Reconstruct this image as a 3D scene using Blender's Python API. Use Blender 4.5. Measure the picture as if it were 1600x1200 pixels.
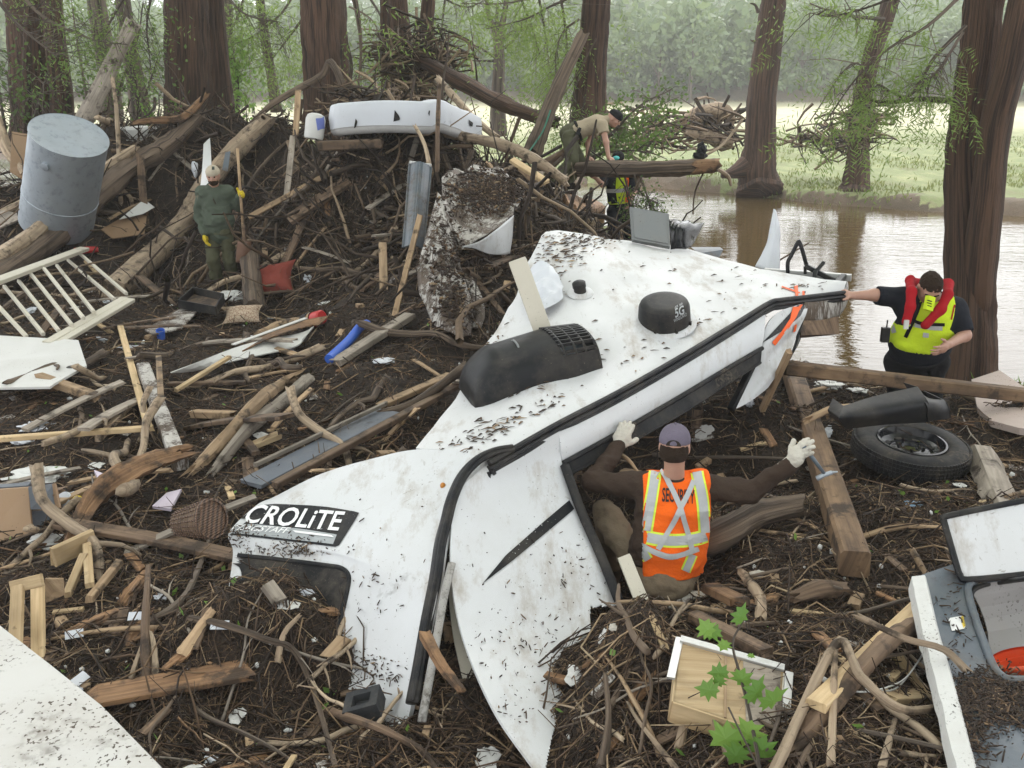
import bpy, math, random
import numpy as np
from mathutils import Vector, Matrix
from mathutils.bvhtree import BVHTree

S = bpy.context.scene
for o in list(bpy.data.objects):
    bpy.data.objects.remove(o)
COL = S.collection
R = math.radians
rnd = random.Random(7)
rng = np.random.default_rng(7)

# ------------------------------------------------------------ camera
CZ, PIT, LENS = 3.1, R(17.1), 35.0
FPX = 1600 * LENS / 36.0
cam = bpy.data.objects.new('camera', bpy.data.cameras.new('camera'))
COL.objects.link(cam)
cam.location = (0, 0, CZ)
cam.rotation_euler = (R(90) - PIT, 0, 0)
cam.data.lens, cam.data.sensor_width = LENS, 36.0
cam.data.clip_end = 3000
S.camera = cam

# ------------------------------------------------------------ sky, sun, exposure (bright overcast)
W = bpy.data.worlds.new('World')
S.world = W
W.use_nodes = True
wn = W.node_tree
bgn = wn.nodes['Background']
sky = wn.nodes.new('ShaderNodeTexSky')
sky.sky_type = 'NISHITA'
sky.sun_disc = False
sky.sun_elevation, sky.sun_rotation = R(52), R(15)
sky.air_density, sky.dust_density, sky.ozone_density = 1.0, 6.0, 1.0
hsv = wn.nodes.new('ShaderNodeHueSaturation')
hsv.inputs['Saturation'].default_value = 0.14
wn.links.new(sky.outputs[0], hsv.inputs['Color'])
mixw = wn.nodes.new('ShaderNodeMix'); mixw.data_type = 'RGBA'
mixw.inputs[0].default_value = 0.7
mixw.inputs[7].default_value = (6.2, 6.35, 6.5, 1)      # even cloud deck
wn.links.new(hsv.outputs[0], mixw.inputs[6])
wn.links.new(mixw.outputs[2], bgn.inputs['Color'])
bgn.inputs['Strength'].default_value = 0.15
sl = bpy.data.lights.new('sun', 'SUN')
sl.energy, sl.angle, sl.color = 0.6, R(25), (1.0, 0.96, 0.9)
sun = bpy.data.objects.new('sun', sl)
COL.objects.link(sun)
sun.rotation_euler = (R(-38), 0, R(-15))
S.view_settings.view_transform = 'Standard'
S.view_settings.look = 'None'
S.view_settings.gamma = 1
S.view_settings.exposure = 1.45
S.cycles.volume_bounces = 5
S.view_settings.use_curve_mapping = False

# ------------------------------------------------------------ rays: photo pixel -> place
cp, sp = math.cos(PIT), math.sin(PIT)
def ray(px, py):
    a, b = (px - 800) / FPX, (600 - py) / FPX
    return np.array([a, cp + b * sp, -sp + b * cp])
def P(px, py, Y):
    d = ray(px, py)
    t = Y / d[1]
    return np.array([d[0] * t, Y, CZ + d[2] * t])
def Pz(px, py, z):
    d = ray(px, py)
    t = (z - CZ) / d[2]
    return np.array([d[0] * t, d[1] * t, z])
def unit(v):
    v = np.asarray(v, float)
    return v / (np.linalg.norm(v) + 1e-12)
def sstep(a, b, x):
    t = np.clip((x - a) / (b - a), 0, 1)
    return t * t * (3 - 2 * t)

# ------------------------------------------------------------ noise
def _h(i, j, k, s):
    n = (i * 374761393 + j * 668265263 + k * 1274126177 + s * 974711) & 0x7fffffff
    n = ((n ^ (n >> 13)) * 1103515245) & 0x7fffffff
    n = ((n ^ (n >> 16)) * 12345653) & 0x7fffffff
    return (n & 0xffff) / 65535.0 * 2 - 1
def n2(x, y, s=0):
    x, y = np.asarray(x, float), np.asarray(y, float)
    i, j = np.floor(x).astype(np.int64), np.floor(y).astype(np.int64)
    u, v = x - i, y - j
    u, v = u * u * (3 - 2 * u), v * v * (3 - 2 * v)
    a = _h(i, j, 0, s) * (1 - u) + _h(i + 1, j, 0, s) * u
    b = _h(i, j + 1, 0, s) * (1 - u) + _h(i + 1, j + 1, 0, s) * u
    return a * (1 - v) + b * v
def n3(p, s=0):
    i = np.floor(p).astype(np.int64)
    f = p - i
    f = f * f * (3 - 2 * f)
    r = 0
    for a in (0, 1):
        for b in (0, 1):
            for c in (0, 1):
                w = (f[..., 0] if a else 1 - f[..., 0]) * (f[..., 1] if b else 1 - f[..., 1]) * (f[..., 2] if c else 1 - f[..., 2])
                r = r + w * _h(i[..., 0] + a, i[..., 1] + b, i[..., 2] + c, s)
    return r

# ------------------------------------------------------------ the lie of the land
WATER = -0.35
def river(x, y):
    xl = 3.15 + 0.25 * np.sin(y * 0.6) - np.maximum(0, y - 22) * 6
    yf = 10.4 + 0.25 * np.sin(x * 1.1) - 0.02 * x
    yb = 34.9 - 0.72 * (x - 1) + 0.7 * np.sin(x * 0.45) + 0.35 * n2(x * 0.9, y * 0.2, 5)
    yb = np.maximum(yb, 9 + 0 * x)
    return np.minimum(np.minimum(x - xl, y - yf), np.minimum(yb - y, 60 - np.abs(x)))
def gs(x, y, cx, cy, sx, sy):
    return np.exp(-((x - cx) / sx) ** 2 / 2 - ((y - cy) / sy) ** 2 / 2)
def debris_mask(x, y):
    m = 1 - sstep(17.5, 20, y + 0.8 * n2(x * 0.5, y * 0.5, 3))
    m = m * (1 - sstep(3.0, 4.6, x) * sstep(8.6, 10.0, y))
    return m
def hgt(x, y):
    x, y = np.asarray(x, float), np.asarray(y, float)
    db = debris_mask(x, y)
    z = 0.30 * db
    z = z + 0.32 * sstep(0.2, 1.6, x) * (1 - sstep(7.4, 8.3, y))
    z = z + 0.16 * sstep(5.5, 8, y) * (1 - sstep(11, 13, y)) * (1 - sstep(-1.2, 0.6, x))
    z = z - 0.14 * gs(x, y, -0.6, 4.2, 0.9, 0.7)
    z = z - 0.38 * gs(x, y, 0.75, 5.3, 0.42, 0.5) - 0.25 * gs(x, y, 1.2, 6.4, 0.8, 0.6)
    z = z + 0.40 * gs(x, y, 0.56, 4.25, 0.20, 0.25)
    z = z - 0.36 * gs(x, y, 2.35, 3.75, 0.42, 0.42) - 0.16 * gs(x, y, 0.08, 3.55, 0.25, 0.35)
    z = z - 0.40 * gs(x, y, 3.15, 8.0, 0.45, 0.28) + 0.40 * gs(x, y, -1.3, 4.66, 0.48, 0.26)
    sxa = np.where(x < -1.9, 1.35, 1.35)
    z = z + 1.95 * np.exp(-((x + 1.9) / sxa) ** 2 / 2) * np.exp(-((y - 14.2) / np.where(y < 14.2, 0.95, 1.2)) ** 2 / 2)
    z = z + 1.95 * gs(x, y, -4.6, 17.0, 2.3, 1.0)
    z = z + 0.85 * gs(x, y, -7.2, 15.8, 1.6, 1.1)
    z = z + 1.15 * gs(x, y, 0.35, 11.7, 1.0, 1.0) + 0.75 * gs(x, y, 0.45, 14.5, 0.8, 0.8)
    z = z + 0.5 * gs(x, y, -0.6, 9.8, 0.8, 1.0)
    z = z - 0.42 * gs(x, y, -4.2, 14.1, 0.9, 0.8)
    z = z + db * (0.10 * n2(x * 1.1, y * 1.1, 1) + 0.06 * n2(x * 3.1, y * 3.1, 2) + 0.035 * n2(x * 8, y * 8, 4))
    z = z + db * np.clip(z - 0.5, 0, 1.5) * (0.22 * n2(x * 1.9, y * 1.9, 8) + 0.14 * n2(x * 5.1, y * 5.1, 9))
    z = z + (1 - db) * (0.07 * n2(x * 0.35, y * 0.35, 6) + 0.03 * n2(x * 1.7, y * 1.7, 7))
    far = sstep(118, 132, y)
    ridge = 11.5 + 6 * sstep(-40, 60, x) + 2.5 * n2(x * 0.012, y * 0.01, 11)
    z = z + far * 2.2 + sstep(130, 330, y) * (ridge + 2.5 * n2(x * 0.03, y * 0.03, 12))
    r = river(x, y)
    s = sstep(-0.9, 0.9, r)
    return z * (1 - s) + (-0.95) * s
_T = np.concatenate([np.linspace(2.0, 24, 900), np.geomspace(24.05, 600, 700)])
def G(px, py, lift=0.0):
    d = ray(px, py)
    pts = d[None, :] * _T[:, None]
    zz = CZ + pts[:, 2]
    below = zz < hgt(pts[:, 0], pts[:, 1])
    i = int(np.argmax(below)) if below.any() else len(_T) - 1
    p = pts[i].copy()
    p[2] = float(hgt(p[0], p[1])) + lift
    return p
def on(x, y, lift=0.0):
    return np.array([x, y, float(hgt(x, y)) + lift])

# ------------------------------------------------------------ meshes
class MB:
    """collects shapes into one mesh; gr = (along, around, seed) for the grain"""
    def __init__(self):
        self.V, self.F, self.M, self.A, self.T, self.n = [], [], [], [], [], 0
    def add(self, V, F, mi=0, gr=None, tint=None):
        V = np.asarray(V, float).reshape(-1, 3)
        self.V.append(V)
        self.F += [tuple(int(i) + self.n for i in f) for f in F]
        self.M += [mi] * len(F)
        self.A.append(np.asarray(gr, float).reshape(-1, 3) if gr is not None else V.copy())
        self.T.append(np.full(len(V), rnd.random()) if tint is None else np.full(len(V), tint))
        self.n += len(V)
        return self
    def box(self, c, size, rot=None, mi=0):
        s = np.asarray(size, float) / 2
        V = np.array([[a, b, d] for a in (-1, 1) for b in (-1, 1) for d in (-1, 1)], float) * s
        if rot is not None:
            V = V @ np.asarray(rot).T
        return self.add(V + np.asarray(c), [(0, 1, 3, 2), (4, 6, 7, 5), (0, 4, 5, 1), (2, 3, 7, 6), (0, 2, 6, 4), (1, 5, 7, 3)], mi)
    def tube(self, pts, rad, n=8, sub=1, rough=0.0, cap=True, flat=1.0, up=None, mi=0, jag=0.0, ridge=0.0, flare=0.0, lump=0.0):
        pts = np.asarray(pts, float)
        rad = np.full(len(pts), float(rad)) if np.isscalar(rad) else np.asarray(rad, float)
        if sub > 1 and len(pts) > 1:
            pts, rad = crom(pts, sub), np.interp(np.linspace(0, len(rad) - 1, (len(rad) - 1) * sub + 1), np.arange(len(rad)), rad)
        m = len(pts)
        T = np.gradient(pts, axis=0)
        T /= np.linalg.norm(T, axis=1)[:, None] + 1e-12
        u = np.asarray(up, float) if up is not None else (np.array([0, 0, 1.0]) if abs(T[0][2]) < 0.9 else np.array([1.0, 0, 0]))
        ang = np.arange(n) * 2 * math.pi / n
        seed = rnd.random() * 50
        rr = 1 + ridge * np.array([rnd.uniform(-1, 1) for _ in range(n)])
        Vs, As = [], []
        s = 0
        for i in range(m):
            if i:
                s += np.linalg.norm(pts[i] - pts[i - 1])
            x = unit(np.cross(T[i], u))
            u = unit(np.cross(x, T[i]))
            k = rr.copy()
            if flare:
                q = max(0, 1 - i / (m * 0.3))
                k = k + flare * q * q * (0.6 + 0.4 * np.cos(ang * 5 + seed))
            if rough:
                k = k + rough * np.array([rnd.uniform(-1, 1) for _ in range(n)])
            if lump: k = k * (1 + lump * n2(np.cos(ang) * 1.3 + seed, np.sin(ang) * 1.3 + s * 3.5, 3) + .6 * lump * n2(np.cos(ang) * 3 + seed, np.sin(ang) * 3 + s * 9, 4))
            r = rad[i] * k
            Vs.append(pts[i] + np.outer(np.cos(ang) * r, x) + np.outer(np.sin(ang) * r * flat, u))
            As.append(np.stack([np.full(n, s), np.abs(ang - math.pi) * max(rad.max(), .004), np.full(n, seed)], 1))
        V, A = np.concatenate(Vs), np.concatenate(As)
        F = [(i * n + j, i * n + (j + 1) % n, (i + 1) * n + (j + 1) % n, (i + 1) * n + j) for i in range(m - 1) for j in range(n)]
        if cap:
            for e, sg in ((0, -1), (m - 1, 1)):
                if jag:
                    for j in range(n):
                        V[e * n + j] += sg * T[e] * rnd.uniform(-1, 1) * jag
                V = np.vstack([V, pts[e] + sg * T[e] * rad[e] * 0.12 + (sg * T[e] * jag * rnd.uniform(-.8, .3))])
                A = np.vstack([A, [A[e * n][0], 0, seed]])
                c = len(V) - 1
                F += [(c, e * n + (j + 1) % n, e * n + j) if e == 0 else (c, e * n + j, e * n + (j + 1) % n) for j in range(n)]
        return self.add(V, F, mi, A)
    def plank(self, p0, p1, w, t, up=(0, 0, 1), seg=3, bend=0.0, jag=0.0, mi=0, twist=0.0):
        p0, p1 = np.asarray(p0, float), np.asarray(p1, float)
        d = unit(p1 - p0)
        L = np.linalg.norm(p1 - p0)
        x = unit(np.cross(d, np.asarray(up, float)))
        u = unit(np.cross(x, d))
        c = min(w, t) * 0.12
        prof = [(-w / 2 + c, -t / 2), (w / 2 - c, -t / 2), (w / 2, -t / 2 + c), (w / 2, t / 2 - c), (w / 2 - c, t / 2), (-w / 2 + c, t / 2), (-w / 2, t / 2 - c), (-w / 2, -t / 2 + c)]
        V, A = [], []
        seed = rnd.random() * 50
        for i in range(seg + 1):
            q = i / seg
            a = twist * (q - .5)
            xx, uu = x * math.cos(a) + u * math.sin(a), u * math.cos(a) - x * math.sin(a)
            for k, (a0, b0) in enumerate(prof):
                e = 0
                if jag and i in (0, seg):
                    e = rnd.uniform(-1, 0.2) * jag * (-1 if i == 0 else 1)
                V.append(p0 + d * (L * q + e) + u * bend * math.sin(math.pi * q) + xx * a0 + uu * b0)
                A.append((L * q, a0 + (0.3 * b0 if abs(b0) > t * .3 else b0), seed))
        F = [(i * 8 + k, i * 8 + (k + 1) % 8, (i + 1) * 8 + (k + 1) % 8, (i + 1) * 8 + k) for i in range(seg) for k in range(8)]
        F += [tuple(range(7, -1, -1)), tuple(seg * 8 + k for k in range(8))]
        return self.add(V, F, mi, A)
    def lathe(self, prof, c, axis=(0, 0, 1), n=32, mi=0, x0=None, close=False):
        ax = unit(axis)
        x = unit(np.cross(ax, (0.3, 1, 0.1))) if x0 is None else unit(np.asarray(x0) - ax * np.dot(x0, ax))
        y = np.cross(ax, x)
        V = [np.asarray(c) + ax * z + (x * math.cos(2 * math.pi * j / n) + y * math.sin(2 * math.pi * j / n)) * r for r, z in prof for j in range(n)]
        m = len(prof)
        F = [(i * n + j, i * n + (j + 1) % n, (i + 1) * n + (j + 1) % n, (i + 1) * n + j) for i in range(m - 1) for j in range(n)]
        if close:
            F += [tuple(range(n - 1, -1, -1)), tuple((m - 1) * n + j for j in range(n))]
        return self.add(V, F, mi)
    def prism(self, poly, nrm, t, mi=0):
        poly = np.asarray(poly, float)
        n = len(poly)
        V = np.vstack([poly, poly + unit(nrm) * t])
        return self.add(V, [tuple(range(n - 1, -1, -1)), tuple(n + i for i in range(n))] + [(i, (i + 1) % n, n + (i + 1) % n, n + i) for i in range(n)], mi)
    def sheet(self, g, th=0.004, mi=0):
        """grid (rows, cols, 3) -> thin solid sheet"""
        g = np.asarray(g, float)
        r, c, _ = g.shape
        du, dv = np.gradient(g, axis=1), np.gradient(g, axis=0)
        nn = np.cross(du, dv)
        if (nn * (np.array([0, 0, CZ]) - g)).sum() < 0:      # outer face = the one that shows
            g = g[:, ::-1]; nn = np.cross(np.gradient(g, axis=1), np.gradient(g, axis=0))
        nn /= np.linalg.norm(nn, axis=2)[..., None] + 1e-12
        V = np.vstack([g.reshape(-1, 3), (g - nn * th).reshape(-1, 3)])
        o = r * c
        I = lambda i, j: i * c + j
        F = []
        for i in range(r - 1):
            for j in range(c - 1):
                F.append((I(i, j), I(i, j + 1), I(i + 1, j + 1), I(i + 1, j)))
                F.append((o + I(i, j), o + I(i + 1, j), o + I(i + 1, j + 1), o + I(i, j + 1)))
        for j in range(c - 1):
            F.append((I(0, j), o + I(0, j), o + I(0, j + 1), I(0, j + 1)))
            F.append((I(r - 1, j), I(r - 1, j + 1), o + I(r - 1, j + 1), o + I(r - 1, j)))
        for i in range(r - 1):
            F.append((I(i, 0), I(i + 1, 0), o + I(i + 1, 0), o + I(i, 0)))
            F.append((I(i, c - 1), o + I(i, c - 1), o + I(i + 1, c - 1), I(i + 1, c - 1)))
        return self.add(V, F, mi)
    def blob(self, c, rad, amp=0.2, freq=3.0, sub=2, seed=0, rot=None, mi=0):
        V, F = ICO[sub]
        k = 1 + amp * n3(V * freq * 0.5 + seed * 7.3, seed) + amp * .5 * n3(V * freq + seed * 3.1, seed + 1)
        V = V * k[:, None] * np.asarray(rad, float)
        if rot is not None:
            V = V @ np.asarray(rot).T
        return self.add(V + np.asarray(c), F, mi)
    def build(self, name, mats, parent=None, origin=None, smooth=False, auto=None):
        V = np.concatenate(self.V)
        par_o = getattr(parent, 'location', None)
        o0 = np.zeros(3)
        if parent is not None:
            q = parent
            while q is not None:
                o0 += np.array(q.location)
                q = q.parent
        if origin is None:
            if parent is not None:
                origin = o0
            else:
                origin = np.array([*((V.max(0) + V.min(0))[:2] / 2), V[:, 2].min()])
        origin = np.asarray(origin, float)
        me = bpy.data.meshes.new(name)
        me.from_pydata((V - origin).tolist(), [], self.F)
        a = me.attributes.new('gr', 'FLOAT_VECTOR', 'POINT')
        a.data.foreach_set('vector', np.concatenate(self.A).astype(np.float32).ravel())
        a = me.attributes.new('tint', 'FLOAT', 'POINT')
        a.data.foreach_set('value', np.concatenate(self.T).astype(np.float32))
        for m in (mats if isinstance(mats, (list, tuple)) else [mats]):
            me.materials.append(m)
        me.polygons.foreach_set('material_index', self.M)
        if smooth:
            me.polygons.foreach_set('use_smooth', [True] * len(me.polygons))
            if auto:
                me.set_sharp_from_angle(angle=R(auto))
        me.update()
        ob = bpy.data.objects.new(name, me)
        COL.objects.link(ob)
        ob.location = origin - o0 if parent is not None else origin
        if parent is not None:
            ob.parent = parent
        return ob

def crom(P_, sub):
    P_ = np.asarray(P_, float)
    Q = np.vstack([2 * P_[0] - P_[1], P_, 2 * P_[-1] - P_[-2]])
    out = []
    for i in range(len(P_) - 1):
        a, b, c, d = Q[i:i + 4]
        for k in range(sub):
            t = k / sub
            out.append(.5 * (2 * b + (c - a) * t + (2 * a - 5 * b + 4 * c - d) * t * t + (3 * b - a - 3 * c + d) * t ** 3))
    out.append(P_[-1])
    return np.array(out)
def patch(rows, su, sv):
    """control grid (rows, cols, 3) -> smooth fine grid"""
    g = np.array([crom(np.array(r), su) for r in rows])
    return np.stack([crom(g[:, j], sv) for j in range(g.shape[1])], 1)
def _ico():
    t = (1 + 5 ** .5) / 2
    V = np.array([(-1, t, 0), (1, t, 0), (-1, -t, 0), (1, -t, 0), (0, -1, t), (0, 1, t), (0, -1, -t), (0, 1, -t), (t, 0, -1), (t, 0, 1), (-t, 0, -1), (-t, 0, 1)], float)
    V /= np.linalg.norm(V[0])
    F = [(0, 11, 5), (0, 5, 1), (0, 1, 7), (0, 7, 10), (0, 10, 11), (1, 5, 9), (5, 11, 4), (11, 10, 2), (10, 7, 6), (7, 1, 8), (3, 9, 4), (3, 4, 2), (3, 2, 6), (3, 6, 8), (3, 8, 9), (4, 9, 5), (2, 4, 11), (6, 2, 10), (8, 6, 7), (9, 8, 1)]
    res = {0: (V, F)}
    for lv in range(1, 5):
        V = list(map(tuple, V)); mid = {}; nF = []
        def m(a, b):
            k = (min(a, b), max(a, b))
            if k not in mid:
                p = np.array(V[a]) + np.array(V[b]); V.append(tuple(p / np.linalg.norm(p))); mid[k] = len(V) - 1
            return mid[k]
        for a, b, c in F:
            x, y, z = m(a, b), m(b, c), m(c, a)
            nF += [(a, x, z), (b, y, x), (c, z, y), (x, y, z)]
        V, F = np.array(V), nF
        res[lv] = (V, F)
    return res
ICO = _ico()
def big(name, V, F, mat, tint=None, kind=None, label=None, cat=None, smooth=False, parent=None, gr=None, col=None):
    """large mesh from arrays (quads or triangles)"""
    me = bpy.data.meshes.new(name)
    V = np.asarray(V, np.float32); F = np.asarray(F, np.int32)
    k = F.shape[1]
    me.vertices.add(len(V)); me.vertices.foreach_set('co', V.ravel())
    me.loops.add(F.size); me.loops.foreach_set('vertex_index', F.ravel())
    me.polygons.add(len(F)); me.polygons.foreach_set('loop_start', np.arange(len(F), dtype=np.int32) * k)
    if tint is not None:
        a = me.attributes.new('tint', 'FLOAT', 'POINT'); a.data.foreach_set('value', np.asarray(tint, np.float32))
    if gr is not None:
        a = me.attributes.new('gr', 'FLOAT_VECTOR', 'POINT'); a.data.foreach_set('vector', np.asarray(gr, np.float32).ravel())
    if col is not None:
        a = me.attributes.new('col', 'FLOAT_VECTOR', 'POINT'); a.data.foreach_set('vector', np.asarray(col, np.float32).ravel())
    me.update(calc_edges=True)
    if smooth:
        me.polygons.foreach_set('use_smooth', [True] * len(F))
    me.materials.append(mat)
    ob = bpy.data.objects.new(name, me); COL.objects.link(ob)
    if kind: ob['kind'] = kind
    if label: ob['label'] = label
    if cat: ob['category'] = cat
    if parent is not None: ob.parent = parent
    return ob
def tag(o, label, cat, group=None, kind=None):
    o['label'] = label; o['category'] = cat
    if group: o['group'] = group
    if kind: o['kind'] = kind
    return o
def thing(name, loc, label, cat, group=None):
    o = bpy.data.objects.new(name, None); COL.objects.link(o)
    o.empty_display_size = 0.1
    o.location = [float(v) for v in loc]
    return tag(o, label, cat, group)
def dup(o, parent=None):
    c = o.copy(); COL.objects.link(c)
    if parent is not None: c.parent = parent
    for ch in list(o.children): dup(ch, c)
    return c

_TX = {}
def text_vf(body, bold=0.0, shear=0.0):
    """outline lettering -> flat polygons in the unit square"""
    k = (body, bold, shear)
    if k in _TX: return _TX[k]
    cu = bpy.data.curves.new('t', 'FONT'); cu.body = body; cu.offset = bold; cu.shear = shear; cu.resolution_u = 3; cu.fill_mode = 'FRONT'
    ob = bpy.data.objects.new('t', cu); COL.objects.link(ob)
    me = bpy.data.meshes.new_from_object(ob.evaluated_get(bpy.context.evaluated_depsgraph_get()))
    V = np.array([v.co[:] for v in me.vertices]); F = [tuple(p.vertices) for p in me.polygons]
    bpy.data.objects.remove(ob); bpy.data.meshes.remove(me); bpy.data.curves.remove(cu)
    V = V[:, :2] - V[:, :2].min(0)
    _TX[k] = (V / V.max(0), F)
    return _TX[k]
for _a in (('ICROLiTE', .016), ('FLAGSTAFF', .012, .2), ('5G', .02), ('WINEGARD',), ('AIR 360',), ('SECURITY', .018), ('WARNING',)):
    text_vf(*_a)
# ------------------------------------------------------------ materials
class NT:
    def __init__(self, name):
        self.m = bpy.data.materials.new(name); self.m.use_nodes = True
        self.t = self.m.node_tree; self.b = self.t.nodes['Principled BSDF']
        self.out = self.t.nodes['Material Output']
    def n(self, typ, _out=0, **k):
        nd = self.t.nodes.new('ShaderNode' + typ)
        for a, v in k.items():
            if a in ('ins',):
                for s, w in v.items(): self.put(nd.inputs[s], w)
            else: setattr(nd, a, v)
        return nd.outputs[_out]
    def put(self, sock, w):
        if isinstance(w, bpy.types.NodeSocket): self.t.links.new(w, sock)
        else:
            if sock.type == 'RGBA' and len(w) == 3: w = (*w, 1)
            sock.default_value = w
    def set(self, **k):
        for a, v in k.items(): self.put(self.b.inputs[a.replace('_', ' ')], v)
        return self.m
    def obj(self): return self.n('TexCoord', 3)
    def gr(self): return self.n('Attribute', 1, attribute_name='gr')
    def tint(self): return self.n('Attribute', 2, attribute_name='tint')
    def orand(self): return self.n('ObjectInfo', 5)
    def scale(self, v, s): return self.n('VectorMath', operation='MULTIPLY', ins={0: v, 1: s})
    def noise(self, v, sc, det=3, rough=.55, o=0): return self.n('TexNoise', o, ins={'Vector': v, 'Scale': sc, 'Detail': det, 'Roughness': rough})
    def ramp(self, f, stops):
        nd = self.t.nodes.new('ShaderNodeValToRGB'); self.put(nd.inputs[0], f)
        el = nd.color_ramp.elements
        while len(el) < len(stops): el.new(.5)
        for e, (p, c) in zip(el, stops):
            e.position = p; e.color = (*c, 1) if not np.isscalar(c) else (c, c, c, 1)
        return nd.outputs[0]
    def mix(self, f, a, b, blend='MIX'):
        nd = self.t.nodes.new('ShaderNodeMix'); nd.data_type = 'RGBA'; nd.blend_type = blend
        self.put(nd.inputs[0], f); self.put(nd.inputs[6], a); self.put(nd.inputs[7], b)
        return nd.outputs[2]
    def mul(self, a, b): return self.n('Math', operation='MULTIPLY', ins={0: a, 1: b})
    def add(self, a, b): return self.n('Math', operation='ADD', ins={0: a, 1: b})
    def mr(self, v, a, b, c, d): return self.n('MapRange', ins={0: v, 1: a, 2: b, 3: c, 4: d})
    def bump(self, h, s=.3, d=.01): return self.n('Bump', ins={'Strength': s, 'Distance': d, 'Height': h})
    def vary(self, c, f, lo, hi):
        nd = self.t.nodes.new('ShaderNodeHueSaturation')
        self.put(nd.inputs['Color'], c); self.put(nd.inputs['Value'], self.mr(f, 0, 1, lo, hi)); return nd.outputs[0]
MUD = (.034, .022, .014)
def m_wood(name, c1, c2, mud=.45, grain=26, along=1.1, rough=.75, bump=.35, vlo=.75, vhi=1.2):
    t = NT(name); g = t.gr()
    gg = t.scale(g, (along, grain, 1))
    f = t.noise(gg, 1.6, 4, .6)
    c = t.ramp(f, [(.3, c1), (.52, tuple((a + b) / 2 for a, b in zip(c1, c2))), (.72, c2)])
    st = t.noise(t.scale(g, (1.6, 5, 1)), 2.2, 3)
    c = t.mix(t.mr(st, .45, .75, 0, .55), c, tuple(.35 * a for a in c1))
    ob = t.obj()
    mk = t.noise(ob, 5.5, 5, .65)
    c = t.mix(t.mr(mk, .70 - mud * .35, .80 - mud * .3, 0, .92), c, MUD)
    c = t.vary(c, t.orand(), vlo, vhi)
    t.set(Base_Color=c, Roughness=t.mr(mk, .3, .8, rough, rough + .15), Normal=t.bump(t.add(f, t.mul(mk, .6)), bump, .012))
    return t.m
def m_bark(name, c1, c2, mud=.3, grain=30, along=.7, bump=.8, dist=.04):
    t = NT(name); g = t.gr()
    f = t.noise(t.scale(g, (along, grain, 1)), 1.3, 5, .65)
    f2 = t.noise(t.scale(g, (along * .5, grain * .25, 1)), 1.2, 3)
    h = t.add(f, t.mul(f2, .8))
    c = t.ramp(h, [(.55, tuple(.3 * a for a in c1)), (.8, c1), (1.0, c2)])
    big_ = t.noise(t.scale(g, (.6, .6, 1)), 1.4, 2)
    c = t.vary(c, big_, .65, 1.35)
    mk = t.noise(t.obj(), 3.3, 4)
    c = t.mix(t.mr(mk, .72 - mud * .3, .85 - mud * .3, 0, .7), c, MUD)
    t.set(Base_Color=c, Roughness=.85, Normal=t.bump(h, bump, dist))
    return t.m
def m_paint(name, col, rough=.35, dirt=.3, speck=.3, scale=1.0, bump=.05, metal=0.0, dcol=MUD, vary=0.0, wear=None, coat=0.0, scratch=0):
    """painted / plastic surface with splatter and smears of mud"""
    t = NT(name); ob = t.obj()
    a = t.noise(ob, 2.2 * scale, 5, .68); b = t.noise(ob, 26 * scale, 3, .6); d = t.noise(ob, 75 * scale, 2, .5)
    c = col
    tone = t.noise(ob, 1.1 * scale, 3)
    c = t.mix(t.mr(tone, .3, .75, 0, .22), c, tuple(v * .72 for v in col))
    if wear: c = t.mix(t.mr(t.noise(ob, 9 * scale, 5, .7), .52, .66, 0, .8), c, wear)
    if dirt:
        k = t.mul(t.mr(a, .74 - dirt * .32, .86 - dirt * .25, 0, 1), t.mr(b, .42, .56, 0, 1))
        c = t.mix(k, c, dcol)
    if speck:
        k = t.mul(t.mr(d, .76 - speck * .14, .79 - speck * .14, 0, 1), t.mr(t.noise(ob, 4 * scale, 2), .42, .6, 0, 1))
        c = t.mix(k, c, dcol)
        film = t.mul(t.mr(t.noise(ob, 3.1 * scale, 6, .7), .45, .8, 0, 1), .35 * speck)
        c = t.mix(film, c, (.30, .25, .19))
    if scratch:
        sw = t.noise(t.scale(ob, (1, .22, .35)), 34, 3, .6); sw2 = t.noise(t.scale(ob, (.3, 1, .25)), 40, 3, .6); zone = t.noise(ob, 1.7, 3)
        k = t.mul(t.add(t.mr(sw, .66, .70, 0, .6), t.mr(sw2, .67, .71, 0, .6)), t.mr(zone, .45, .62, 0, 1))
        c = t.mix(k, c, (.22, .19, .16))
        sm = t.noise(t.scale(ob, (1.6, .7, .7)), 2.6, 7, .75)
        c = t.mix(t.mr(sm, .52, .70, 0, .7), c, (.27, .215, .155))
    if vary: c = t.vary(c, t.orand(), 1 - vary, 1 + vary)
    t.set(Base_Color=c, Roughness=t.mr(a, .3, .75, rough * .8, min(1, rough * 1.5)), Metallic=metal, Normal=t.bump(t.noise(ob, 12 * scale, 4), bump, .01))
    if max(col) < .06: t.b.inputs['Specular IOR Level'].default_value = .22
    if coat: t.b.inputs['Coat Weight'].default_value = coat
    return t.m
def m_cloth(name, col, wr=9.0, bump=.5, rough=.9, dirt=.25, weave=0):
    t = NT(name); ob = t.obj()
    w = t.noise(t.scale(ob, (1, 1, 1.6)), wr, 4, .6)
    c = t.mix(t.mr(t.noise(ob, 3, 4), .4, .75, 0, .5), col, tuple(v * .6 for v in col))
    if dirt: c = t.mix(t.mr(t.noise(ob, 7, 5, .65), .72 - dirt * .3, .85 - dirt * .25, 0, .75), c, (.07, .05, .036))
    t.set(Base_Color=c, Roughness=rough, Normal=t.bump(t.add(w, t.mul(t.noise(ob, wr * 3.5, 3), .4)), bump, .02))
    t.b.inputs['Specular IOR Level'].default_value = .2
    return t.m
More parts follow.
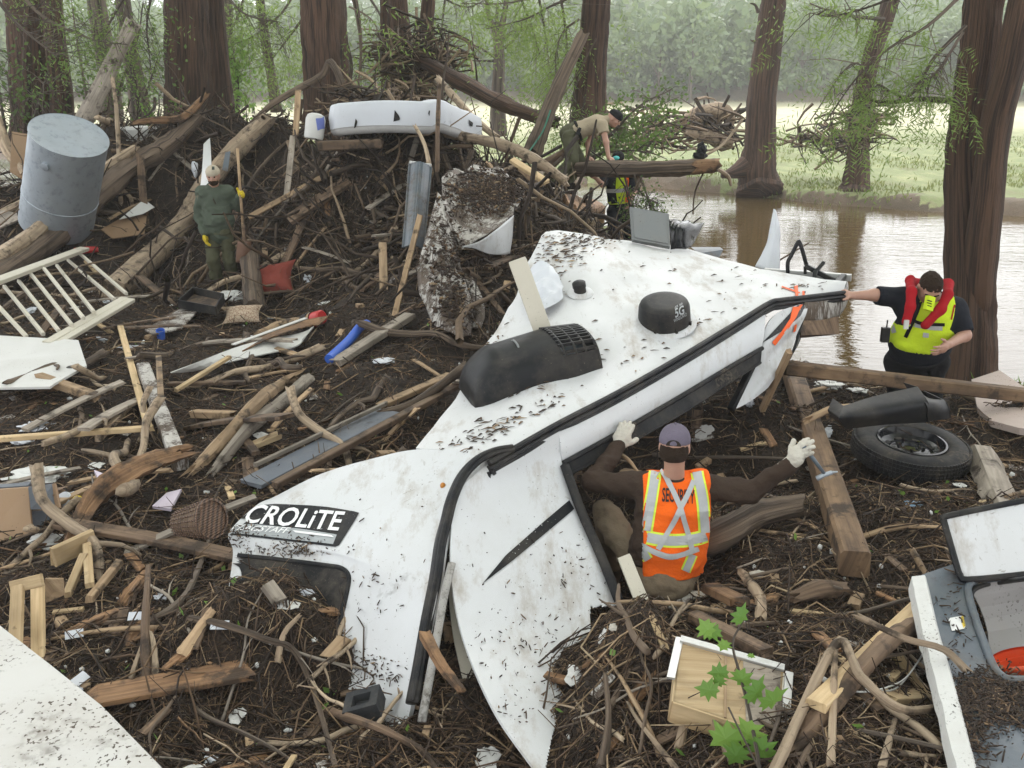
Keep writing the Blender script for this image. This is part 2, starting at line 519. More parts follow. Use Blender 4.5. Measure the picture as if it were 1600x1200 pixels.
def m_leaf(name, c1, c2, trans=.4):
    t = NT(name)
    c = t.ramp(t.tint(), [(0, c1), (1, c2)])
    t.set(Base_Color=c, Roughness=.6)
    tr = t.n('BsdfTranslucent', ins={'Color': t.mix(.5, c, (c2[0] * 1.3, c2[1] * 1.3, c2[2]))})
    mx = t.t.nodes.new('ShaderNodeMixShader'); mx.inputs[0].default_value = trans
    t.t.links.new(t.b.outputs[0], mx.inputs[1]); t.t.links.new(tr, mx.inputs[2]); t.t.links.new(mx.outputs[0], t.out.inputs[0])
    return t.m
def m_tint(name, stops, rough=.85, objvar=False):
    t = NT(name)
    c = t.ramp(t.tint(), stops)
    c = t.mix(t.mr(t.noise(t.obj(), 30, 3), .35, .7, 0, .45), c, MUD)
    t.set(Base_Color=c, Roughness=rough)
    return t.m
def m_flat(name, col, rough=.5, metal=0.0, bump=0.0):
    t = NT(name)
    c = t.mix(t.mr(t.noise(t.obj(), 9, 4), .4, .75, 0, .35), col, tuple(v * .65 for v in col))
    t.set(Base_Color=c, Roughness=rough, Metallic=metal)
    if bump: t.set(Normal=t.bump(t.noise(t.obj(), 40, 3), bump, .005))
    return t.m
M = {}
M['pale'] = m_wood('fresh pale lumber', (.42, .29, .15), (.62, .47, .28), mud=.22, grain=30)
M['tan'] = m_wood('tan weathered wood', (.28, .18, .10), (.46, .33, .20), mud=.5)
M['bare'] = m_wood('bare barkless wood', (.24, .17, .11), (.46, .36, .25), mud=.52, grain=20, along=.8)
M['orange'] = m_wood('split orange heartwood', (.15, .075, .034), (.36, .21, .105), mud=.62, grain=34, along=.6, bump=.8)
M['brown'] = m_wood('dark wet board', (.10, .062, .038), (.22, .145, .09), mud=.6, grain=30)
M['beam'] = m_wood('rough sawn timber', (.105, .062, .034), (.26, .165, .09), mud=.5, grain=22, along=1.4, bump=.5)
M['greywood'] = m_wood('grey driftwood', (.20, .165, .13), (.38, .33, .27), mud=.45, grain=24)
M['bark'] = m_bark('dark bark', (.06, .042, .029), (.16, .115, .08), mud=.5, grain=22)
M['cypress'] = m_bark('reddish cypress bark', (.034, .0185, .0115), (.105, .058, .035), mud=.0, grain=44, along=1.3, dist=.05)
M['greybark'] = m_bark('grey brown bark', (.055, .042, .032), (.14, .108, .082), mud=.0, grain=20, along=.6)
M['trailer'] = m_paint('white trailer skin', (.58, .59, .60), rough=.34, dirt=.22, speck=.4, scale=1.0, bump=.05, scratch=1)
M['roofskin'] = m_paint('white roof membrane', (.60, .605, .61), rough=.5, dirt=.2, speck=.30, scale=1.0, bump=.12, scratch=1)
t = NT('mud streaked white skin'); o_ = t.obj()
s1_ = t.noise(t.scale(o_, (1.5, 1.5, .45)), 2.6, 7, .7); s2_ = t.noise(t.scale(o_, (9, 9, .8)), 5, 5, .75)
k_ = t.mr(t.add(t.mul(s1_, .6), t.mul(s2_, .4)), .485, .53, 1, 0)
t.set(Base_Color=t.mix(k_, t.mix(t.noise(o_, 2), (.55, .53, .50), (.34, .31, .27)), t.mix(t.noise(o_, 14, 4), (.04, .028, .02), (.13, .09, .06))), Roughness=.6, Normal=t.bump(t.add(s1_, t.mul(k_, .6)), .6, .03))
M['muddywhite'] = t.m
M['board'] = m_paint('white board', (.56, .555, .53), rough=.5, dirt=.28, speck=.45, bump=.03)
M['chipboard'] = m_paint('white board strewn with mud specks', (.52, .51, .485), rough=.55, dirt=.5, speck=1.05, scale=.7, bump=.05)
M['cream'] = m_paint('cream painted wood', (.55, .51, .42), rough=.55, dirt=.4, speck=.5, vary=.05)
M['black'] = m_paint('black plastic', (.009, .0095, .011), rough=.42, dirt=.2, speck=.5, dcol=(.09, .07, .055))
M['blackgloss'] = m_paint('glossy black plastic', (.012, .013, .015), rough=.12, dirt=.1, speck=.3, dcol=(.09, .07, .055))
M['rubber'] = m_paint('black rubber', (.014, .0145, .016), rough=.6, dirt=.55, speck=.5, scale=2, dcol=(.13, .105, .08))
M['trimblack'] = m_paint('black trim', (.009, .010, .012), rough=.4, dirt=.3, speck=.5, scale=2, dcol=(.14, .12, .1))
M['darkmud'] = m_paint('dark window glass with mud', (.006, .006, .007), rough=.55, dirt=.5, speck=.8, scale=1.6, dcol=(.10, .08, .06))
M['grey'] = m_paint('grey plastic', (.17, .18, .18), rough=.5, dirt=.45, speck=.6, dcol=(.07, .06, .05))
M['slate'] = m_paint('blue grey coated metal', (.075, .095, .115), rough=.35, dirt=.75, speck=.8, bump=.1)
M['steel'] = m_paint('galvanised steel', (.38, .42, .46), rough=.5, dirt=.12, speck=.35, metal=.65, wear=(.25, .28, .31))
M['alu'] = m_paint('bare aluminium', (.55, .55, .54), rough=.4, dirt=.3, speck=.4, metal=.7)
M['foam'] = m_paint('white foam', (.64, .64, .62), rough=.8, dirt=.35, speck=.6, scale=3, bump=.25)
M['plasticsheet'] = m_paint('white plastic film', (.56, .58, .62), rough=.4, dirt=.2, speck=.3, bump=.3)
M['orangeplastic'] = m_paint('orange plastic', (.72, .085, .02), rough=.35, dirt=.2, speck=.4)
M['blue'] = m_paint('blue foam', (.03, .11, .50), rough=.5, dirt=.15, speck=.4)
M['red'] = m_paint('red plastic', (.45, .02, .02), rough=.4, dirt=.2, speck=.4)
M['bluegrey'] = m_paint('blue grey board', (.11, .125, .15), rough=.6, dirt=.5, speck=.7)
M['brownboard'] = m_paint('brown hardboard', (.27, .17, .095), rough=.6, dirt=.25, speck=.4)
M['slab'] = m_paint('pinkish board', (.42, .34, .30), rough=.8, dirt=.35, speck=.8, bump=.3)
M['sticker'] = m_flat('white sticker', (.7, .7, .68), .5)
M['yellow'] = m_flat('yellow', (.72, .52, .03), .5)
M['lettering'] = m_flat('white lettering', (.8, .8, .8), .4)
M['decalblack'] = m_paint('black decal', (.010, .011, .014), rough=.3, dirt=.1, speck=.6, dcol=(.5, .5, .5))
M['decalgrey'] = m_paint('grey decal', (.33, .35, .36), rough=.35, dirt=.2, speck=.3)
M['stonebits'] = m_flat('pale stone', (.45, .42, .36), .9, bump=.3)
M['lilac'] = m_paint('pale lilac board', (.55, .48, .56), rough=.6, dirt=.25, speck=.5)
t = NT('leafy litter tint'); M['litter'] = m_tint('twig litter', [(0, (.019, .011, .007)), (.34, (.050, .030, .0175)), (.55, (.115, .068, .038)), (.78, (.27, .18, .10)), (.92, (.42, .32, .2)), (1, (.30, .15, .065))])
bpy.data.materials.remove(t.m)
M['tangle'] = m_tint('root tangle', [(0, (.018, .0115, .0075)), (.42, (.055, .036, .022)), (.72, (.17, .115, .072)), (1, (.36, .27, .17))])
M['cypleaf'] = m_leaf('cypress needles', (.09, .15, .035), (.21, .29, .085), .5)
M['darkleaf'] = m_leaf('dense green leaves', (.05, .095, .025), (.13, .20, .055), .5)
M['brightleaf'] = m_leaf('bright green leaves', (.09, .20, .035), (.22, .36, .08), .4)
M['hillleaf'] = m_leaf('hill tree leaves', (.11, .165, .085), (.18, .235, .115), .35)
M['grass'] = m_leaf('grass blades', (.10, .135, .045), (.25, .27, .11), .3)
# ground
t = NT('mud and field'); pos = t.n('NewGeometry', 0)
fld = t.n('Attribute', 2, attribute_name='fld'); dry = t.n('Attribute', 2, attribute_name='dry')
a = t.noise(pos, 9, 6, .7); b = t.noise(pos, 45, 4, .65); w = t.noise(pos, 2.2, 3)
mud = t.ramp(t.add(t.mul(a, .55), t.mul(b, .45)), [(.32, (.008, .0048, .003)), (.5, (.026, .017, .0105)), (.62, (.058, .037, .023)), (.75, (.15, .10, .062))])
mud = t.vary(mud, w, .6, 1.3)
gn = t.noise(t.scale(pos, (1, .35, 1)), .9, 5, .65); g2 = t.noise(pos, 6, 4)
gr = t.ramp(gn, [(.3, (.15, .15, .065)), (.5, (.16, .195, .075)), (.7, (.26, .275, .12))])
gr = t.mix(t.mr(g2, .5, .75, 0, .6), gr, (.22, .18, .11))
dr = t.ramp(t.noise(t.scale(pos, (.12, .05, 1)), 1.2, 5, .65), [(.35, (.37, .36, .22)), (.55, (.43, .40, .27)), (.7, (.35, .37, .20))])
c = t.mix(t.add(dry, t.mul(t.add(gn, -.5), .25)), gr, dr)
bank = t.mix(t.mr(gn, .35, .65, 0, 1), (.14, .10, .065), (.085, .065, .04))
bk = t.n('Attribute', 2, attribute_name='bank')
c = t.mix(t.mr(t.add(bk, t.mul(t.add(g2, -.5), .9)), .35, .65, 0, 1), c, bank)
c = t.mix(fld, mud, c)
t.set(Base_Color=c, Roughness=.9, Normal=t.bump(t.add(b, t.mul(a, .8)), .9, .03))
M['ground'] = t.m
# water: silty brown, rippled
t = NT('silty river water'); pos = t.n('NewGeometry', 0)
r1 = t.noise(t.scale(pos, (1, 2.6, 1)), 1.5, 3, .5); r2 = t.noise(t.scale(pos, (1, 2.2, 1)), 5.5, 3, .5)
calm = t.mr(t.noise(t.scale(pos, (1, 1, 1)), .16, 2), .35, .65, .25, 1)
h = t.mul(t.add(r1, t.mul(r2, .4)), calm)
t.set(Base_Color=t.mix(t.noise(pos, .3, 3), (.062, .042, .016), (.09, .062, .026)), Roughness=.03, IOR=1.45, Normal=t.bump(h, .32, .05))
M['water'] = t.m
# ------------------------------------------------------------ ground, water, hills
yy = np.concatenate([np.geomspace(1.2, 30, 420), np.geomspace(30.6, 640, 170)])
uu = np.linspace(-1, 1, 350)
X = uu[None, :] * (0.78 * yy[:, None] + 1.2)
Yg = np.repeat(yy[:, None], len(uu), 1)
Z = hgt(X, Yg)
nr, nc = X.shape
idx = np.arange(nr * nc).reshape(nr, nc)
Fq = np.stack([idx[:-1, :-1], idx[:-1, 1:], idx[1:, 1:], idx[1:, :-1]], -1).reshape(-1, 4)
ground = big('ground', np.stack([X, Yg, Z], -1).reshape(-1, 3), Fq, M['ground'], kind='structure', smooth=True)
rv = river(X, Yg)
for nm, arr in (('fld', 1 - debris_mask(X, Yg)), ('dry', sstep(46, 85, Yg + 6 * n2(X * .1, Yg * .1, 2)) * (1 - sstep(120, 126, Yg))), ('bank', np.where(rv > -1.2 + 1.1 * n2(X * .7, Yg * .7, 9), 1.0, 0.0) * (Yg < 60) + .8 * sstep(118, 124, Yg))):
    a = ground.data.attributes.new(nm, 'FLOAT', 'POINT'); a.data.foreach_set('value', arr.astype(np.float32).ravel())
wx, wy = np.meshgrid(np.linspace(-40, 60, 30), np.linspace(9.5, 45, 20))
wi = np.arange(wx.size).reshape(wx.shape)
water = big('river_water', np.stack([wx, wy, np.full_like(wx, WATER)], -1).reshape(-1, 3), np.stack([wi[:-1, :-1], wi[:-1, 1:], wi[1:, 1:], wi[1:, :-1]], -1).reshape(-1, 4), M['water'], kind='structure')

# ------------------------------------------------------------ foliage shapes
def quads(c, d, s, w, l):
    """leaf quads at c, along d, sideways s -> V, F"""
    n = len(c)
    w = np.asarray(w).reshape(-1, 1) * np.ones((n, 1)); l = np.asarray(l).reshape(-1, 1) * np.ones((n, 1))
    V = np.stack([c, c + d * l * .45 + s * w * .5, c + d * l, c + d * l * .45 - s * w * .5], 1).reshape(-1, 3)
    return V, np.arange(n * 4).reshape(n, 4)
def nrm(v):
    return v / (np.linalg.norm(v, axis=-1, keepdims=True) + 1e-9)
def broad(c, size, r, droop=.4):
    n = len(c)
    d = nrm(r.normal(size=(n, 3)) - np.array([0, 0, droop])); s = nrm(np.cross(d, r.normal(size=(n, 3))))
    return quads(c, d, s, size * r.uniform(.4, .7, n), size * r.uniform(.7, 1.3, n))
def sprays(base, dirs, L, m, lw, ll, r, droop=.25):
    """feathery cypress sprays: narrow leaflets in two rows along a drooping twiglet"""
    Vs = []
    side = nrm(np.cross(dirs, r.normal(size=dirs.shape)))
    L = np.asarray(L).reshape(-1, 1)
    for j in range(m):
        q = (j + .6) / m
        pos = base + dirs * L * q - np.array([0, 0, 1.0]) * L * droop * q * q
        sg = 1 if j % 2 else -1
        dl = nrm(dirs * .55 + side * sg + r.normal(size=dirs.shape) * .18 - np.array([0, 0, .25]))
        sd = nrm(np.cross(dl, r.normal(size=dirs.shape)))
        V, _ = quads(pos, dl, sd, lw * r.uniform(.7, 1.3, len(base)), ll * (1.05 - .55 * q) * r.uniform(.8, 1.2, len(base)))
        Vs.append(V)
    V = np.concatenate(Vs)
    return V, np.arange(len(V)).reshape(-1, 4)
def along(pts, n, r, lo=.25):
    pts = np.asarray(pts); q = r.uniform(lo, 1, n) * (len(pts) - 1)
    i = np.minimum(q.astype(int), len(pts) - 2); f = (q - i)[:, None]
    return pts[i] * (1 - f) + pts[i + 1] * f, nrm(pts[i + 1] - pts[i])

# ------------------------------------------------------------ treeline across the field and wooded hill
hr = np.random.default_rng(3)
def crown_mesh(seed, n, leaf):
    r = np.random.default_rng(seed)
    lob = r.normal(size=(9, 3)) * np.array([.30, .30, .24]); lob[:, 2] += .62
    k = r.integers(0, 9, n)
    dv = nrm(r.normal(size=(n, 3)))
    c = lob[k] + dv * (r.uniform(.6, 1, (n, 1)) ** .5) * r.uniform(.16, .27, 9)[k][:, None]
    c[:, 2] = np.maximum(c[:, 2], .12)
    V, F = broad(c, leaf, r, .2)
    t = np.repeat(np.clip(.5 + .25 * r.normal(size=n) + .35 * np.repeat(r.normal(size=9)[None], n, 0)[np.arange(n), k] * .5, 0, 1), 4)
    return V, F, t
crowns = []
for s in range(5):
    V, F, tt = crown_mesh(20 + s, 900, .085)
    crowns.append((V, F, tt))
kinds = ['round pale green tree at the far edge of the field', 'broad dark green tree at the far edge of the field', 'tall grey green tree at the far edge of the field']
proto = {}
fx = -112.0
k = 0
while fx < 112 and k < 64:
    i = k % 5
    hh = hr.uniform(5.5, 10.5); y = hr.uniform(121, 131)
    if i not in proto:
        tr = bpy.data.objects.new('field_edge_tree', None); COL.objects.link(tr)
        V, F, tt = crowns[i]
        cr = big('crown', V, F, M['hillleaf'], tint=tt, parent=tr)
        mb = MB(); mb.tube([(0, 0, -.05), (.01, 0, .2), (.0, .02, .5), (.03, 0, .75)], [.03, .022, .016, .006], n=6)
        mb.tube([(0, 0, .3), (.14, .05, .55)], [.012, .004], n=5); mb.tube([(0, 0, .34), (-.15, -.04, .6)], [.012, .004], n=5)
        mb.build('trunk', M['greybark'], tr, origin=(0, 0, 0)).parent = tr
        proto[i] = tr; o = tr
    else:
        o = dup(proto[i])
    o.location = (fx, y, float(hgt(fx, y)) - .1); o.scale = (hh * hr.uniform(.9, 1.25), hh * .95, hh); o.rotation_euler = (0, 0, 0 if k < 5 else hr.uniform(0, 6))
    tag(o, ['round pale green tree at the far edge of the hayfield', 'broad dark green tree at the far edge of the hayfield', 'tall grey green tree at the far edge of the hayfield', 'low spreading tree at the far edge of the hayfield', 'many topped hazy tree at the far edge of the hayfield'][i], 'tree', 'trees along the far edge of the field')
    fx += hr.uniform(2.6, 4.2); k += 1
Vs, Fs, Ts, n0 = [], [], [], 0
small = [crown_mesh(60 + s, 205, .175) for s in range(6)]
cnt = 0
while cnt < 1300:
    y = 128 + 215 * hr.random() ** 1.25; x = hr.uniform(-.72, .72) * y
    V, F, tt = small[hr.integers(0, 6)]
    h_ = hr.uniform(5, 10.5); a = hr.uniform(0, 6.28)
    Rz = np.array([[math.cos(a), -math.sin(a), 0], [math.sin(a), math.cos(a), 0], [0, 0, 1]])
    Vs.append((V @ Rz.T) * np.array([h_ * 1.05, h_ * 1.05, h_]) + np.array([x, y, float(hgt(x, y)) - h_ * .12])); Fs.append(F + n0)
    Ts.append(np.clip(tt * .7 + hr.uniform(-.35, .55), 0, 1)); n0 += len(V); cnt += 1
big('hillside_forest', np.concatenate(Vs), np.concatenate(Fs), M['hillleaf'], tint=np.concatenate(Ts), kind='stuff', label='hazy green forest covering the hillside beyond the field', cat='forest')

# ------------------------------------------------------------ big trees
TREES = []
def tree(name, label, trunk, rads, mat='cypress', n=30, ridge=.06, rough=.035, flare=0.0, group=None, boughs=(), leafmat='cypleaf', seed=1, top=8.0, leaves=True, extra=(), shade=0):
    r = np.random.default_rng(seed)
    pts = [np.asarray(p, float) for p in trunk]
    base = pts[0]
    if top:
        d = unit(pts[-1] - pts[-2]); d = unit(d + np.array([0, 0, .6]))
        q = pts[-1]; rr = list(rads)
        for k in (1, 2, 3):
            q = q + d * top / 3 + np.array([r.uniform(-.2, .2), r.uniform(-.2, .2), 0]); pts.append(q); rr.append(rads[-1] * (1 - .27 * k))
        rads = rr
    root = thing(name, base, label, 'tree', group)
    mb = MB(); mb.tube(pts, rads, n=n, sub=7, ridge=ridge, rough=rough, flare=flare, lump=.05)
    for e in extra:
        mb.tube(e[0], e[1], n=12, sub=4, ridge=.1, rough=.03)
    mb.build('trunk', M[mat], root, smooth=True)
    LV, LF, LT, k0 = [], [], [], 0
    def put(V, F):
        nonlocal k0
        LV.append(V); LF.append(F + k0); LT.append(np.repeat(np.clip(r.normal(.45, .22, len(F)), 0, 1), 4)); k0 += len(V)
    for b in boughs:
        bp = crom(np.array(b['p']), 5)
        bm = MB(); bm.tube(bp, np.linspace(b.get('r', .04), b.get('r', .04) * .25, len(bp)), n=6, rough=.12)
        ns = b.get('n', 0); L = b.get('L', .5); kind = b.get('k', 'spray')
        if ns:
            c, dv = along(bp, ns, r, b.get('lo', .2))
            spread = b.get('s', .35)
            off = r.normal(size=c.shape) * np.array([spread, spread, spread * .55])
            tw = c + off * r.uniform(.2, 1, (ns, 1)) - np.array([0, 0, b.get('hang', .25)]) * r.uniform(0, 1, (ns, 1))
            if kind == 'spray':
                for q in range(0, ns, max(1, ns // 26)):
                    bm.tube([c[q], (c[q] + tw[q]) / 2 + np.array([0, 0, .03]), tw[q]], [.006, .004, .002], n=3, cap=False)
                dd = nrm(dv * .6 + nrm(off) + r.normal(size=c.shape) * .3 - np.array([0, 0, b.get('droop', .35)]))
                V, F = sprays(tw, dd, L * r.uniform(.6, 1.25, ns), b.get('m', 12), b.get('lw', .02), b.get('ll', .11), r)
            else:
                for q in range(0, ns, max(1, ns // 40)):
                    bm.tube([c[q], tw[q]], [.005, .002], n=3, cap=False)
                V, F = broad(tw, L, r, .3)
            put(V, F)
        bm.build('branch', M[b.get('mat', 'greybark')], root)
    if leaves and top:
        c = pts[-1] + r.normal(size=(500, 3)) * np.array([1.7, 1.7, 1.5]) + np.array([0, 0, .3])
        c[:, 2] = np.maximum(c[:, 2], pts[-4][2] + 1.2)
        V, F = sprays(c, nrm(r.normal(size=c.shape)), np.full(500, .7), 6, .07, .24, r); put(V, F)
    if shade:  # dense leaf clumps added above the frame to shade the ground below
        q = pts[-1]; cl = r.normal(size=(26, 3)) * np.array([2.9, 2.9, .9]) + q + np.array([0, 0, -.6])
        for p_ in cl[:9]: mb2 = MB(); mb2.tube([pts[-2], (pts[-2] + p_) / 2 + np.array([0, 0, .3]), p_], [.07, .05, .02], n=5, sub=3); mb2.build('branch', M[mat], root)
        k_ = r.integers(0, 26, shade); c = cl[k_] + r.normal(size=(shade, 3)) * np.array([.95, .95, .4])
        c[:, 2] = np.maximum(c[:, 2], 7.5)
        V, F = broad(c, .5, r, .2); put(V, F)
    if LV:
        big('crown', np.concatenate(LV) - base, np.concatenate(LF), M[leafmat], tint=np.concatenate(LT), parent=root)
    TREES.append(root)
    return root
def T(l, Y):
    return [P(a, b, Y) for a, b in l]
# -- the double trunk at the water's edge (right)
Yr = 9.6
tree('cypress_tree', 'big double-trunked cypress on the near bank behind the man in the red life vest', [P(1506, 606, 9.5) - np.array([0, 0, .5]), P(1508, 570, 9.5), P(1513, 500, 9.55), P(1515, 400, 9.6), P(1508, 250, 9.7), P(1516, 180, 9.72), P(1529, 90, 9.75), P(1538, 0, 9.8), P(1545, -40, 9.8)],
     [.45, .27, .24, .225, .17, .17, .172, .17, .165], flare=.30, n=32, ridge=.06, seed=2, shade=1700, top=6,
     extra=[([P(1528, 480, 9.5), P(1533, 400, 9.38), P(1544, 300, 9.3), P(1555, 200, 9.3), P(1580, 100, 9.3), P(1601, 0, 9.3), P(1616, -70, 9.3)] + [P(1660, -400, 9.4)], [.15, .16, .148, .145, .14, .135, .13, .09])],
     boughs=[dict(p=T([(1505, 160), (1440, 155), (1380, 160), (1340, 150)], 9.4), r=.035, mat='bark'),
             dict(p=T([(1510, 40), (1460, 90), (1420, 150), (1370, 130), (1330, 100), (1265, 190)], 9.3), r=.02, n=70, L=.36, s=.28, hang=.3, ll=.10, lw=.011, m=16, droop=.6),
             dict(p=T([(1515, -20), (1450, 40), (1390, 75), (1340, 120), (1290, 190)], 9.1), r=.018, n=80, L=.38, s=.26, hang=.35, ll=.10, lw=.011, m=16, droop=.7),
             dict(p=T([(1520, -60), (1430, -20), (1360, 10), (1300, 25), (1265, 20)], 9.5), r=.018, n=48, L=.36, s=.26, hang=.2, ll=.10, lw=.011, m=16, droop=.5),
             dict(p=T([(1505, 50), (1465, 110), (1430, 135)], 9.0), r=.014, n=44, L=.40, s=.22, hang=.3, ll=.10, lw=.011, m=16, droop=.8)])
# -- across the water
tree('cypress_tree', 'tall straight cypress alone on the far bank with a pale scar', [P(1187, 306, 30.4)] + T([(1186, 290), (1184, 268), (1187, 230), (1190, 160), (1199, 80), (1206, 20), (1211, -20)], 30.6), [.62, .62, .56, .47, .42, .39, .36, .35], flare=.2, seed=3, top=9,
     extra=[([P(1165, 262, 30.5), P(1150, 268, 30.4), P(1128, 275, 30.2)], [.35, .22, .08])],
     boughs=[dict(p=T([(1185, 20), (1180, 8), (1172, 5)], 30.4), r=.06, mat='greybark'), dict(p=T([(1182, 66), (1176, 64), (1172, 62)], 30.4), r=.05, mat='greybark')])
tree('cypress_tree', 'leaning cypress on the far bank with drift snagged round its trunk', [P(1335, 312, 29.2)] + T([(1336, 296), (1338, 282), (1341, 240), (1344, 190), (1352, 130), (1368, 70), (1389, 10), (1400, -25)], 29.4), [.46, .44, .38, .30, .27, .25, .24, .23, .22], flare=.15, seed=4, top=7,
     boughs=[dict(p=T([(1382, 30), (1330, 25), (1290, 15), (1265, 5)], 29), r=.06, n=40, L=.9, s=.7, ll=.24, lw=.05, m=8),
             dict(p=T([(1340, 25), (1338, 60)], 28.8), r=.05)])
# -- trees on the land behind the pile
tree('cypress_tree', 'massive reddish cypress trunk left of the mattress, standing behind the green-shirted man', T([(297, 225), (297, 190), (296, 120), (293, 40), (291, -25)], 19.5), [.55, .47, .43, .41, .40], shade=1700, seed=5, ridge=.07, n=30, top=9,
     extra=[(T([(352, 225), (349, 190), (343, 120), (336, 40), (331, -40)], 19.9), [.27, .25, .22, .2, .19]), (T([(330, 200), (332, 140), (330, 60), (326, -30)], 19.7), [.10, .09, .08, .07])])
tree('cypress_tree', 'massive dark cypress trunk rising right behind the left end of the mattress', T([(510, 215), (511, 180), (511, 120), (507, 50), (503, -25)], 18.5), [.47, .43, .42, .41, .40], shade=1700, seed=6, ridge=.07, n=30, top=9,
     boughs=[dict(p=T([(545, 140), (549, 100), (540, 55)], 18.2), r=.05, mat='bark'), dict(p=T([(552, -10), (560, 30), (564, 80), (560, 135)], 18.1), r=.055, mat='bark'),
             dict(p=T([(545, 10), (580, 30), (600, 70)], 18), r=.02, n=26, L=.6, s=.35, ll=.16, lw=.03, m=8)])
tree('cypress_tree', 'thick shaggy cypress at the far left edge behind the metal tank', T([(62, 235), (60, 180), (55, 100), (48, 30), (40, -25)], 18.5), [.56, .46, .42, .40, .39], shade=1700, seed=7, ridge=.08, n=30, top=9,
     extra=[(T([(98, 215), (94, 140), (86, 70), (78, -30)], 18.0), [.22, .20, .18, .17]), (T([(44, 220), (42, 120), (44, 40), (46, -30)], 17.9), [.08, .07, .065, .06])])
tree('cypress_tree', 'dark straight cypress rising behind the man in the tan shirt', T([(916, 225), (920, 185), (922, 120), (928, 50), (933, -25)], 19.0), [.37, .32, .275, .25, .245], shade=1700, seed=8, top=9, flare=.15,
     boughs=[dict(p=T([(905, 30), (880, 50), (868, 90), (872, 150)], 18.7), r=.025, n=70, L=.55, s=.32, hang=.6, ll=.15, lw=.022, m=10, droop=.9),
             dict(p=T([(905, -10), (860, 10), (820, 30), (760, 45)], 18.5), r=.03, n=80, L=.6, s=.4, hang=.3, ll=.15, lw=.025, m=10, droop=.5),
             dict(p=T([(905, -30), (850, -10), (790, 5), (720, 5)], 18.9), r=.03, n=70, L=.6, s=.4, hang=.25, ll=.15, lw=.025, m=10, droop=.4),
             dict(p=T([(908, 110), (895, 150), (890, 190)], 18.6), r=.02, n=40, L=.5, s=.25, hang=.5, ll=.14, lw=.022, m=10, droop=1.),
             dict(p=T([(932, 60), (905, 110), (880, 150), (860, 190)], 18.3), r=.018, n=0, mat='bark'),
             dict(p=T([(915, 150), (905, 190), (892, 215)], 18.2), r=.018, n=46, L=.45, s=.3, hang=.4, ll=.13, lw=.022, m=10, droop=.9)])
for a in [('slim tree with mossy bark behind the leaning broken post', [(176, 210), (172, 130), (160, 60), (148, -25)], [.26, .23, .21, .19], 24),
          ('slim grey trunk bending left in front of the pale field', [(222, 195), (212, 130), (200, 60), (188, -25)], [.24, .19, .17, .15], 22),
          ('thin leaning bare trunk between two massive cypresses', [(432, 175), (424, 120), (414, 60), (404, -25)], [.15, .12, .11, .10], 26),
          ('pale slender trunk just right of a massive cypress with vines', [(364, 200), (358, 120), (353, 50), (350, -25)], [.22, .2, .18, .17], 27),
          ('slim trunk at the left of the drift clump above the mattress', [(608, 170), (606, 100), (605, 40), (604, -25)], [.17, .15, .15, .14], 22),
          ('dark trunk carrying the clump of drift above the mattress', [(628, 180), (630, 110), (627, 50), (621, -25)], [.26, .22, .20, .19], 21),
          ('slim trunk at the right of the drift clump above the mattress', [(660, 180), (663, 100), (667, 30), (670, -25)], [.2, .17, .15, .14], 22)]:
    sd = int(abs(a[1][0][0]))
    tree('tree', a[0], T(a[1], a[3]), a[2], mat='cypress' if a[1][0][0] > 600 else 'greybark', n=12, ridge=.08, seed=sd, top=7)
tree('dead_tree', 'thin forked bare tree standing in the field beyond the mattress', T([(779, 212), (779, 180), (778, 140), (780, 100), (779, 70)], 33), [.30, .24, .21, .18, .16], mat='greybark', n=10, seed=31, top=0,
     extra=[(T([(779, 80), (783, 50), (790, 10), (796, -40)], 33), [.14, .11, .08, .05]), (T([(778, 80), (772, 45), (762, 20), (758, -30)], 33), [.12, .09, .07, .04]), (T([(780, 55), (776, 30), (778, 5)], 33), [.08, .06, .03])],
     boughs=[dict(p=T([(775, 90), (740, 70), (700, 60)], 33), r=.06), dict(p=T([(776, 95), (745, 95), (715, 93)], 33), r=.05, n=20, L=.8, s=.6, ll=.25, lw=.05, m=6), dict(p=T([(786, 60), (810, 45), (840, 40)], 33), r=.06, n=30, L=.9, s=.7, ll=.25, lw=.05, m=6),
             dict(p=T([(788, 75), (805, 60), (820, 40)], 33), r=.06), dict(p=T([(779, 120), (772, 150), (781, 165)], 33), r=.08, n=12, L=.5, s=.3, ll=.2, lw=.04, m=6)])
# -- cypresses added out of frame so that their crowns shade the foreground
for k, (x, y) in enumerate([(-8.2, 5.5), (6.3, 2.5), (-2.6, -3.5), (3.5, -5.0), (7.5, 7.2)]):
    b_ = np.array([x, y, float(hgt(x, y)) - .1])
    tree('cypress_tree', ['cypress added out of frame at left to shade the debris', 'cypress added out of frame at right to shade the grey panel', 'cypress added behind the camera at left to shade the foreground', 'cypress added behind the camera at right to shade the foreground', 'cypress added just out of frame at right for shade by the pinkish slab'][k], [b_, b_ + np.array([.05, 0, 1.5]), b_ + np.array([.1, .1, 4]), b_ + np.array([.1, .2, 7])], [.45, .36, .32, .28], seed=40 + k, top=4, flare=.3, shade=1900, leaves=False)
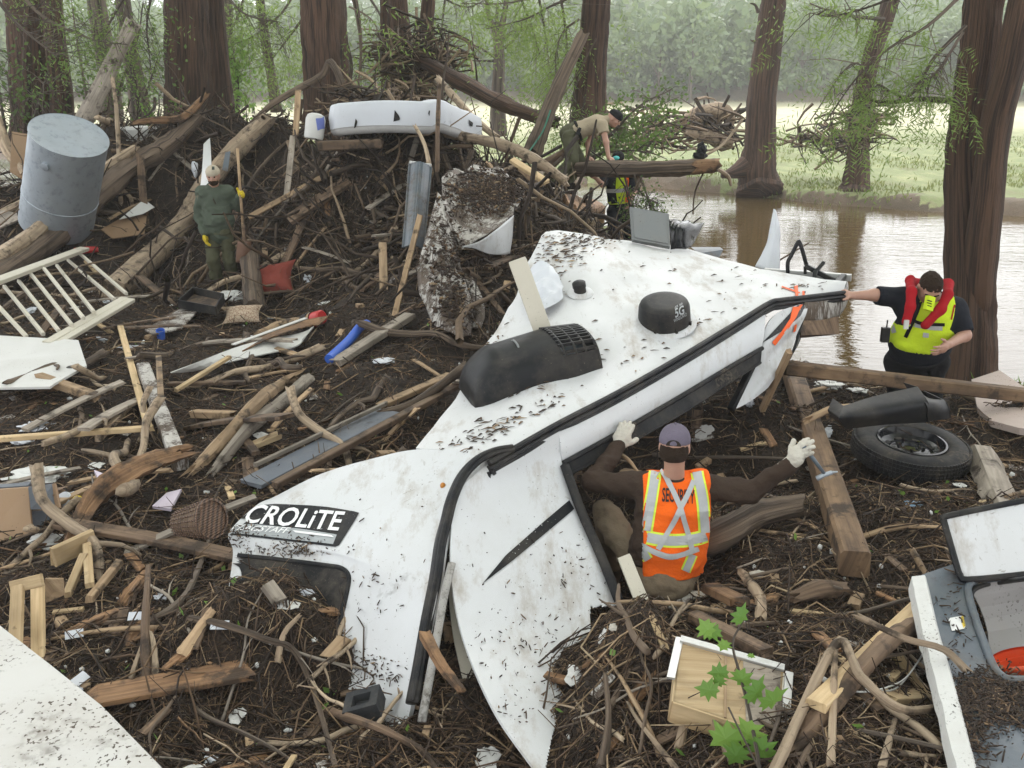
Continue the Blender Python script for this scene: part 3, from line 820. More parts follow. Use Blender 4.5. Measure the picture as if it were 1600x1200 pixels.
# -- leafy understorey
def leafy(name, label, stems, leaf, n, seed, lm, cat, spread, kind='broad', hang=0.1, mat='greybark', r0=.035):
    r = np.random.default_rng(seed)
    root = thing(name, stems[0][0], label, cat)
    LV, LF, LT, k0 = [], [], [], 0
    for st in stems:
        bp = crom(np.array(st), 5)
        bm = MB(); bm.tube(bp, np.linspace(r0, r0 * .2, len(bp)), n=6, rough=.1)
        c, dv = along(bp, n, r, .25)
        ncl = max(6, n // 12); cl = r.normal(size=(ncl, 3)) * spread
        off = cl[r.integers(0, ncl, n)] + r.normal(size=(n, 3)) * spread * .33
        tw = c + off * .8 - np.array([0, 0, hang]) * r.random((n, 1))
        for q in range(0, n, max(1, n // 30)):
            bm.tube([c[q], (c[q] + tw[q]) / 2 + np.array([0, 0, .04]), tw[q]], [.008, .005, .003], n=3, cap=False)
        bm.build('stem', M[mat], root)
        if kind == 'broad': V, F = broad(tw, leaf, r, .3)
        else: V, F = sprays(tw, nrm(off + dv * .5 - np.array([0, 0, .4])), np.full(n, leaf), 9, leaf * .05, leaf * .28, r)
        LV.append(V); LF.append(F + k0); LT.append(np.repeat(np.clip(r.normal(.45, .25, len(F)), 0, 1), 4)); k0 += len(V)
    big('leaves', np.concatenate(LV) - stems[0][0], np.concatenate(LF), M[lm], tint=np.concatenate(LT), parent=root)
    return root
leafy('fallen_crown', 'green leafy crown of a fallen tree behind the bending man in tan', [T([(905, 262), (950, 215), (1000, 165), (1050, 140)], 15.6), T([(910, 262), (960, 225), (1010, 200), (1060, 190)], 16.2), T([(905, 255), (940, 240), (985, 235), (1020, 240)], 15.4), T([(925, 235), (960, 190), (975, 170)], 16)], .075, 400, 5, 'darkleaf', 'branches', .23)
leafy('hanging_twigs', 'grey green twigs hanging under the fallen trunk over the water', [T([(975, 270), (985, 310), (1000, 350)], 14.4), T([(1000, 275), (1015, 320), (1012, 345)], 14.3), T([(990, 270), (1000, 300), (1030, 320)], 14.3)], .05, 200, 6, 'darkleaf', 'branches', .14, hang=.2, r0=.02)
leafy('leafy_shrub', 'dense dark leafy shrub at the left edge behind the tank', [T([(30, 230), (20, 170), (10, 110)], 17), T([(40, 230), (60, 160), (75, 110)], 17), T([(10, 220), (0, 150), (-20, 60)], 17.2)], .09, 200, 7, 'darkleaf', 'shrub', .5)
leafy('leafy_shrub', 'leafy shrub with dangling twigs behind the leaning broken post', [T([(150, 230), (135, 150), (120, 60), (110, -10)], 17.6), T([(160, 230), (190, 130), (215, 60), (225, -10)], 18.6), T([(155, 230), (170, 170), (175, 120), (190, 60)], 18), T([(200, 220), (230, 140), (250, 80)], 19.6)], .085, 230, 8, 'darkleaf', 'shrub', .55)
leafy('vine', 'green creeper hanging on the slender trunk right of the left massive cypress', [T([(362, 180), (358, 120), (356, 70)], 24), T([(370, 170), (372, 130), (366, 90)], 24)], .14, 260, 9, 'brightleaf', 'creeper', .3)
leafy('leafy_shrub', 'small leafy shrub at the foot of the left massive cypress', [T([(262, 205), (258, 190), (262, 175)], 19), T([(262, 205), (270, 190), (268, 178)], 19)], .1, 130, 10, 'brightleaf', 'shrub', .22)
leafy('hanging_sprays', 'feathery cypress sprays hanging from above at the upper left corner', [T([(0, -60), (60, 20), (140, 60), (200, 70)], 16.5), T([(-20, -20), (30, 40), (90, 90)], 16), T([(230, -60), (180, 20), (150, 80)], 17), T([(250, -60), (230, 30), (235, 100)], 18.8)], .4, 60, 11, 'cypleaf', 'branches', .45, kind='spray', hang=.3)
leafy('hanging_sprays', 'pale feathery sprays hanging between the two massive trunks', [T([(330, -40), (380, 20), (440, 35)], 23), T([(470, -30), (440, 20), (390, 60), (350, 70)], 24), T([(480, 20), (450, 60), (420, 100)], 24), T([(390, -40), (370, 30), (345, 60)], 24)], .6, 80, 12, 'cypleaf', 'branches', .5, kind='spray', hang=.4)
leafy('hanging_sprays', 'thin feathery sprays around the clump of drift above the mattress', [T([(560, -30), (600, 40), (590, 110)], 23), T([(700, -40), (690, 60), (700, 130)], 25), T([(650, -30), (720, 10), (760, 0)], 24), T([(600, 60), (570, 90), (560, 120)], 22)], .6, 60, 13, 'cypleaf', 'branches', .4, kind='spray', hang=.4)
leafy('hanging_sprays', 'drooping green cypress boughs in front of the dead forked tree', [T([(835, -40), (850, 40), (860, 120)], 21), T([(800, -40), (830, 40), (845, 90)], 21), T([(870, -40), (885, 60), (880, 130)], 20)], .5, 90, 14, 'cypleaf', 'branches', .35, kind='spray', hang=.6)
for i, (a, b, Y, hh) in enumerate([(395, 170, 95, 7), (455, 170, 105, 8), (240, 168, 100, 7), (140, 168, 105, 8)]):
    o = dup(proto[i % 5]); p = P(a, b, Y)
    o.location = (p[0], Y, float(hgt(p[0], Y)) - .1); o.scale = (hh * .8, hh * .8, hh)
    tag(o, ['pale grove tree seen past the thin leaning trunk', 'pale grove tree close beside the second massive trunk', 'grove tree standing right of the bending slim trunk', 'grove tree behind the leaning broken post', 'grove tree hidden partly by the left massive cypress', 'grove tree behind the dense shrub at the left edge', 'grove tree behind the right massive trunk', 'low grove tree beyond the drift clump'][i], 'tree', 'grove trees in the field behind the pile')

# ------------------------------------------------------------ grass on the far bank
gr_ = np.random.default_rng(11)
N = 30000
gy = 26 + 30 * gr_.random(N) ** 1.6; gx = gr_.uniform(-.3, .62, N) * gy
ok = river(gx, gy) < -.12
gx, gy = gx[ok], gy[ok]
keep = n2(gx * .5, gy * .3, 4) + .5 * n2(gx * 1.9, gy * 1.1, 5) > -.15
gx, gy = gx[keep], gy[keep]
c = np.stack([gx, gy, hgt(gx, gy)], 1)
d = nrm(gr_.normal(size=c.shape) * .45 + np.array([0, 0, 1])); s = nrm(np.cross(d, gr_.normal(size=c.shape)))
V, F = quads(c, d, s, gr_.uniform(.025, .06, len(c)), gr_.uniform(.06, .20, len(c)))
big('bank_grass', V, F, M['grass'], tint=np.repeat(gr_.random(len(c)), 4), kind='stuff', label='short green grass along the far river bank', cat='grass')
N = 1500
gx, gy = gr_.uniform(4.5, 7.5, N), gr_.uniform(9.2, 10.1, N)
ok = n2(gx * 1.5, gy * 1.5, 4) > -.0
gx, gy = gx[ok], gy[ok]
c = np.stack([gx, gy, hgt(gx, gy)], 1)
d = nrm(gr_.normal(size=c.shape) * .5 + np.array([0, 0, 1])); s = nrm(np.cross(d, gr_.normal(size=c.shape)))
V, F = quads(c, d, s, .015, gr_.uniform(.08, .2, len(c)))
big('near_grass', V, F, M['brightleaf'], tint=np.repeat(gr_.random(len(c)), 4), kind='stuff', label='bright green grass at the foot of the near cypress', cat='grass')
# ------------------------------------------------------------ the wrecked travel trailer
def PY(l):
    return [P(a, b, y) for a, b, y in l]
tr = thing('travel_trailer', P(800, 800, 5.4) * np.array([1, 1, 0]) + np.array([0, 0, .2]), 'wrecked white travel trailer lying half buried in the flood debris', 'trailer')
def bvh_of(grids):
    V, F = [], []
    n = 0
    for g in grids:
        r, c, _ = g.shape
        V += g.reshape(-1, 3).tolist()
        F += [(n + i * c + j, n + i * c + j + 1, n + (i + 1) * c + j + 1, n + (i + 1) * c + j) for i in range(r - 1) for j in range(c - 1)]
        n += r * c
    return BVHTree.FromPolygons(V, F)
EYE = Vector((0, 0, CZ))
def proj(px, py, bvh, off=.004):
    d = Vector(ray(px, py)).normalized()
    hit, nn, _, _ = bvh.ray_cast(EYE, d)
    if hit is None: return None
    if nn.dot(d) > 0: nn = -nn
    return np.array(hit + nn * off)
gut = [(768, 716, 5.30), (870, 664, 5.62), (960, 617, 5.96), (1060, 560, 6.42), (1150, 505, 6.95), (1200, 474, 7.25), (1218, 469, 7.32), (1252, 465, 7.5), (1318, 457, 7.85)]
back = [(650, 701, 5.62), (688, 655, 6.05), (728, 590, 6.6), (770, 520, 7.15), (803, 462, 7.55), (838, 384, 8.15), (868, 362, 8.4), (1000, 379, 8.8), (1100, 394, 9.1), (1200, 424, 8.8), (1326, 452, 7.95)]
gc = crom(np.array(PY(gut)), 10)
bc = crom(np.array(PY(back)), 8)
def resamp(c, n, pw=1.0):
    L = np.concatenate([[0], np.cumsum(np.linalg.norm(np.diff(c, axis=0), axis=1))]); q = np.linspace(0, 1, n) ** pw * L[-1]
    return np.stack([np.interp(q, L, c[:, k]) for k in range(3)], 1)
NU, NV = 80, 40
a_, b_ = resamp(gc, NU), resamp(bc, NU, .82)
w_ = np.linspace(0, 1, NV)[:, None, None]
roof_g = a_[None] * (1 - w_) + b_[None] * w_
bulge = np.sin(np.linspace(0, 1, NV) * math.pi)[:, None] * .07
ed = np.minimum(1, np.linspace(0, 1, NU) * 6)[None, :]
roof_g[..., 2] += bulge * ed + .02 * n2(roof_g[..., 0] * 2.2, roof_g[..., 1] * 2.2, 3) * np.minimum(1, w_[..., 0] * 4) + .007 * n2(roof_g[..., 0] * 7, roof_g[..., 1] * 7, 4) * np.minimum(1, w_[..., 0] * 4)
jag = .10 * n2(np.linspace(0, 26, NU), np.zeros(NU), 5) + .05 * n2(np.linspace(0, 70, NU), np.zeros(NU), 6)
jag[:3] = 0; jag[-20:] *= .2
roof_g[-1, :, :] += (roof_g[-1] - roof_g[-3]) * jag[:, None] * 3
MB().sheet(roof_g[::-1], .05).build('roof', M['roofskin'], tr, smooth=True, auto=40)
c0 = [(425, 778, 5.7), (500, 741, 5.75), (580, 717, 5.7), (655, 702, 5.6), (768, 704, 5.33)]
c1 = [(400, 790, 5.45), (480, 786, 5.4), (560, 793, 5.25), (635, 800, 5.07), (708, 815, 4.9)]
c2 = [(358, 832, 5.2), (440, 840, 5.15), (527, 855, 5.0), (610, 878, 4.77), (688, 905, 4.55)]
c3 = [(364, 866, 5.1), (450, 875, 5.04), (530, 885, 4.91), (600, 918, 4.66), (674, 970, 4.40)]
c4 = [(350, 960, 4.7), (430, 985, 4.64), (515, 1008, 4.55), (580, 1045, 4.38), (643, 1100, 4.12)]
c5 = [(340, 1010, 4.5), (425, 1040, 4.44), (512, 1070, 4.36), (575, 1110, 4.2), (630, 1160, 3.98)]
cap_g = patch([PY(r) for r in (c0, c1, c2, c3, c4, c5)], 12, 10)
ncr, ncc = cap_g.shape[:2]
mb = MB(); mb.sheet(cap_g, .03)
# leave the front window open: drop faces whose centre projects into it
win = [(330, 866), (372, 868), (450, 876), (520, 884), (541, 890), (548, 903), (543, 925), (521, 1012), (515, 1060), (330, 1040)]
def topx(p):
    q = np.asarray(p) - np.array([0, 0, CZ]); zc = q[1] * cp - q[2] * sp
    return 800 + FPX * q[0] / zc, 600 - FPX * (q[1] * sp + q[2] * cp) / zc
def inpoly(x, y, poly):
    c = False; j = len(poly) - 1
    for i in range(len(poly)):
        if (poly[i][1] > y) != (poly[j][1] > y) and x < (poly[j][0] - poly[i][0]) * (y - poly[i][1]) / (poly[j][1] - poly[i][1]) + poly[i][0]: c = not c
        j = i
    return c
cap_full = bvh_of([cap_g])
mb.build('front_cap', M['trailer'], tr, smooth=True, auto=50)
# edge trim between# edge trim between cap and side wall (black insert with grey channel)
trimp = [(800, 701, 5.36), (772, 706, 5.30), (745, 720, 5.22), (722, 745, 5.12), (706, 780, 4.98), (697, 815, 4.88), (688, 850, 4.76), (680, 905, 4.56), (667, 970, 4.42), (655, 1040, 4.23), (644, 1098, 4.06)]
tp = crom(np.array(PY(trimp)), 5)
tw = MB(); tw.tube(tp, .036, n=12, flat=.62); tw.tube(tp + np.array([.004, -.012, .02]), .012, n=6)
tw.build('edge_trim', M['trimblack'], tr, smooth=True)
ap = crom(np.array(PY([(706, 880, 4.62), (694, 930, 4.47), (682, 1000, 4.3), (671, 1060, 4.15), (659, 1128, 3.98)])), 4)
MB().tube(ap, .022, n=10, flat=.6).build('edge_channel', m_paint('muddy grey channel', (.30, .29, .27), rough=.6, dirt=.8, speck=.8, scale=2), tr, smooth=True)
# gutter rail along the roof edge
gp = crom(np.array(PY([(764, 730, 5.24)] + [(a, b + 5, y - .02) for a, b, y in gut[1:]])), 8)
g = MB(); g.tube(gp + np.array([0, -.01, .028]), .018, n=8); g.tube(gp + np.array([0, -.02, .0]), .02, n=8, flat=.8); g.tube(gp + np.array([0, -.012, -.03]), .017, n=8)
g.plank(gp[0] + np.array([0, 0, .04]), gp[0] + np.array([0, 0, -.05]), .05, .05)
g.tube([gp[0] + np.array([-.005, -.02, -.02]), gp[0] + np.array([.004, -.03, -.085])], .014, n=8); g.tube([gp[0], gp[0] + np.array([.035, -.03, -.03])], .012, n=6)
g.build('rain_gutter', M['trimblack'], tr, smooth=True, auto=40)
# side wall: the strip over the slide-out opening, then the peeled front panel
NS = 60
A1 = resamp(crom(np.array(PY([(872, 668, 5.60), (960, 622, 5.94), (1060, 566, 6.4), (1150, 512, 6.93), (1196, 484, 7.2)])), 8), NS)
B1 = resamp(crom(np.array(PY([(880, 724, 5.52), (960, 680, 5.84), (1060, 622, 6.28), (1130, 580, 6.66), (1190, 545, 7.0)])), 8), NS)
ww = np.linspace(0, 1, 10)[:, None, None]
st_g = A1[None] * (1 - ww) + B1[None] * ww
st_g[..., 1] -= np.sin(ww[..., 0] * math.pi) * .03
wall1 = MB().sheet(st_g, .035).build('side_wall', M['trailer'], tr, smooth=True, auto=40)
w0 = [(764, 722, 5.27), (800, 704, 5.36), (836, 686, 5.47), (873, 668, 5.58)]
w1 = [(713, 772, 5.02), (770, 762, 5.18), (825, 745, 5.35), (879, 726, 5.50)]
w2 = [(705, 830, 4.83), (775, 825, 4.98), (842, 816, 5.12), (908, 804, 5.27)]
w3 = [(706, 910, 4.56), (785, 903, 4.72), (862, 892, 4.88), (938, 872, 5.02)]
w4 = [(726, 1005, 4.26), (806, 995, 4.42), (886, 976, 4.6), (968, 942, 4.82)]
w5 = [(772, 1110, 3.84), (835, 1106, 3.96), (890, 1096, 4.10), (945, 1075, 4.28)]
w6 = [(838, 1205, 3.50), (868, 1207, 3.54), (900, 1209, 3.60), (940, 1210, 3.68)]
wall_g = patch([PY(r) for r in (w0, w1, w2, w3, w4, w5, w6)], 30, 20)
mb = MB(); mb.sheet(wall_g, .012)
torn = [(968, 944), (922, 948), (921, 990), (905, 1018), (888, 1030), (888, 1080), (893, 1092), (873, 1118), (862, 1150), (850, 1212), (1000, 1212), (1000, 940)]
Vc = np.concatenate(mb.V)
mb.F = [f for f in mb.F if not inpoly(*topx(Vc[list(f)].mean(0)), torn)]; mb.M = [0] * len(mb.F)
mb.build('side_wall', M['trailer'], tr, smooth=True, auto=50)
# torn backing showing at the rip
bk = patch([PY([(900, 1018, 4.52), (922, 1012, 4.58)]), PY([(886, 1036, 4.44), (914, 1040, 4.5)]), PY([(886, 1080, 4.3), (910, 1075, 4.4)]), PY([(893, 1094, 4.26), (902, 1098, 4.3)])], 4, 4)
MB().sheet(bk, .008).build('torn_backing', M['brownboard'], tr)
# rubber seals round the slide-out opening
rub = []
B2 = resamp(crom(np.array(PY([(878, 746, 5.48), (960, 704, 5.78), (1060, 648, 6.2), (1130, 603, 6.6), (1188, 566, 6.95)])), 8), NS)
rg = B1[None] * (1 - np.linspace(0, 1, 4)[:, None, None]) + B2[None] * np.linspace(0, 1, 4)[:, None, None]
sl_ = MB(); sl_.sheet(rg + np.array([0, -.012, .006]), .05); sl_.tube(B1 + np.array([0, -.02, .01]), .016, n=8); sl_.tube(B2 + np.array([0, -.01, 0]), .010, n=6)
sl_.build('opening_seal', M['rubber'], tr, smooth=True, auto=40)
vs = crom(np.array(PY([(882, 728, 5.5), (908, 800, 5.27), (938, 868, 5.03), (966, 938, 4.82)])), 6)
mb = MB(); mb.tube(vs + np.array([.0, -.02, .012]), .03, n=8, flat=.8); mb.build('opening_seal', M['rubber'], tr, smooth=True)
# rear wall piece beyond the opening, sprayed orange; end corner; grey block under it
rw = patch([PY([(1186, 545, 7.06), (1200, 505, 7.16), (1222, 485, 7.28), (1262, 472, 7.5)]), PY([(1186, 548, 7.03), (1210, 525, 7.12), (1240, 505, 7.25), (1260, 490, 7.42)]), PY([(1170, 575, 6.98), (1195, 560, 7.04), (1222, 540, 7.18), (1246, 520, 7.3)]), PY([(1155, 612, 6.85), (1178, 600, 6.92), (1205, 582, 7.0), (1230, 562, 7.12)]), PY([(1146, 640, 6.75), (1160, 634, 6.8), (1180, 622, 6.88), (1200, 606, 6.98)])], 8, 8)
MB().sheet(rw, .02).build('side_wall', M['trailer'], tr, smooth=True, auto=40)
ec = patch([PY([(1258, 470, 7.46), (1290, 466, 7.65), (1328, 460, 7.9)]), PY([(1256, 486, 7.42), (1290, 480, 7.62), (1322, 478, 7.86)]), PY([(1252, 502, 7.42), (1288, 500, 7.6), (1312, 494, 7.8)])], 6, 5)
MB().sheet(ec, .02).build('end_wall', M['muddywhite'], tr, smooth=True)
eb = patch([PY([(1250, 501, 7.4), (1282, 500, 7.55), (1310, 494, 7.75)]), PY([(1252, 524, 7.35), (1284, 523, 7.5), (1312, 522, 7.7)])], 6, 4)
MB().sheet(eb, .12).build('floor_frame', M['brown'], tr)
ei = patch([PY([(1190, 606, 7.0), (1236, 560, 7.16), (1256, 500, 7.4)]), PY([(1196, 604, 7.5), (1240, 552, 7.7), (1260, 508, 7.9)])], 4, 3)
MB().sheet(ei, .02).build('floor_frame', M['trimblack'], tr)
# struts and a dark inner wall inside the opening
i_ = MB(); i_.plank(P(1178, 565, 6.98), P(1142, 640, 6.75), .05, .04); i_.build('opening_jamb', M['trimblack'], tr)
ff = patch([PY([(700, 905, 4.75), (722, 905, 4.78)]), PY([(708, 990, 4.5), (730, 990, 4.52)]), PY([(730, 1090, 4.2), (752, 1085, 4.22)]), PY([(758, 1210, 3.86), (790, 1205, 3.88)])], 3, 5)
MB().sheet(ff, .01).build('torn_strip', M['cream'], tr)
lp = proj(692, 759, cap_full, .0) if proj(692, 759, cap_full) is not None else P(692, 759, 5.2)
MB().blob(lp, (.016, .018, .02), amp=.02, sub=2).build('marker_lamp', m_flat('amber lens', (.42, .16, .012), .3), tr, smooth=True)

# ---- printed decals, laid on the skin
def decal_grid(px, name, mat, bvh, parent, off=.004, nu=18, nv=6):
    """px: 4 corners tl, tr, br, bl (photo pixels)"""
    tl, tr_, br, bl = [np.array(p, float) for p in px]
    V, okm = [], []
    for j in range(nv + 1):
        for i in range(nu + 1):
            u, v = i / nu, j / nv
            q = (tl * (1 - u) + tr_ * u) * (1 - v) + (bl * (1 - u) + br * u) * v
            p = proj(q[0], q[1], bvh, off); okm.append(p is not None); V.append(p if p is not None else np.zeros(3))
    F = [(j * (nu + 1) + i, j * (nu + 1) + i + 1, (j + 1) * (nu + 1) + i + 1, (j + 1) * (nu + 1) + i) for j in range(nv) for i in range(nu)]
    F = [f for f in F if all(okm[k] for k in f)]
    m = MB(); m.add(V, F); return m.build(name, mat, parent)
def decal_poly(poly, name, mat, bvh, parent, off=.004, step=None):
    """polygon in photo pixels, filled with scan strips"""
    poly = np.array(poly, float); ys = np.linspace(poly[:, 1].min() + .05, poly[:, 1].max() - .05, 26 if step is None else step)
    m = MB(); prev = None
    for y in ys:
        xs = []
        for i in range(len(poly)):
            a, b = poly[i], poly[(i + 1) % len(poly)]
            if (a[1] > y) != (b[1] > y): xs.append(a[0] + (y - a[1]) * (b[0] - a[0]) / (b[1] - a[1]))
        if len(xs) < 2: prev = None; continue
        x0, x1 = min(xs), max(xs); row = [proj(x0 + (x1 - x0) * k / 12, y, bvh, off) for k in range(13)]
        if prev is not None:
            for k in range(12):
                q = [prev[k], prev[k + 1], row[k + 1], row[k]]
                if all(p is not None for p in q): m.add(q, [(0, 1, 2, 3)])
        prev = row
    return m.build(name, mat, parent) if m.V else None
def text_px(body, px, name, mat, bvh, parent, off=.006, bold=.0, shear=0.0):
    V, F = text_vf(body, bold, shear)
    bl, br, tr_, tl = [np.array(p, float) for p in px]
    out, okm = [], []
    for u, v in V:
        q = (bl * (1 - u) + br * u) * (1 - v) + (tl * (1 - u) + tr_ * u) * v
        p = proj(q[0], q[1], bvh, off); okm.append(p is not None); out.append(p if p is not None else np.zeros(3))
    F = [f for f in F if all(okm[k] for k in f)]
    if not F: return None
    m = MB(); m.add(out, F); return m.build(name, mat, parent)
decal_poly([(322, 866), (372, 868), (450, 876), (512, 884), (531, 887), (542, 894), (546, 905), (543, 925), (532, 970), (517, 1020), (508, 1040), (420, 1030), (322, 1000)], 'window', M['darkmud'], cap_full, tr, .004, 60)
edge = [(345, 866), (372, 868), (450, 876), (512, 884), (531, 887), (542, 894), (546, 905), (543, 925), (532, 970), (517, 1020), (508, 1040)]
MB().tube([p for p in (proj(a, b, cap_full, .003) for a, b in edge) if p is not None], .013, n=8, sub=3).build('window_frame', M['trimblack'], tr)
decal_poly([(340, 838), (404, 790), (430, 788), (470, 789), (515, 793), (562, 801), (556, 812), (530, 853), (524, 855), (450, 846), (400, 840), (355, 836)], 'name_decal', M['decalblack'], cap_full, tr, .004, 30)
decal_poly([(352, 830), (362, 820), (400, 820), (470, 827), (527, 836), (521, 851), (450, 843), (400, 837), (360, 834)], 'grey_band', M['decalgrey'], cap_full, tr, .006, 20)
text_px('ICROLiTE', [(368, 817), (529, 831), (541, 801), (390, 789)], 'lettering', M['lettering'], cap_full, tr, .009, bold=.016)
text_px('FLAGSTAFF', [(360, 829), (451, 835), (456, 826), (372, 821)], 'lettering', M['lettering'], cap_full, tr, .010, bold=.012, shear=.2)
decal_poly([(458, 830), (524, 838), (523, 841), (457, 833)], 'white_rule', M['lettering'], cap_full, tr, .010, 4)
wall_b = bvh_of([wall_g, st_g, rw])
decal_poly([(753, 913), (790, 868), (850, 815), (889, 782), (897, 796), (860, 827), (800, 877)], 'dart_stripe', M['decalblack'], wall_b, tr, .005, 40)
decal_poly([(1190, 537), (1215, 510), (1245, 478), (1256, 468), (1262, 470), (1250, 494), (1225, 515)], 'dart_stripe', M['decalblack'], wall_b, tr, .005, 30)
roof_b = bvh_of([roof_g])
# orange search marks sprayed on roof edge and wall
spray = NT('orange spray paint'); spray.set(Base_Color=(.80, .11, .01), Roughness=.6)
for k, (poly, b) in enumerate([([(1243, 460), (1247, 460), (1246, 492), (1230, 515), (1236, 488)], wall_b), ([(1252, 472), (1256, 472), (1240, 500), (1222, 522), (1218, 521)], wall_b), ([(1240, 508), (1244, 506), (1242, 517), (1238, 519)], wall_b),
                               ([(1205, 535), (1222, 516), (1225, 520), (1210, 540)], wall_b), ([(1240, 448), (1246, 447), (1247, 464), (1243, 465)], roof_b), ([(1253, 456), (1257, 456), (1257, 466), (1253, 467)], roof_b), ([(1222, 448), (1250, 458), (1249, 460), (1220, 450)], roof_b)]):
    decal_poly(poly, 'spray_mark', spray.m, b, tr, .008, 12)
# roof fittings ------------------------------------------------
def roof_at(px, py): return proj(px, py, roof_b, 0)
# air conditioner shroud: box measured on the roof, long axis along photo diagonal
q0, q1, q2, q3 = roof_at(748, 640), roof_at(942, 578), roof_at(922, 515), roof_at(756, 580)
ex = unit(q1 - q0); nn_ = unit(np.cross(q1 - q0, q3 - q0)); nn_ = nn_ if nn_[2] > 0 else -nn_
ey = unit(np.cross(nn_, ex)); Lx = np.linalg.norm(q1 - q0) * 1.0; Ly = np.linalg.norm(q3 - q0) * .86; Hh = .27
ac = thing('air_conditioner', (q0 + q1 + q2 + q3) / 4, 'black rooftop air conditioner with a slotted rear grille', 'air conditioner')
Rm = np.stack([ex, ey, nn_], 1)
def acp(x, y, z): return q0 + ex * x * Lx + ey * y * Ly + nn_ * (z * Hh - .02)
PROF = [(-.02, 0), (-.01, .42), (.03, .70), (.12, .90), (.3, 1.0), (.5, 1.03), (.7, 1.0), (.88, .90), (.97, .70), (1.01, .42), (1.02, 0)]
def shape(x, y, z):
    e = .80 + .20 * min(1, max(0, x) / .14) ** .5
    hs = min(1.0, .30 + .70 * min(1, max(0, x) / .24) ** .55) * (1 - .16 * max(0, x - .72) / .28)
    return acp(x, .5 + (y - .5) * e * (1 - .10 * max(0, x - .74) / .26), z * hs)
rows = [[acp(-.015, .5 + (y - .5) * .78, 0) for y, z in PROF]]
for x in np.linspace(0, .72, 18) ** 1.0: rows.append([shape(x, y, z) for y, z in PROF])
m = MB(); m.sheet(np.array(rows), .012)
m.build('shroud', M['black'], ac, smooth=True, auto=50)
seam = [shape(.40 + .05 * math.sin(q * 3.1), -.0 + q, 1.03 * math.sin(min(1, max(.0, q * 2.2 if q < .5 else (1 - q) * 2.2)) * 1.57)) + nn_ * .006 for q in np.linspace(.03, .97, 18)]
m = MB(); m.tube(seam, .008, n=5); m.build('raised_rib', M['grey'], ac, smooth=True)
for y0, z0, y1, z1 in [(-.02, 0, .03, .70), (.97, .70, 1.02, 0)]:
    m = MB(); m.sheet(np.array([[shape(x, y0, z0) for x in (.72, .86, 1.0)], [shape(x, y1, z1) for x in (.72, .86, 1.0)]]), .012); m.build('side_panel', M['black'], ac)
for k in range(12):
    y = .06 + .88 * k / 11; z = float(np.interp(y, [q[0] for q in PROF], [q[1] for q in PROF]))
    m = MB(); m.plank(shape(.71, y, z), shape(1.0, y, z), .016, .022, up=nn_, seg=1); m.build('grille_bar', M['black'], ac)
for x in (.74, .83, .91, .995):
    m = MB(); m.tube([shape(x, y, z) + nn_ * .002 for y, z in PROF[2:-2]], .011, n=6, flat=.7); m.build('grille_rib', M['black'], ac)
m = MB(); m.sheet(np.array([[shape(1.0, y, z) for y, z in PROF], [shape(1.0, y, z * .25) for y, z in PROF]]), .01); m.build('end_panel', M['black'], ac)
m = MB(); m.box(acp(.87, .5, .30), (.22, Ly * .7, .05), Rm); m.build('condenser', M['slate'], ac)
# antenna dome
c_ = roof_at(1038, 503); nd = unit(np.array([-.10, -.30, 1.0])); rd = 41 / FPX * (c_[1] * cp + (CZ - c_[2]) * sp)
dm = thing('antenna_dome', c_, 'round black antenna dome on the white roof', 'antenna')
pr = [(rd * 1.0, -.03), (rd * 1.0, 0), (rd * .985, rd * .30), (rd * .96, rd * .68), (rd * .90, rd * .82), (rd * .8, rd * .88), (rd * .6, rd * .90), (rd * .3, rd * .91), (.001, rd * .91)]
m = MB(); m.lathe(pr, c_, nd, 48); dome_o = m.build('dome', M['black'], dm, smooth=True, auto=35)
m = MB(); m.lathe([(rd * 1.22, -.015), (rd * 1.2, .004), (rd * .98, .012)], c_, nd, 40)
V = m.V[0]; m.build('sealant_ring', M['roofskin'], dm, smooth=True)
xa = unit(np.cross(nd, (0, 1, 0))); ya = np.cross(nd, xa)
m = MB()
for k in range(8):
    a = k * .785 + .3; d_ = xa * math.cos(a) + ya * math.sin(a)
    m.box(c_ + d_ * rd * 1.02 + nd * .018, (.018, .018, .035), np.stack([d_, np.cross(nd, d_), nd], 1))
m.build('clips', M['black'], dm)
dome_b = BVHTree.FromPolygons([tuple(v) for v in V], [(0, 1, 2)])
mtmp = MB(); mtmp.lathe(pr, c_, nd, 48); dome_b = BVHTree.FromPolygons(mtmp.V[0].tolist(), mtmp.F)
text_px('5G', [(1055, 497), (1069, 490), (1068, 477), (1054, 483)], 'lettering', M['decalgrey'], dome_b, dm, .003, bold=.02)
text_px('WINEGARD', [(1053, 504), (1073, 493), (1072, 488), (1052, 499)], 'lettering', M['decalgrey'], dome_b, dm, .003)
text_px('AIR 360', [(1054, 483), (1066, 477), (1066, 473), (1054, 479)], 'lettering', M['decalgrey'], dome_b, dm, .003)
# little plumbing vent
c2_ = roof_at(907, 458)
pv = thing('plumbing_vent', c2_, 'small black vent cap on the white roof', 'vent')
m = MB(); m.lathe([(.045, -.02), (.045, .05), (.05, .052), (.05, .085), (.035, .095), (.001, .097)], c2_, unit((-.2, -.3, 1)), 20); m.build('cap', M['black'], pv, smooth=True, auto=35)
m = MB(); m.lathe([(.10, 0), (.09, .012), (.045, .016)], c2_, unit((-.05, -.3, 1)), 20); m.build('flange', M['roofskin'], pv, smooth=True)
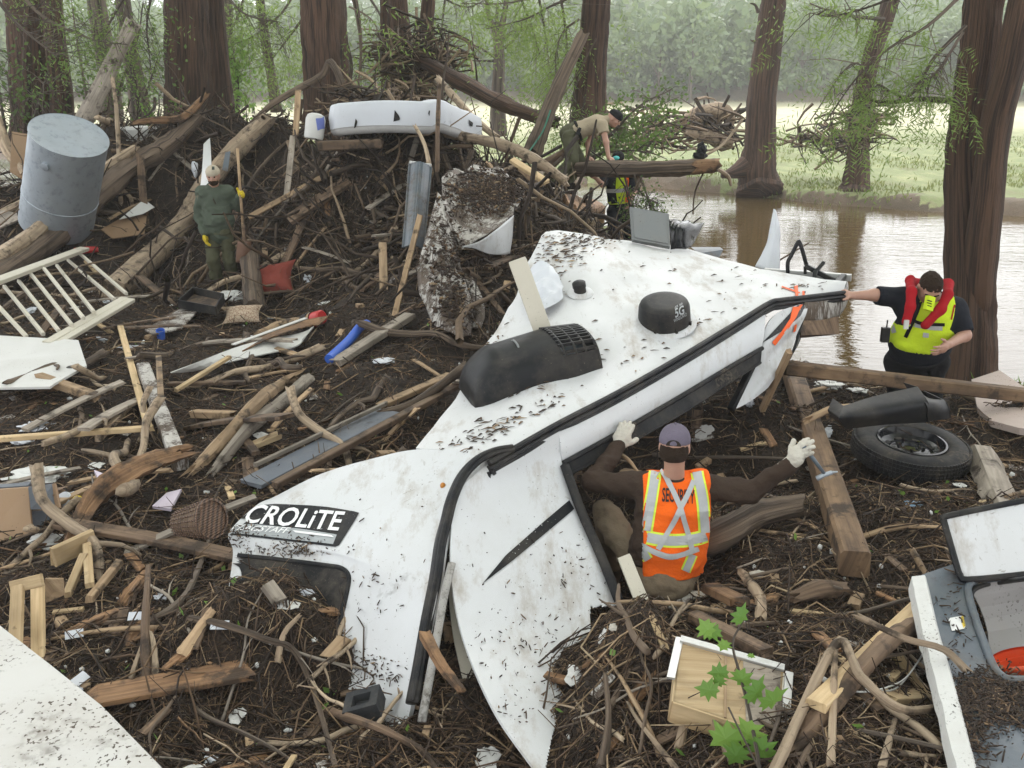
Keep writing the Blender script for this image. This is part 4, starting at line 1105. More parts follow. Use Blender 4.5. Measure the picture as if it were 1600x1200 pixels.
# ------------------------------------------------------------ loose things in the debris
CNT = {}
def one(mb, name, mat, label, cat, group=None, smooth=False, auto=None):
    return tag(mb.build(name, mat, smooth=smooth, auto=auto), label, cat, group)
def board(a, b, w, t, mat, label, name='plank', cat='plank', lift=(0, 0), up=None, bend=0, jag=.018, twist=0.0, seg=5):
    """plank lying between two places seen in the photo; lift = height of the ends above the debris"""
    p0 = G(*a, lift[0] + t * .5) if len(a) == 2 else P(*a); p1 = G(*b, lift[1] + t * .5) if len(b) == 2 else P(*b)
    m = MB(); m.plank(p0, p1, w, t, up=(0, 0, 1) if up is None else up, jag=jag, bend=bend, seg=seg, twist=twist)
    return one(m, name, M[mat], label, cat)
def log(pts, rad, mat, label, name='log', cat='log', n=12, ridge=.08, rough=.06, jag=.05, sub=4, extra=()):
    q = [G(p[0], p[1], p[2]) if len(p) == 3 and p[2] < 2.5 else (P(*p) if len(p) == 3 else G(*p)) for p in pts]
    m = MB(); m.tube(q, rad, n=n, ridge=ridge, rough=rough, jag=jag, sub=sub + 2, lump=.16)
    for e, r in extra:
        m.tube([G(p[0], p[1], p[2]) if len(p) == 3 and p[2] < 2.5 else (P(*p) if len(p) == 3 else G(*p)) for p in e], r, n=8, sub=4, rough=.1, jag=.02)
    return one(m, name, M[mat], label, cat, smooth=n > 9, auto=50 if n > 9 else None)

# -- big logs and timbers
log([(-40, 478, .14), (60, 420, .25), (150, 352, .35), (215, 300, .35), (270, 255, .3), (322, 205, .3)], [.19, .19, .18, .17, .15, .10], 'bark', 'long broken brown log with shaggy bark slanting up the left side of the pile', ridge=.14, rough=.12, jag=.15)
log([(-30, 462, .3), (40, 428, .42), (110, 375, .52), (165, 330, .55), (215, 290, .55)], [.13, .12, .11, .09, .06], 'bare', 'pale split limb lying along the long shaggy log at left', ridge=.15, jag=.1)
log([(178, 470, .12), (240, 425, .2), (300, 362, .25), (330, 330, .4), (375, 285, .5), (425, 232, .45)], [.16, .165, .16, .15, .14, .12], 'bare', 'thick barkless pale log passing behind the man in green', ridge=.1)
log([(218, 290, .9), (245, 262, .7), (290, 250, .6), (325, 205, .5)], [.03, .045, .06, .04], 'orange', 'torn orange splinter curling off the top of the shaggy log', ridge=.25, jag=.1)
log([(4, 345, .1), (50, 332, .2), (88, 316, .35)], [.07, .065, .05], 'bare', 'pale round pole leaning at the foot of the metal tank')
log([(190, 328, .1), (193, 275, .9), (190, 250, 1.2)], [.035, .03, .03], 'bare', 'short upright peeled stick right of the metal tank')
log([(340, 405, .1), (400, 330, .5), (470, 270, .6), (534, 236, .5)], [.025, .024, .022, .018], 'bark', 'thin bowed branch rising right of the man in green')
log([(688, 207, 14.2), (730, 215, 13.9), (790, 228, 13.5), (840, 252, 13.2), (885, 285, 12.9)], [.06, .075, .08, .07, .06], 'bare', 'long wavy peeled branch running down from the mattress towards the bending man', sub=6)
log([(900, 264, 14.6), (930, 262, 14.5), (990, 264, 14.4), (1050, 262, 14.3), (1120, 258, 14.2)], [.10, .11, .125, .115, .10], 'bark', 'fallen trunk jutting out over the water under the bending man\'s hands', ridge=.12, jag=.04, extra=[(([(1000, 268, 14.4), (996, 290, 14.3), (990, 300, 14.3)]), [.05, .03, .01])])
log([(1085, 262, 14.2), (1122, 259, 14.15)], [.105, .09], 'orange', 'splintered orange end of the fallen trunk over the water', jag=.06, name='broken_trunk_end')
log([(985, 905, .10), (1030, 885, .12), (1090, 880, .14), (1130, 868, .14), (1180, 840, .14), (1250, 822, .12)], [.09, .095, .095, .10, .095, .07], 'bark', 'bent dark log with flaking bark lying behind the crouching man in orange', ridge=.1)
log([(400, 492, .05), (397, 470, .18), (393, 445, .36)], [.13, .12, .12], 'bark', 'short upright stump standing left of the red cushion', name='stump', cat='stump')
log([(300, 748, .05), (340, 720, .1), (400, 660, .14), (440, 630, .15), (470, 612, .12)], [.035, .05, .055, .05, .045], 'tan', 'split reddish log left of the slate grey board', ridge=.2, jag=.12)
log([(332, 742, .02), (390, 690, .08), (450, 640, .1), (485, 610, .1)], [.03, .05, .05, .05], 'greywood', 'grey strip of wood lying along the split reddish log', ridge=.2)
log([(105, 868, .03), (140, 815, .12), (190, 790, .2), (245, 775, .25), (292, 755, .22)], [.03, .06, .075, .065, .04], 'orange', 'big fibrous slab of torn orange wood above the pale lumber', ridge=.28, rough=.15, jag=.15)
log([(872, 338, .02), (900, 336, .06), (945, 330, .1)], [.10, .17, .09], 'orange', 'broken orange rootstock just above the far edge of the trailer roof', name='rootstock', cat='root', ridge=.25, rough=.15, jag=.1)
log([(652, 92, 20), (720, 128, 19.5), (780, 160, 19.2), (840, 183, 19), (872, 192, 18.8)], [.10, .14, .14, .12, .10], 'cypress', 'long straight fallen trunk slanting down from the clump of drift', jag=.08)
log([(684, 122, 17), (715, 158, 16.6), (745, 190, 16.2), (776, 214, 16)], [.05, .06, .06, .05], 'bare', 'pale limb slanting behind the right end of the mattress')
log([(832, 240, 15.6), (850, 190, 15.8), (875, 130, 16.1), (912, 52, 16.5)], [.14, .12, .11, .09], 'bark', 'dark trunk leaning against the cypress beside a green cord', ridge=.1)
log([(838, 262, 14.8), (870, 246, 14.9), (892, 230, 15.1)], [.06, .07, .05], 'brown', 'dark limb low behind the legs of the bending man')
log([(128, 196, 16.5), (160, 130, 16.6), (206, 38, 16.8)], [.15, .14, .13], 'greywood', 'leaning broken grey post standing behind the metal tank', name='leaning_post', cat='post', ridge=.2, jag=.08)
log([(-10, 168, 16), (10, 230, 15.6), (38, 270, 15.3)], [.06, .08, .08], 'bare', 'stripped limb leaning at the far left edge beside the tank')
log([(560, 200, 16.4), (520, 100, 16.6), (500, 120, 16.7), (430, 160, 16.6), (385, 200, 16.4)], [.05, .06, .06, .05, .03], 'bark', 'crooked root arching over the pile left of the mattress')
log([(683, 265, 12.7), (684, 200, 12.8), (686, 132, 13.0)], [.03, .028, .025], 'brown', 'upright reddish stake in front of the mattress', name='stake', cat='stake')
log([(672, 262, 12.5), (663, 225, 12.7), (648, 196, 12.9)], [.03, .025, .02], 'bare', 'thin stick leaning left beside the upright reddish stake', name='stick', cat='stick')
log([(1258, 700, .22), (1295, 690, .25), (1332, 680, .22)], [.024, .026, .022], 'tan', 'peeled stick pointing from the gloved hand to the tyre', name='stick', cat='stick')
log([(1530, 722, .05), (1550, 770, .05), (1570, 810, .02)], [.09, .10, .08], 'greywood', 'short weathered log with cracked bark right of the tyre', ridge=.15)
log([(1160, 905, .03), (1185, 945, .05), (1187, 978, .05)], [.025, .03, .03], 'bare', 'short crooked peeled stick standing near the timber\'s lower end', name='stick', cat='stick')
log([(1240, 950, .05), (1280, 945, .08), (1315, 935, .05)], [.03, .05, .04], 'brown', 'stubby brown root lying just below the lower end of the timber', name='root', cat='root', ridge=.2)
log([(1232, 1190, .02), (1300, 1120, .06), (1380, 1045, .12), (1455, 985, .10)], [.035, .042, .042, .038], 'brown', 'round brown pole lying under the pale lumber at lower right', name='pole', cat='pole')
board((1270, 1140), (1440, 990), .085, .038, 'pale', 'pale sawn board lying on a round pole at lower right', lift=(.08, .16))
board((1234, 590), (1333, 910), .16, .15, 'beam', 'thick rough sawn timber lying right of the crouching man', name='timber', cat='timber', lift=(.02, .02), seg=8)
board((1225, 574, 7.3), (1640, 622, 7.35), .11, .10, 'beam', 'long brown timber lying across in front of the man in the red life vest', name='timber', cat='timber', seg=8)
board((1190, 648), (1234, 548, 6.9), .045, .045, 'tan', 'short square stake propped against the trailer\'s sprayed corner', name='stake', cat='stake', lift=(.0, 0))
board((135, 1112), (402, 1068), .17, .03, 'orange', 'broad wet orange plank at lower left strewn with mud', lift=(.05, .06), jag=.08, seg=6)
board((-30, 716), (246, 702), .055, .04, 'pale', 'long pale batten lying level at the left edge', lift=(.12, .14))
board((190, 527), (236, 698), .06, .03, 'pale', 'pale batten leaning down towards the level batten', lift=(.1, .12))
board((226, 592), (284, 742), .11, .09, 'muddywhite', 'muddy white painted post lying beside the leaning pale batten', name='post', cat='post', lift=(.05, .03), seg=6)
board((250, 578), (255, 658), .05, .03, 'tan', 'short tan slat standing just right of the muddy white post', lift=(.1, .14))
board((275, 624), (362, 580), .05, .03, 'pale', 'pale stick of lumber under the torn white boards', lift=(.06, .12))
board((262, 606), (385, 606), .06, .03, 'brown', 'flat brown board right of the muddy white post', lift=(.02, .02))
board((300, 658), (368, 660), .07, .06, 'tan', 'short split block of tan wood between the post and the reddish log', lift=(.03, .03), jag=.04)
board((155, 702), (204, 655), .05, .05, 'bare', 'short pale round-edged stick above the level batten', lift=(.04, .08))
board((65, 622), (155, 642), .09, .07, 'tan', 'worn tan log end lying on the white panel with a hole', name='log', cat='log', lift=(.14, .08), jag=.05)
board((397, 712), (440, 698), .09, .04, 'pale', 'broken yellow board end left of the slate grey board', lift=(.06, .06), jag=.04)
board((380, 692), (402, 724), .06, .03, 'brown', 'small brown board end leaning by the broken yellow board', lift=(.03, .06))
board((392, 772), (610, 655), .20, .03, 'bluegrey', 'long slate grey board lying above the trailer\'s front', lift=(.05, .05), seg=6)
board((400, 752), (605, 652), .03, .03, 'greywood', 'thin pale strip lying on top of the slate grey board', lift=(.10, .10))
board((430, 778), (735, 618), .07, .045, 'brown', 'long brown plank lying along the slate grey board', lift=(.06, .12), seg=6)
board((592, 648), (705, 600), .09, .04, 'tan', 'muddy tan plank end sticking out above the long brown plank', lift=(.04, .06))
board((522, 580), (645, 505), .12, .06, 'greywood', 'thick weathered plank lying right of the blue foam tube', lift=(.03, .06), jag=.08, seg=6)
board((598, 380, 11.2), (600, 455, 10.6), .09, .03, 'tan', 'broad upright splintered board on the near face of the pile', jag=.06, up=(0, -1, .3))
board((657, 335, 11.0), (615, 500, 9.9), .06, .05, 'tan', 'long tan lath leaning on the near face of the pile beside the torn panel', up=(0, -1, .3), jag=.03)
board((388, 340, 13.3), (538, 258, 13.6), .07, .04, 'tan', 'tan board slanting across the pile right of the shovel', up=(0, -1, .4))
board((450, 345, 13.0), (545, 282, 13.4), .18, .06, 'brown', 'dark broad plank jutting from the pile under the tan slanting board', up=(0, -.6, 1))
board((447, 318, 13.4), (458, 210, 13.9), .08, .03, 'greywood', 'grey splintered lath standing up from the pile', up=(0, -1, .1), jag=.08)
board((462, 212, 14.5), (466, 140, 14.6), .08, .04, 'tan', 'pale upright board end above the grey splintered lath', up=(0, -1, 0))
board((497, 228, 13.2), (596, 224, 13.3), .16, .12, 'brown', 'dark squared beam sticking out under the mattress', name='beam', cat='beam', up=(0, 0, 1))
board((800, 250, 13), (855, 285, 12.6), .1, .05, 'pale', 'pale board end in the gap left of the bending man', up=(0, -.5, 1))
board((815, 262, 13), (845, 290, 12.7), .12, .04, 'tan', 'splintered tan board below the pale board end', up=(0, -.5, 1), jag=.04)
board((85, 900), (152, 866), .04, .12, 'pale', 'short thick pale lumber piece standing on edge', lift=(.05, .05))
board((107, 948), (136, 898), .045, .04, 'pale', 'pale lumber offcut leaning right of the small frame', lift=(.04, .1))
board((141, 955), (190, 900), .045, .04, 'tan', 'muddy pale offcut lying at the right of the lumber scraps', lift=(.04, .06))
board((143, 935), (140, 880), .05, .03, 'pale', 'small pale offcut topped by a clod of foam', lift=(.05, .1))
fr = thing('lumber_frame', G(40, 1000), 'broken pale lumber frame standing behind the big speckled white sheet', 'frame')
for a, b in [((24, 1010), (28, 915)), ((60, 1050), (59, 915)), ((18, 918), (66, 906))]:
    y = 4.55 if a[0] < 100 else 4.5
    m = MB(); m.plank(P(a[0], a[1], 4.45 if a[1] > 950 else 4.75), P(b[0], b[1], 4.75), .068, .03, up=(0, -1, .4)); m.build('rail', M['pale'], fr)
m = MB(); m.prism([P(70, 905, 4.85), P(98, 905, 4.9), P(100, 930, 4.85), P(72, 942, 4.8)], (0, 1, .2), .012); one(m, 'hardboard_scrap', M['tan'], 'tan scrap of board behind the pale lumber frame', 'board')
board((1108, 930), (1156, 957), .10, .05, 'orange', 'wet rust brown broken block right of the crouching man\'s boot', name='wood_block', cat='wood', lift=(.02, .02), jag=.04)
board((1380, 1105), (1452, 1100), .10, .03, 'pale', 'small square pale offcut among the lower right branches', lift=(.03, .03))
board((1080, 975), (1200, 1040), .07, .05, 'brown', 'rusty brown plank lying behind the drawer', lift=(.02, .02))
board((418, 930), (440, 958), .07, .05, 'greywood', 'grey wood block in front of the trailer\'s dark window', name='wood_block', cat='wood', lift=(.03, .03))
board((975, 870, 5.0), (1005, 945, 4.72), .075, .03, 'cream', 'pale board upright below the crouching man\'s thigh', up=(0, -1, .4))
# -- branches at the very front
def br(pts, r0, label, mat='bark', extra=(), name='branch', sub=5):
    rr = np.linspace(r0, r0 * .55, len(pts)); return log(pts, rr, mat, label, name, 'branch', n=8, ridge=.06, rough=.08, jag=.01, sub=sub, extra=extra)
br([(300, 978, 0.033), (350, 1000, 0.064), (420, 1025, 0.064), (462, 1045, 0.073), (495, 1110, 0.064), (525, 1215, 0.037)], .020, 'long crooked branch running down to the bottom edge left of the black foam block')
br([(230, 1080, 0.019), (232, 1000, 0.122), (238, 935, 0.190)], .026, 'dark upright stick standing behind the orange plank', 'brown')
br([(205, 1075, 0.033), (232, 1010, 0.073)], .016, 'short grey stick crossing the dark upright stick', 'bare')
br([(245, 1065, 0.019), (243, 1030, 0.064), (237, 1010, 0.082)], .018, 'pale bent stick just right of the dark upright stick', 'bare')
br([(235, 985, 0.033), (290, 945, 0.046), (318, 890, 0.064), (335, 850, 0.077)], .022, 'knotty branch leading up to the wicker basket', 'greybark')
br([(434, 1050, 0.019), (445, 1010, 0.064), (470, 985, 0.073)], .018, 'short hooked branch over the long crooked branch', 'bare')
br([(285, 1035, 0.024), (310, 1000, 0.046), (335, 970, 0.046)], .035, 'stubby pale broken branch left of the hooked branch', 'tan')
br([(518, 1130, 0.046), (590, 1160, 0.073), (660, 1195, 0.055), (690, 1225, 0.033)], .024, 'dark branch lying across the black foam block', 'brown')
br([(664, 992, 4.15), (690, 1040, 4.0), (722, 1080, 3.9)], .035, 'broken orange tipped branch jammed in the gap of the trailer wall', 'orange')
br([(1205, 1230, 0.055), (1300, 1062, 0.168), (1340, 1110, 0.145), (1400, 1150, 0.122), (1460, 1148, 0.122), (1500, 1138, 0.122), (1540, 1215, 0.055)], .022, 'long forked branch arching at the bottom right in front of the grey panel', 'bare', extra=[(([(1325, 1060, .3), (1400, 1095, .3), (1460, 1115, .3), (1500, 1135, .25)]), [.014, .014, .015, .018])])
br([(1296, 1215, 0.033), (1298, 1120, 0.100), (1300, 1062, 0.168)], .018, 'upright stick rising to the fork of the long arching branch', 'bare')
br([(1375, 1215, 0.033), (1395, 1150, 0.073)], .016, 'short stick under the long forked branch', 'bare')
br([(1060, 1180, 0.019), (1086, 1105, 0.118), (1140, 1210, 0.033)], .020, 'bent twig poking up in front of the drawer', 'bare')
br([(940, 1205, 0.019), (950, 1145, 0.064), (945, 1085, 0.100)], .022, 'thin stick standing in the mud hump by the torn wall', 'bark')
br([(1065, 1225, 0.033), (1000, 1150, 0.055), (980, 1120, 0.055)], .012, 'thin twig left of the drawer', 'bare')
br([(1370, 935, 0.024), (1400, 955, 0.046), (1413, 975, 0.046)], .016, 'small rusty curved root right of the timber\'s end', 'orange')
br([(1340, 1060, 0.077), (1460, 1050, 0.122)], .010, 'thin dark twig crossing the pale sawn board', 'bark')
br([(1330, 855, 0.033), (1400, 838, 0.055), (1470, 835, 0.033)], .022, 'yellowish bare branch lying right of the timber', 'tan')
br([(1130, 800, 0.037), (1180, 782, 0.055), (1232, 795, 0.037)], .012, 'thin grey branch above the bent dark log', 'greybark')
br([(960, 705, 5.8), (985, 722, 5.7), (1010, 760, 5.6)], .014, 'thin stick beside the raised gloved hand', 'tan')

# -- railing
rl = thing('railing', G(100, 500), 'cream painted wooden railing section lying tilted at the left', 'railing')
ra0, ra1 = G(-30, 515, .42), G(138, 436, .42)
rb0, rb1 = G(86, 578, .28), G(200, 510, .30)
upn = unit(np.cross(ra1 - ra0, rb1 - ra1)); upn = upn if upn[2] > 0 else -upn
m = MB(); m.plank(ra0, ra1, .13, .05, up=upn); m.build('top_rail', M['cream'], rl)
m = MB(); m.plank(rb0 - (rb1 - rb0) * .05, rb1, .09, .045, up=upn); m.build('bottom_rail', M['cream'], rl)
m = MB(); d_ = unit(np.cross(upn, rb1 - rb0)); d_ = d_ if d_[1] < 0 else -d_
m.plank(rb0 + d_ * .09, rb1 + d_ * .08, .075, .04, up=upn); m.build('bottom_rail', M['cream'], rl)
tops = [(-8, 522), (15, 502), (37, 492), (56, 481), (76, 471), (95, 461), (112, 451), (130, 441)]
bots = [(48, 570), (74, 566), (98, 562), (118, 551), (136, 540), (152, 530), (184, 508), (202, 497)]
for k, (a, b) in enumerate(zip(tops, bots)):
    m = MB(); m.plank(G(*a, .40), G(*b, .28), .035, .035, up=upn); o = m.build('baluster', M['cream'], rl)
# -- white panels
def slab(px, t, mat, label, name='panel', cat='panel', lift=.05, zs=None):
    pts = [G(p[0], p[1], lift if len(p) == 2 else p[2]) if not (len(p) == 3 and p[2] > 2.5) else P(*p) for p in px]
    c = np.mean(pts, 0); n_ = np.zeros(3)
    for i in range(len(pts)): n_ += np.cross(pts[i] - c, pts[(i + 1) % len(pts)] - c)
    n_ = unit(n_); n_ = n_ if np.dot(n_, np.array([0, 0, CZ]) - c) > 0 else -n_
    pts = [p - n_ * np.dot(p - c, n_) for p in pts]
    m = MB(); m.prism(pts, n_, t); return one(m, name, M[mat], label, cat), pts, n_
wp = [(-20, 558), (127, 566), (141, 612), (90, 636), (84, 646), (-20, 647)]
_, pts_, n_ = slab(wp, .02, 'board', 'white panel with a round black hole lying at the left edge', lift=.2)
pc = G(118, 607, .2); pc = pc - n_ * np.dot(pc - pts_[0], n_)
m = MB(); m.lathe([(.001, .023), (.045, .023), (.052, .0215)], pc, n_, 20); o = m.build('hole', M['darkmud'], bpy.data.objects['panel'], smooth=False)
zs_ = .60
one(MB().prism([Pz(a, b_, zs_ - .02 * k) for k, (a, b_) in enumerate([(-90, 925), (0, 985), (78, 1046), (160, 1112), (250, 1205), (330, 1290), (-90, 1290)])], (0, 0, 1), .03), 'sheet', M['chipboard'], 'big white sheet speckled with mud filling the lower left corner', 'panel')
# torn white boards in the middle
wb = thing('torn_boards', G(400, 570), 'torn white boards with brown backing lying left of the blue foam tube', 'board')
m = MB(); m.sheet(patch([[G(268, 594, .06), G(380, 560, .12), G(470, 545, .16), G(492, 540, .2)], [G(300, 592, .05), G(380, 577, .10), G(460, 565, .14), G(478, 555, .18)]], 6, 2), .012); m.build('white_face', M['muddywhite'] if 0 else M['board'], wb)
m = MB(); m.sheet(patch([[G(370, 558, .08), G(420, 545, .16), G(480, 530, .2), G(516, 532, .25)], [G(380, 567, .10), G(430, 552, .17), G(485, 541, .21), G(500, 545, .24)]], 6, 2), .012); m.build('brown_backing', M['orange'], wb)
m = MB(); m.plank(G(366, 558, .12), G(480, 527, .2), .05, .01); m.build('white_edge', M['board'], wb)
slab([(228, 530), (300, 480), (322, 472), (318, 490), (285, 520), (240, 534)], .015, 'muddywhite', 'muddy white sheet lying under the black tray', lift=.06)
slab([(150, 757), (182, 770), (210, 782), (170, 798)], .03, 'lilac', 'pale lilac board poking out behind the fibrous orange slab', lift=.08)
slab([(240, 806), (262, 785), (285, 778), (268, 808)], .02, 'lilac', 'small lilac scrap under the end of the orange slab', lift=.04)
slab([(1516, 622), (1560, 618), (1640, 640), (1640, 735), (1590, 712), (1545, 672), (1524, 650)], .05, 'slab', 'pinkish grey broken slab of board at the right edge', 'slab', 'board', lift=.10)
slab([(18, 205, 15.6), (60, 215, 15.8), (52, 290, 15.2), (15, 270, 15.2)], .02, 'brownboard', 'brown plywood sheet leaning behind the metal tank', 'plywood', 'plywood')
slab([(160, 375), (215, 348), (232, 352), (228, 385), (178, 392)], .015, 'brownboard', 'tan board under the shaggy log at left', 'board', 'board', lift=.15)
slab([(190, 372), (228, 345), (245, 352), (226, 366)], .012, 'board', 'white board edge under the shaggy log at left', 'board', 'board', lift=.28)
slab([(65, 350), (88, 345), (105, 368), (88, 376)], .02, 'brown', 'square of brown board below the metal tank', 'board', 'board', lift=.2)
slab([(-5, 345), (30, 350), (34, 362), (0, 375)], .03, 'greywood', 'grey wood slab at the left edge below the tank', 'board', 'board', lift=.15)
slab([(0, 398), (55, 386), (60, 392), (5, 404)], .01, 'board', 'sliver of white board at the left edge above the railing', 'board', 'board', lift=.1)
# -- galvanised tank
tb, tt_ = P(90, 335, 14.6), P(108, 212, 14.1)
ax = unit(tt_ - tb); Lt = np.linalg.norm(tt_ - tb); rt = .51
tk = thing('metal_tank', tb, 'large galvanised metal tank tilted in the debris at left', 'tank')
m = MB(); m.lathe([(rt, -.15), (rt, .33), (rt * 1.012, .335), (rt * 1.012, .36), (rt, .365), (rt * 1.0, Lt * .97), (rt * 1.02, Lt), (rt * 1.02, Lt + .012)], tb, ax, 56); m.build('shell', M['steel'], tk, smooth=True, auto=30)
m = MB(); m.lathe([(rt * 1.018, Lt + .006), (rt * .97, Lt - .006), (rt * .6, Lt + .004), (.03, Lt + .0), (.001, Lt)], tb, ax, 56); m.build('lid', M['steel'], tk, smooth=True, auto=30)
fp = tb + ax * (Lt * .84); e_ = unit(np.cross(ax, (1, 0, 0))); e_ = e_ if e_[1] < 0 else -e_; e_ = unit(e_ + np.array([-.25, 0, 0]))
m = MB(); m.lathe([(.06, rt * .95), (.06, rt + .03), (.035, rt + .035), (.001, rt + .035)], fp, e_, 14); m.build('fitting', M['steel'], tk, smooth=True, auto=40)
m = MB(); m.lathe([(.022, Lt - .002), (.022, Lt + .012), (.001, Lt + .012)], tb + np.array([.05, .1, .0]), ax, 12); m.build('bung', M['black'], tk)
# -- mattress in its torn bag
mt = thing('mattress', P(610, 215, 13.4), 'white mattress in a torn plastic bag on top of the pile', 'mattress')
def corner(px, py, Y): return P(px, py, Y)
mb0, mb1, mb2, mb3 = P(510, 213, 13.3), P(688, 204, 13.2), P(758, 216, 14.9), P(585, 214, 15.0)
hM = P(510, 163, 13.3)[2] - mb0[2]
def mrow(hf, ins):
    c_ = (mb0 + mb1 + mb2 + mb3) / 4
    pts = []
    cs = [mb0, mb1, mb2, mb3]
    for i in range(4):
        a, b = cs[i], cs[(i + 1) % 4]
        for k in range(14):
            q = k / 14; p = a * (1 - q) + b * q
            # round the corners
            e = min(q, 1 - q); p = p + (c_ - p) * (.10 * max(0, 1 - e * 9) ** 2)
            p = c_ + (p - c_) * (1 - ins)
            s_ = .10 * math.sin(q * math.pi) if i == 0 else (-.22 * q if i == 1 else (-.22 + .22 * q if i == 2 else 0))
            s_ = s_ * .5 if i else s_ * .35
            pts.append(p + np.array([0, 0, hM * hf + s_ - .05 * (i == 0) * q]))
    return pts
prof = [(.0, .10), (.03, .03), (.18, .0), (.2, .012), (.24, .0), (.6, -.012), (.92, .0), (.97, .015), (1.0, .05), (1.03, .25), (1.04, .55), (1.04, .999)]
rows = np.array([mrow(h_, i_) + [mrow(h_, i_)[0]] for h_, i_ in prof])
wr_ = n3(rows * np.array([3, 3, 9.0]), 4)[..., None] * np.array([.014, .02, .012])
wr_[0:1] = 0; wr_[:, -1] = wr_[:, 0]
rows = rows + wr_
def ring_mesh(rw):
    m = MB(); r_, c_n, _ = rw.shape
    return m.add(rw.reshape(-1, 3), [(i * c_n + j, i * c_n + j + 1, (i + 1) * c_n + j + 1, (i + 1) * c_n + j) for i in range(r_ - 1) for j in range(c_n - 1)])
ring_mesh(rows[5 - 1:]).build('plastic_bag', M['plasticsheet'], mt, smooth=True)
ring_mesh(rows[:5]).build('underside', M['grey'] if 0 else m_cloth('grey ticking', (.38, .37, .36), dirt=.2), mt, smooth=True)
mtb = BVHTree.FromPolygons(rows.reshape(-1, 3).tolist(), [(i * 57 + j, i * 57 + j + 1, (i + 1) * 57 + j + 1, (i + 1) * 57 + j) for i in range(len(prof) - 1) for j in range(56)])
for poly in ([(617, 172), (624, 181), (626, 187), (615, 190)], [(556, 185), (559, 190), (557, 197), (553, 200)], [(670, 173), (672, 173), (671, 181), (669, 178)], [(731, 187), (738, 192), (737, 198), (733, 196)]):
    decal_poly(poly, 'tear', M['darkmud'], mtb, mt, .012, 8)
# -- bucket and tub
bk_ = thing('bucket', P(494, 216, 13.3), 'white plastic bucket with a blue label beside the mattress', 'bucket')
bt, ba = P(490, 217, 13.35), unit(P(494, 180, 13.4) - P(490, 217, 13.35))
m = MB(); m.lathe([(.001, 0), (.115, 0), (.125, .03), (.128, .25), (.11, .30), (.06, .325), (.001, .33)], bt, ba, 28); m.build('body', M['foam'] if 0 else M['board'], bk_, smooth=True, auto=40)
bb = BVHTree.FromPolygons(m.V[0].tolist(), m.F)
decal_poly([(493, 184), (506, 182), (507, 203), (496, 204)], 'label', m_flat('blue label', (.12, .16, .45)), bb, bk_, .004, 8)
tbx = thing('plastic_tub', P(222, 222, 16.5), 'dirty white plastic tub on top of the pile right of the tank', 'tub')
m = MB(); rr_ = [[(-.42, -.24), (.42, -.24), (.42, .24), (-.42, .24)]]
c_ = P(222, 208, 16.6)
for zc, sc_ in ((-.22, .85), (.05, .97), (.12, 1.0), (.16, .9)): pass
m.lathe([(.30, -.28), (.36, .0), (.37, .06), (.33, .10), (.001, .12)], c_ * np.array([1, 1, 1]), (0, 0, 1), 24)
m.V[0] = c_ + (m.V[0] - c_) * np.array([1.05, .8, 1]); m.build('body', M['board'], tbx, smooth=True, auto=40)
m = MB(); m.tube([c_ + np.array([-.385, -.05, .05]), c_ + np.array([-.3, -.3, -.08]), c_ + np.array([.3, -.3, -.08]), c_ + np.array([.385, -.05, .05])], .008, n=5, sub=5); m.build('handle', M['alu'], tbx)
# -- torn sheet panels by the pile
pn = thing('torn_skin', P(720, 420, 9.6), 'muddy peeled white trailer skin curling down beside the dark hollow', 'panel')
pg = patch([[P(684, 300, 10.4), P(697, 312, 10.3), P(706, 330, 10.3)], [P(668, 360, 10.0), P(694, 370, 9.8), P(716, 400, 9.9)], [P(652, 430, 9.6), P(692, 440, 9.35), P(728, 440, 9.6)], [P(664, 480, 9.2), P(704, 490, 9.0), P(738, 470, 9.3)], [P(680, 510, 9.0), P(716, 518, 8.8), P(738, 500, 9.1)], [P(712, 520, 8.85), P(722, 526, 8.8), P(736, 522, 8.95)]], 6, 6)
pg[..., 1] += .06 * n2(pg[..., 0] * 11, pg[..., 2] * 5, 3) + .03 * n2(pg[..., 0] * 25, pg[..., 2] * 9, 4)
skin_g0 = pg
MB().sheet(pg, .008).build('skin_sheet', M['muddywhite'], pn, smooth=True)
pg = patch([[P(722, 425, 9.7), P(738, 432, 9.7)], [P(735, 455, 9.5), P(752, 460, 9.55)], [P(738, 490, 9.3), P(758, 490, 9.3)], [P(738, 512, 9.1), P(752, 512, 9.15)]], 4, 5)
MB().sheet(pg, .008).build('skin_sheet', M['muddywhite'], pn, smooth=True)
skin_grids = [pg]
pn2 = thing('torn_skin', P(760, 350, 10), 'curled sheet of white skin heaped with mud above the dark hollow', 'panel')
pg = patch([[P(690, 278, 11.2), P(735, 262, 11.6), P(790, 268, 11.8), P(822, 300, 11.6)], [P(692, 305, 10.7), P(735, 300, 10.9), P(780, 305, 11.0), P(812, 312, 11.0)], [P(702, 345, 10.2), P(735, 350, 10.3), P(775, 345, 10.4), P(803, 328, 10.6)], [P(722, 385, 9.9), P(745, 378, 9.95), P(775, 358, 10.1), P(802, 340, 10.4)]], 10, 8)
pg[..., 2] += .06 * n2(pg[..., 0] * 6, pg[..., 1] * 6, 3)
skin_grids.append(pg)
MB().sheet(pg, .01).build('muddy_top', M['muddywhite'], pn2, smooth=True)
pg = patch([[P(722, 386, 9.85), P(750, 377, 9.9), P(778, 357, 10.05), P(803, 336, 10.4)], [P(740, 388, 9.9), P(755, 390, 9.95), P(780, 380, 10.05), P(801, 368, 10.35)], [P(748, 391, 9.95), P(765, 397, 10.0), P(785, 398, 10.1), P(797, 396, 10.3)]], 8, 6)
MB().sheet(pg, .006).build('white_flap', M['trailer'], pn2, smooth=True)
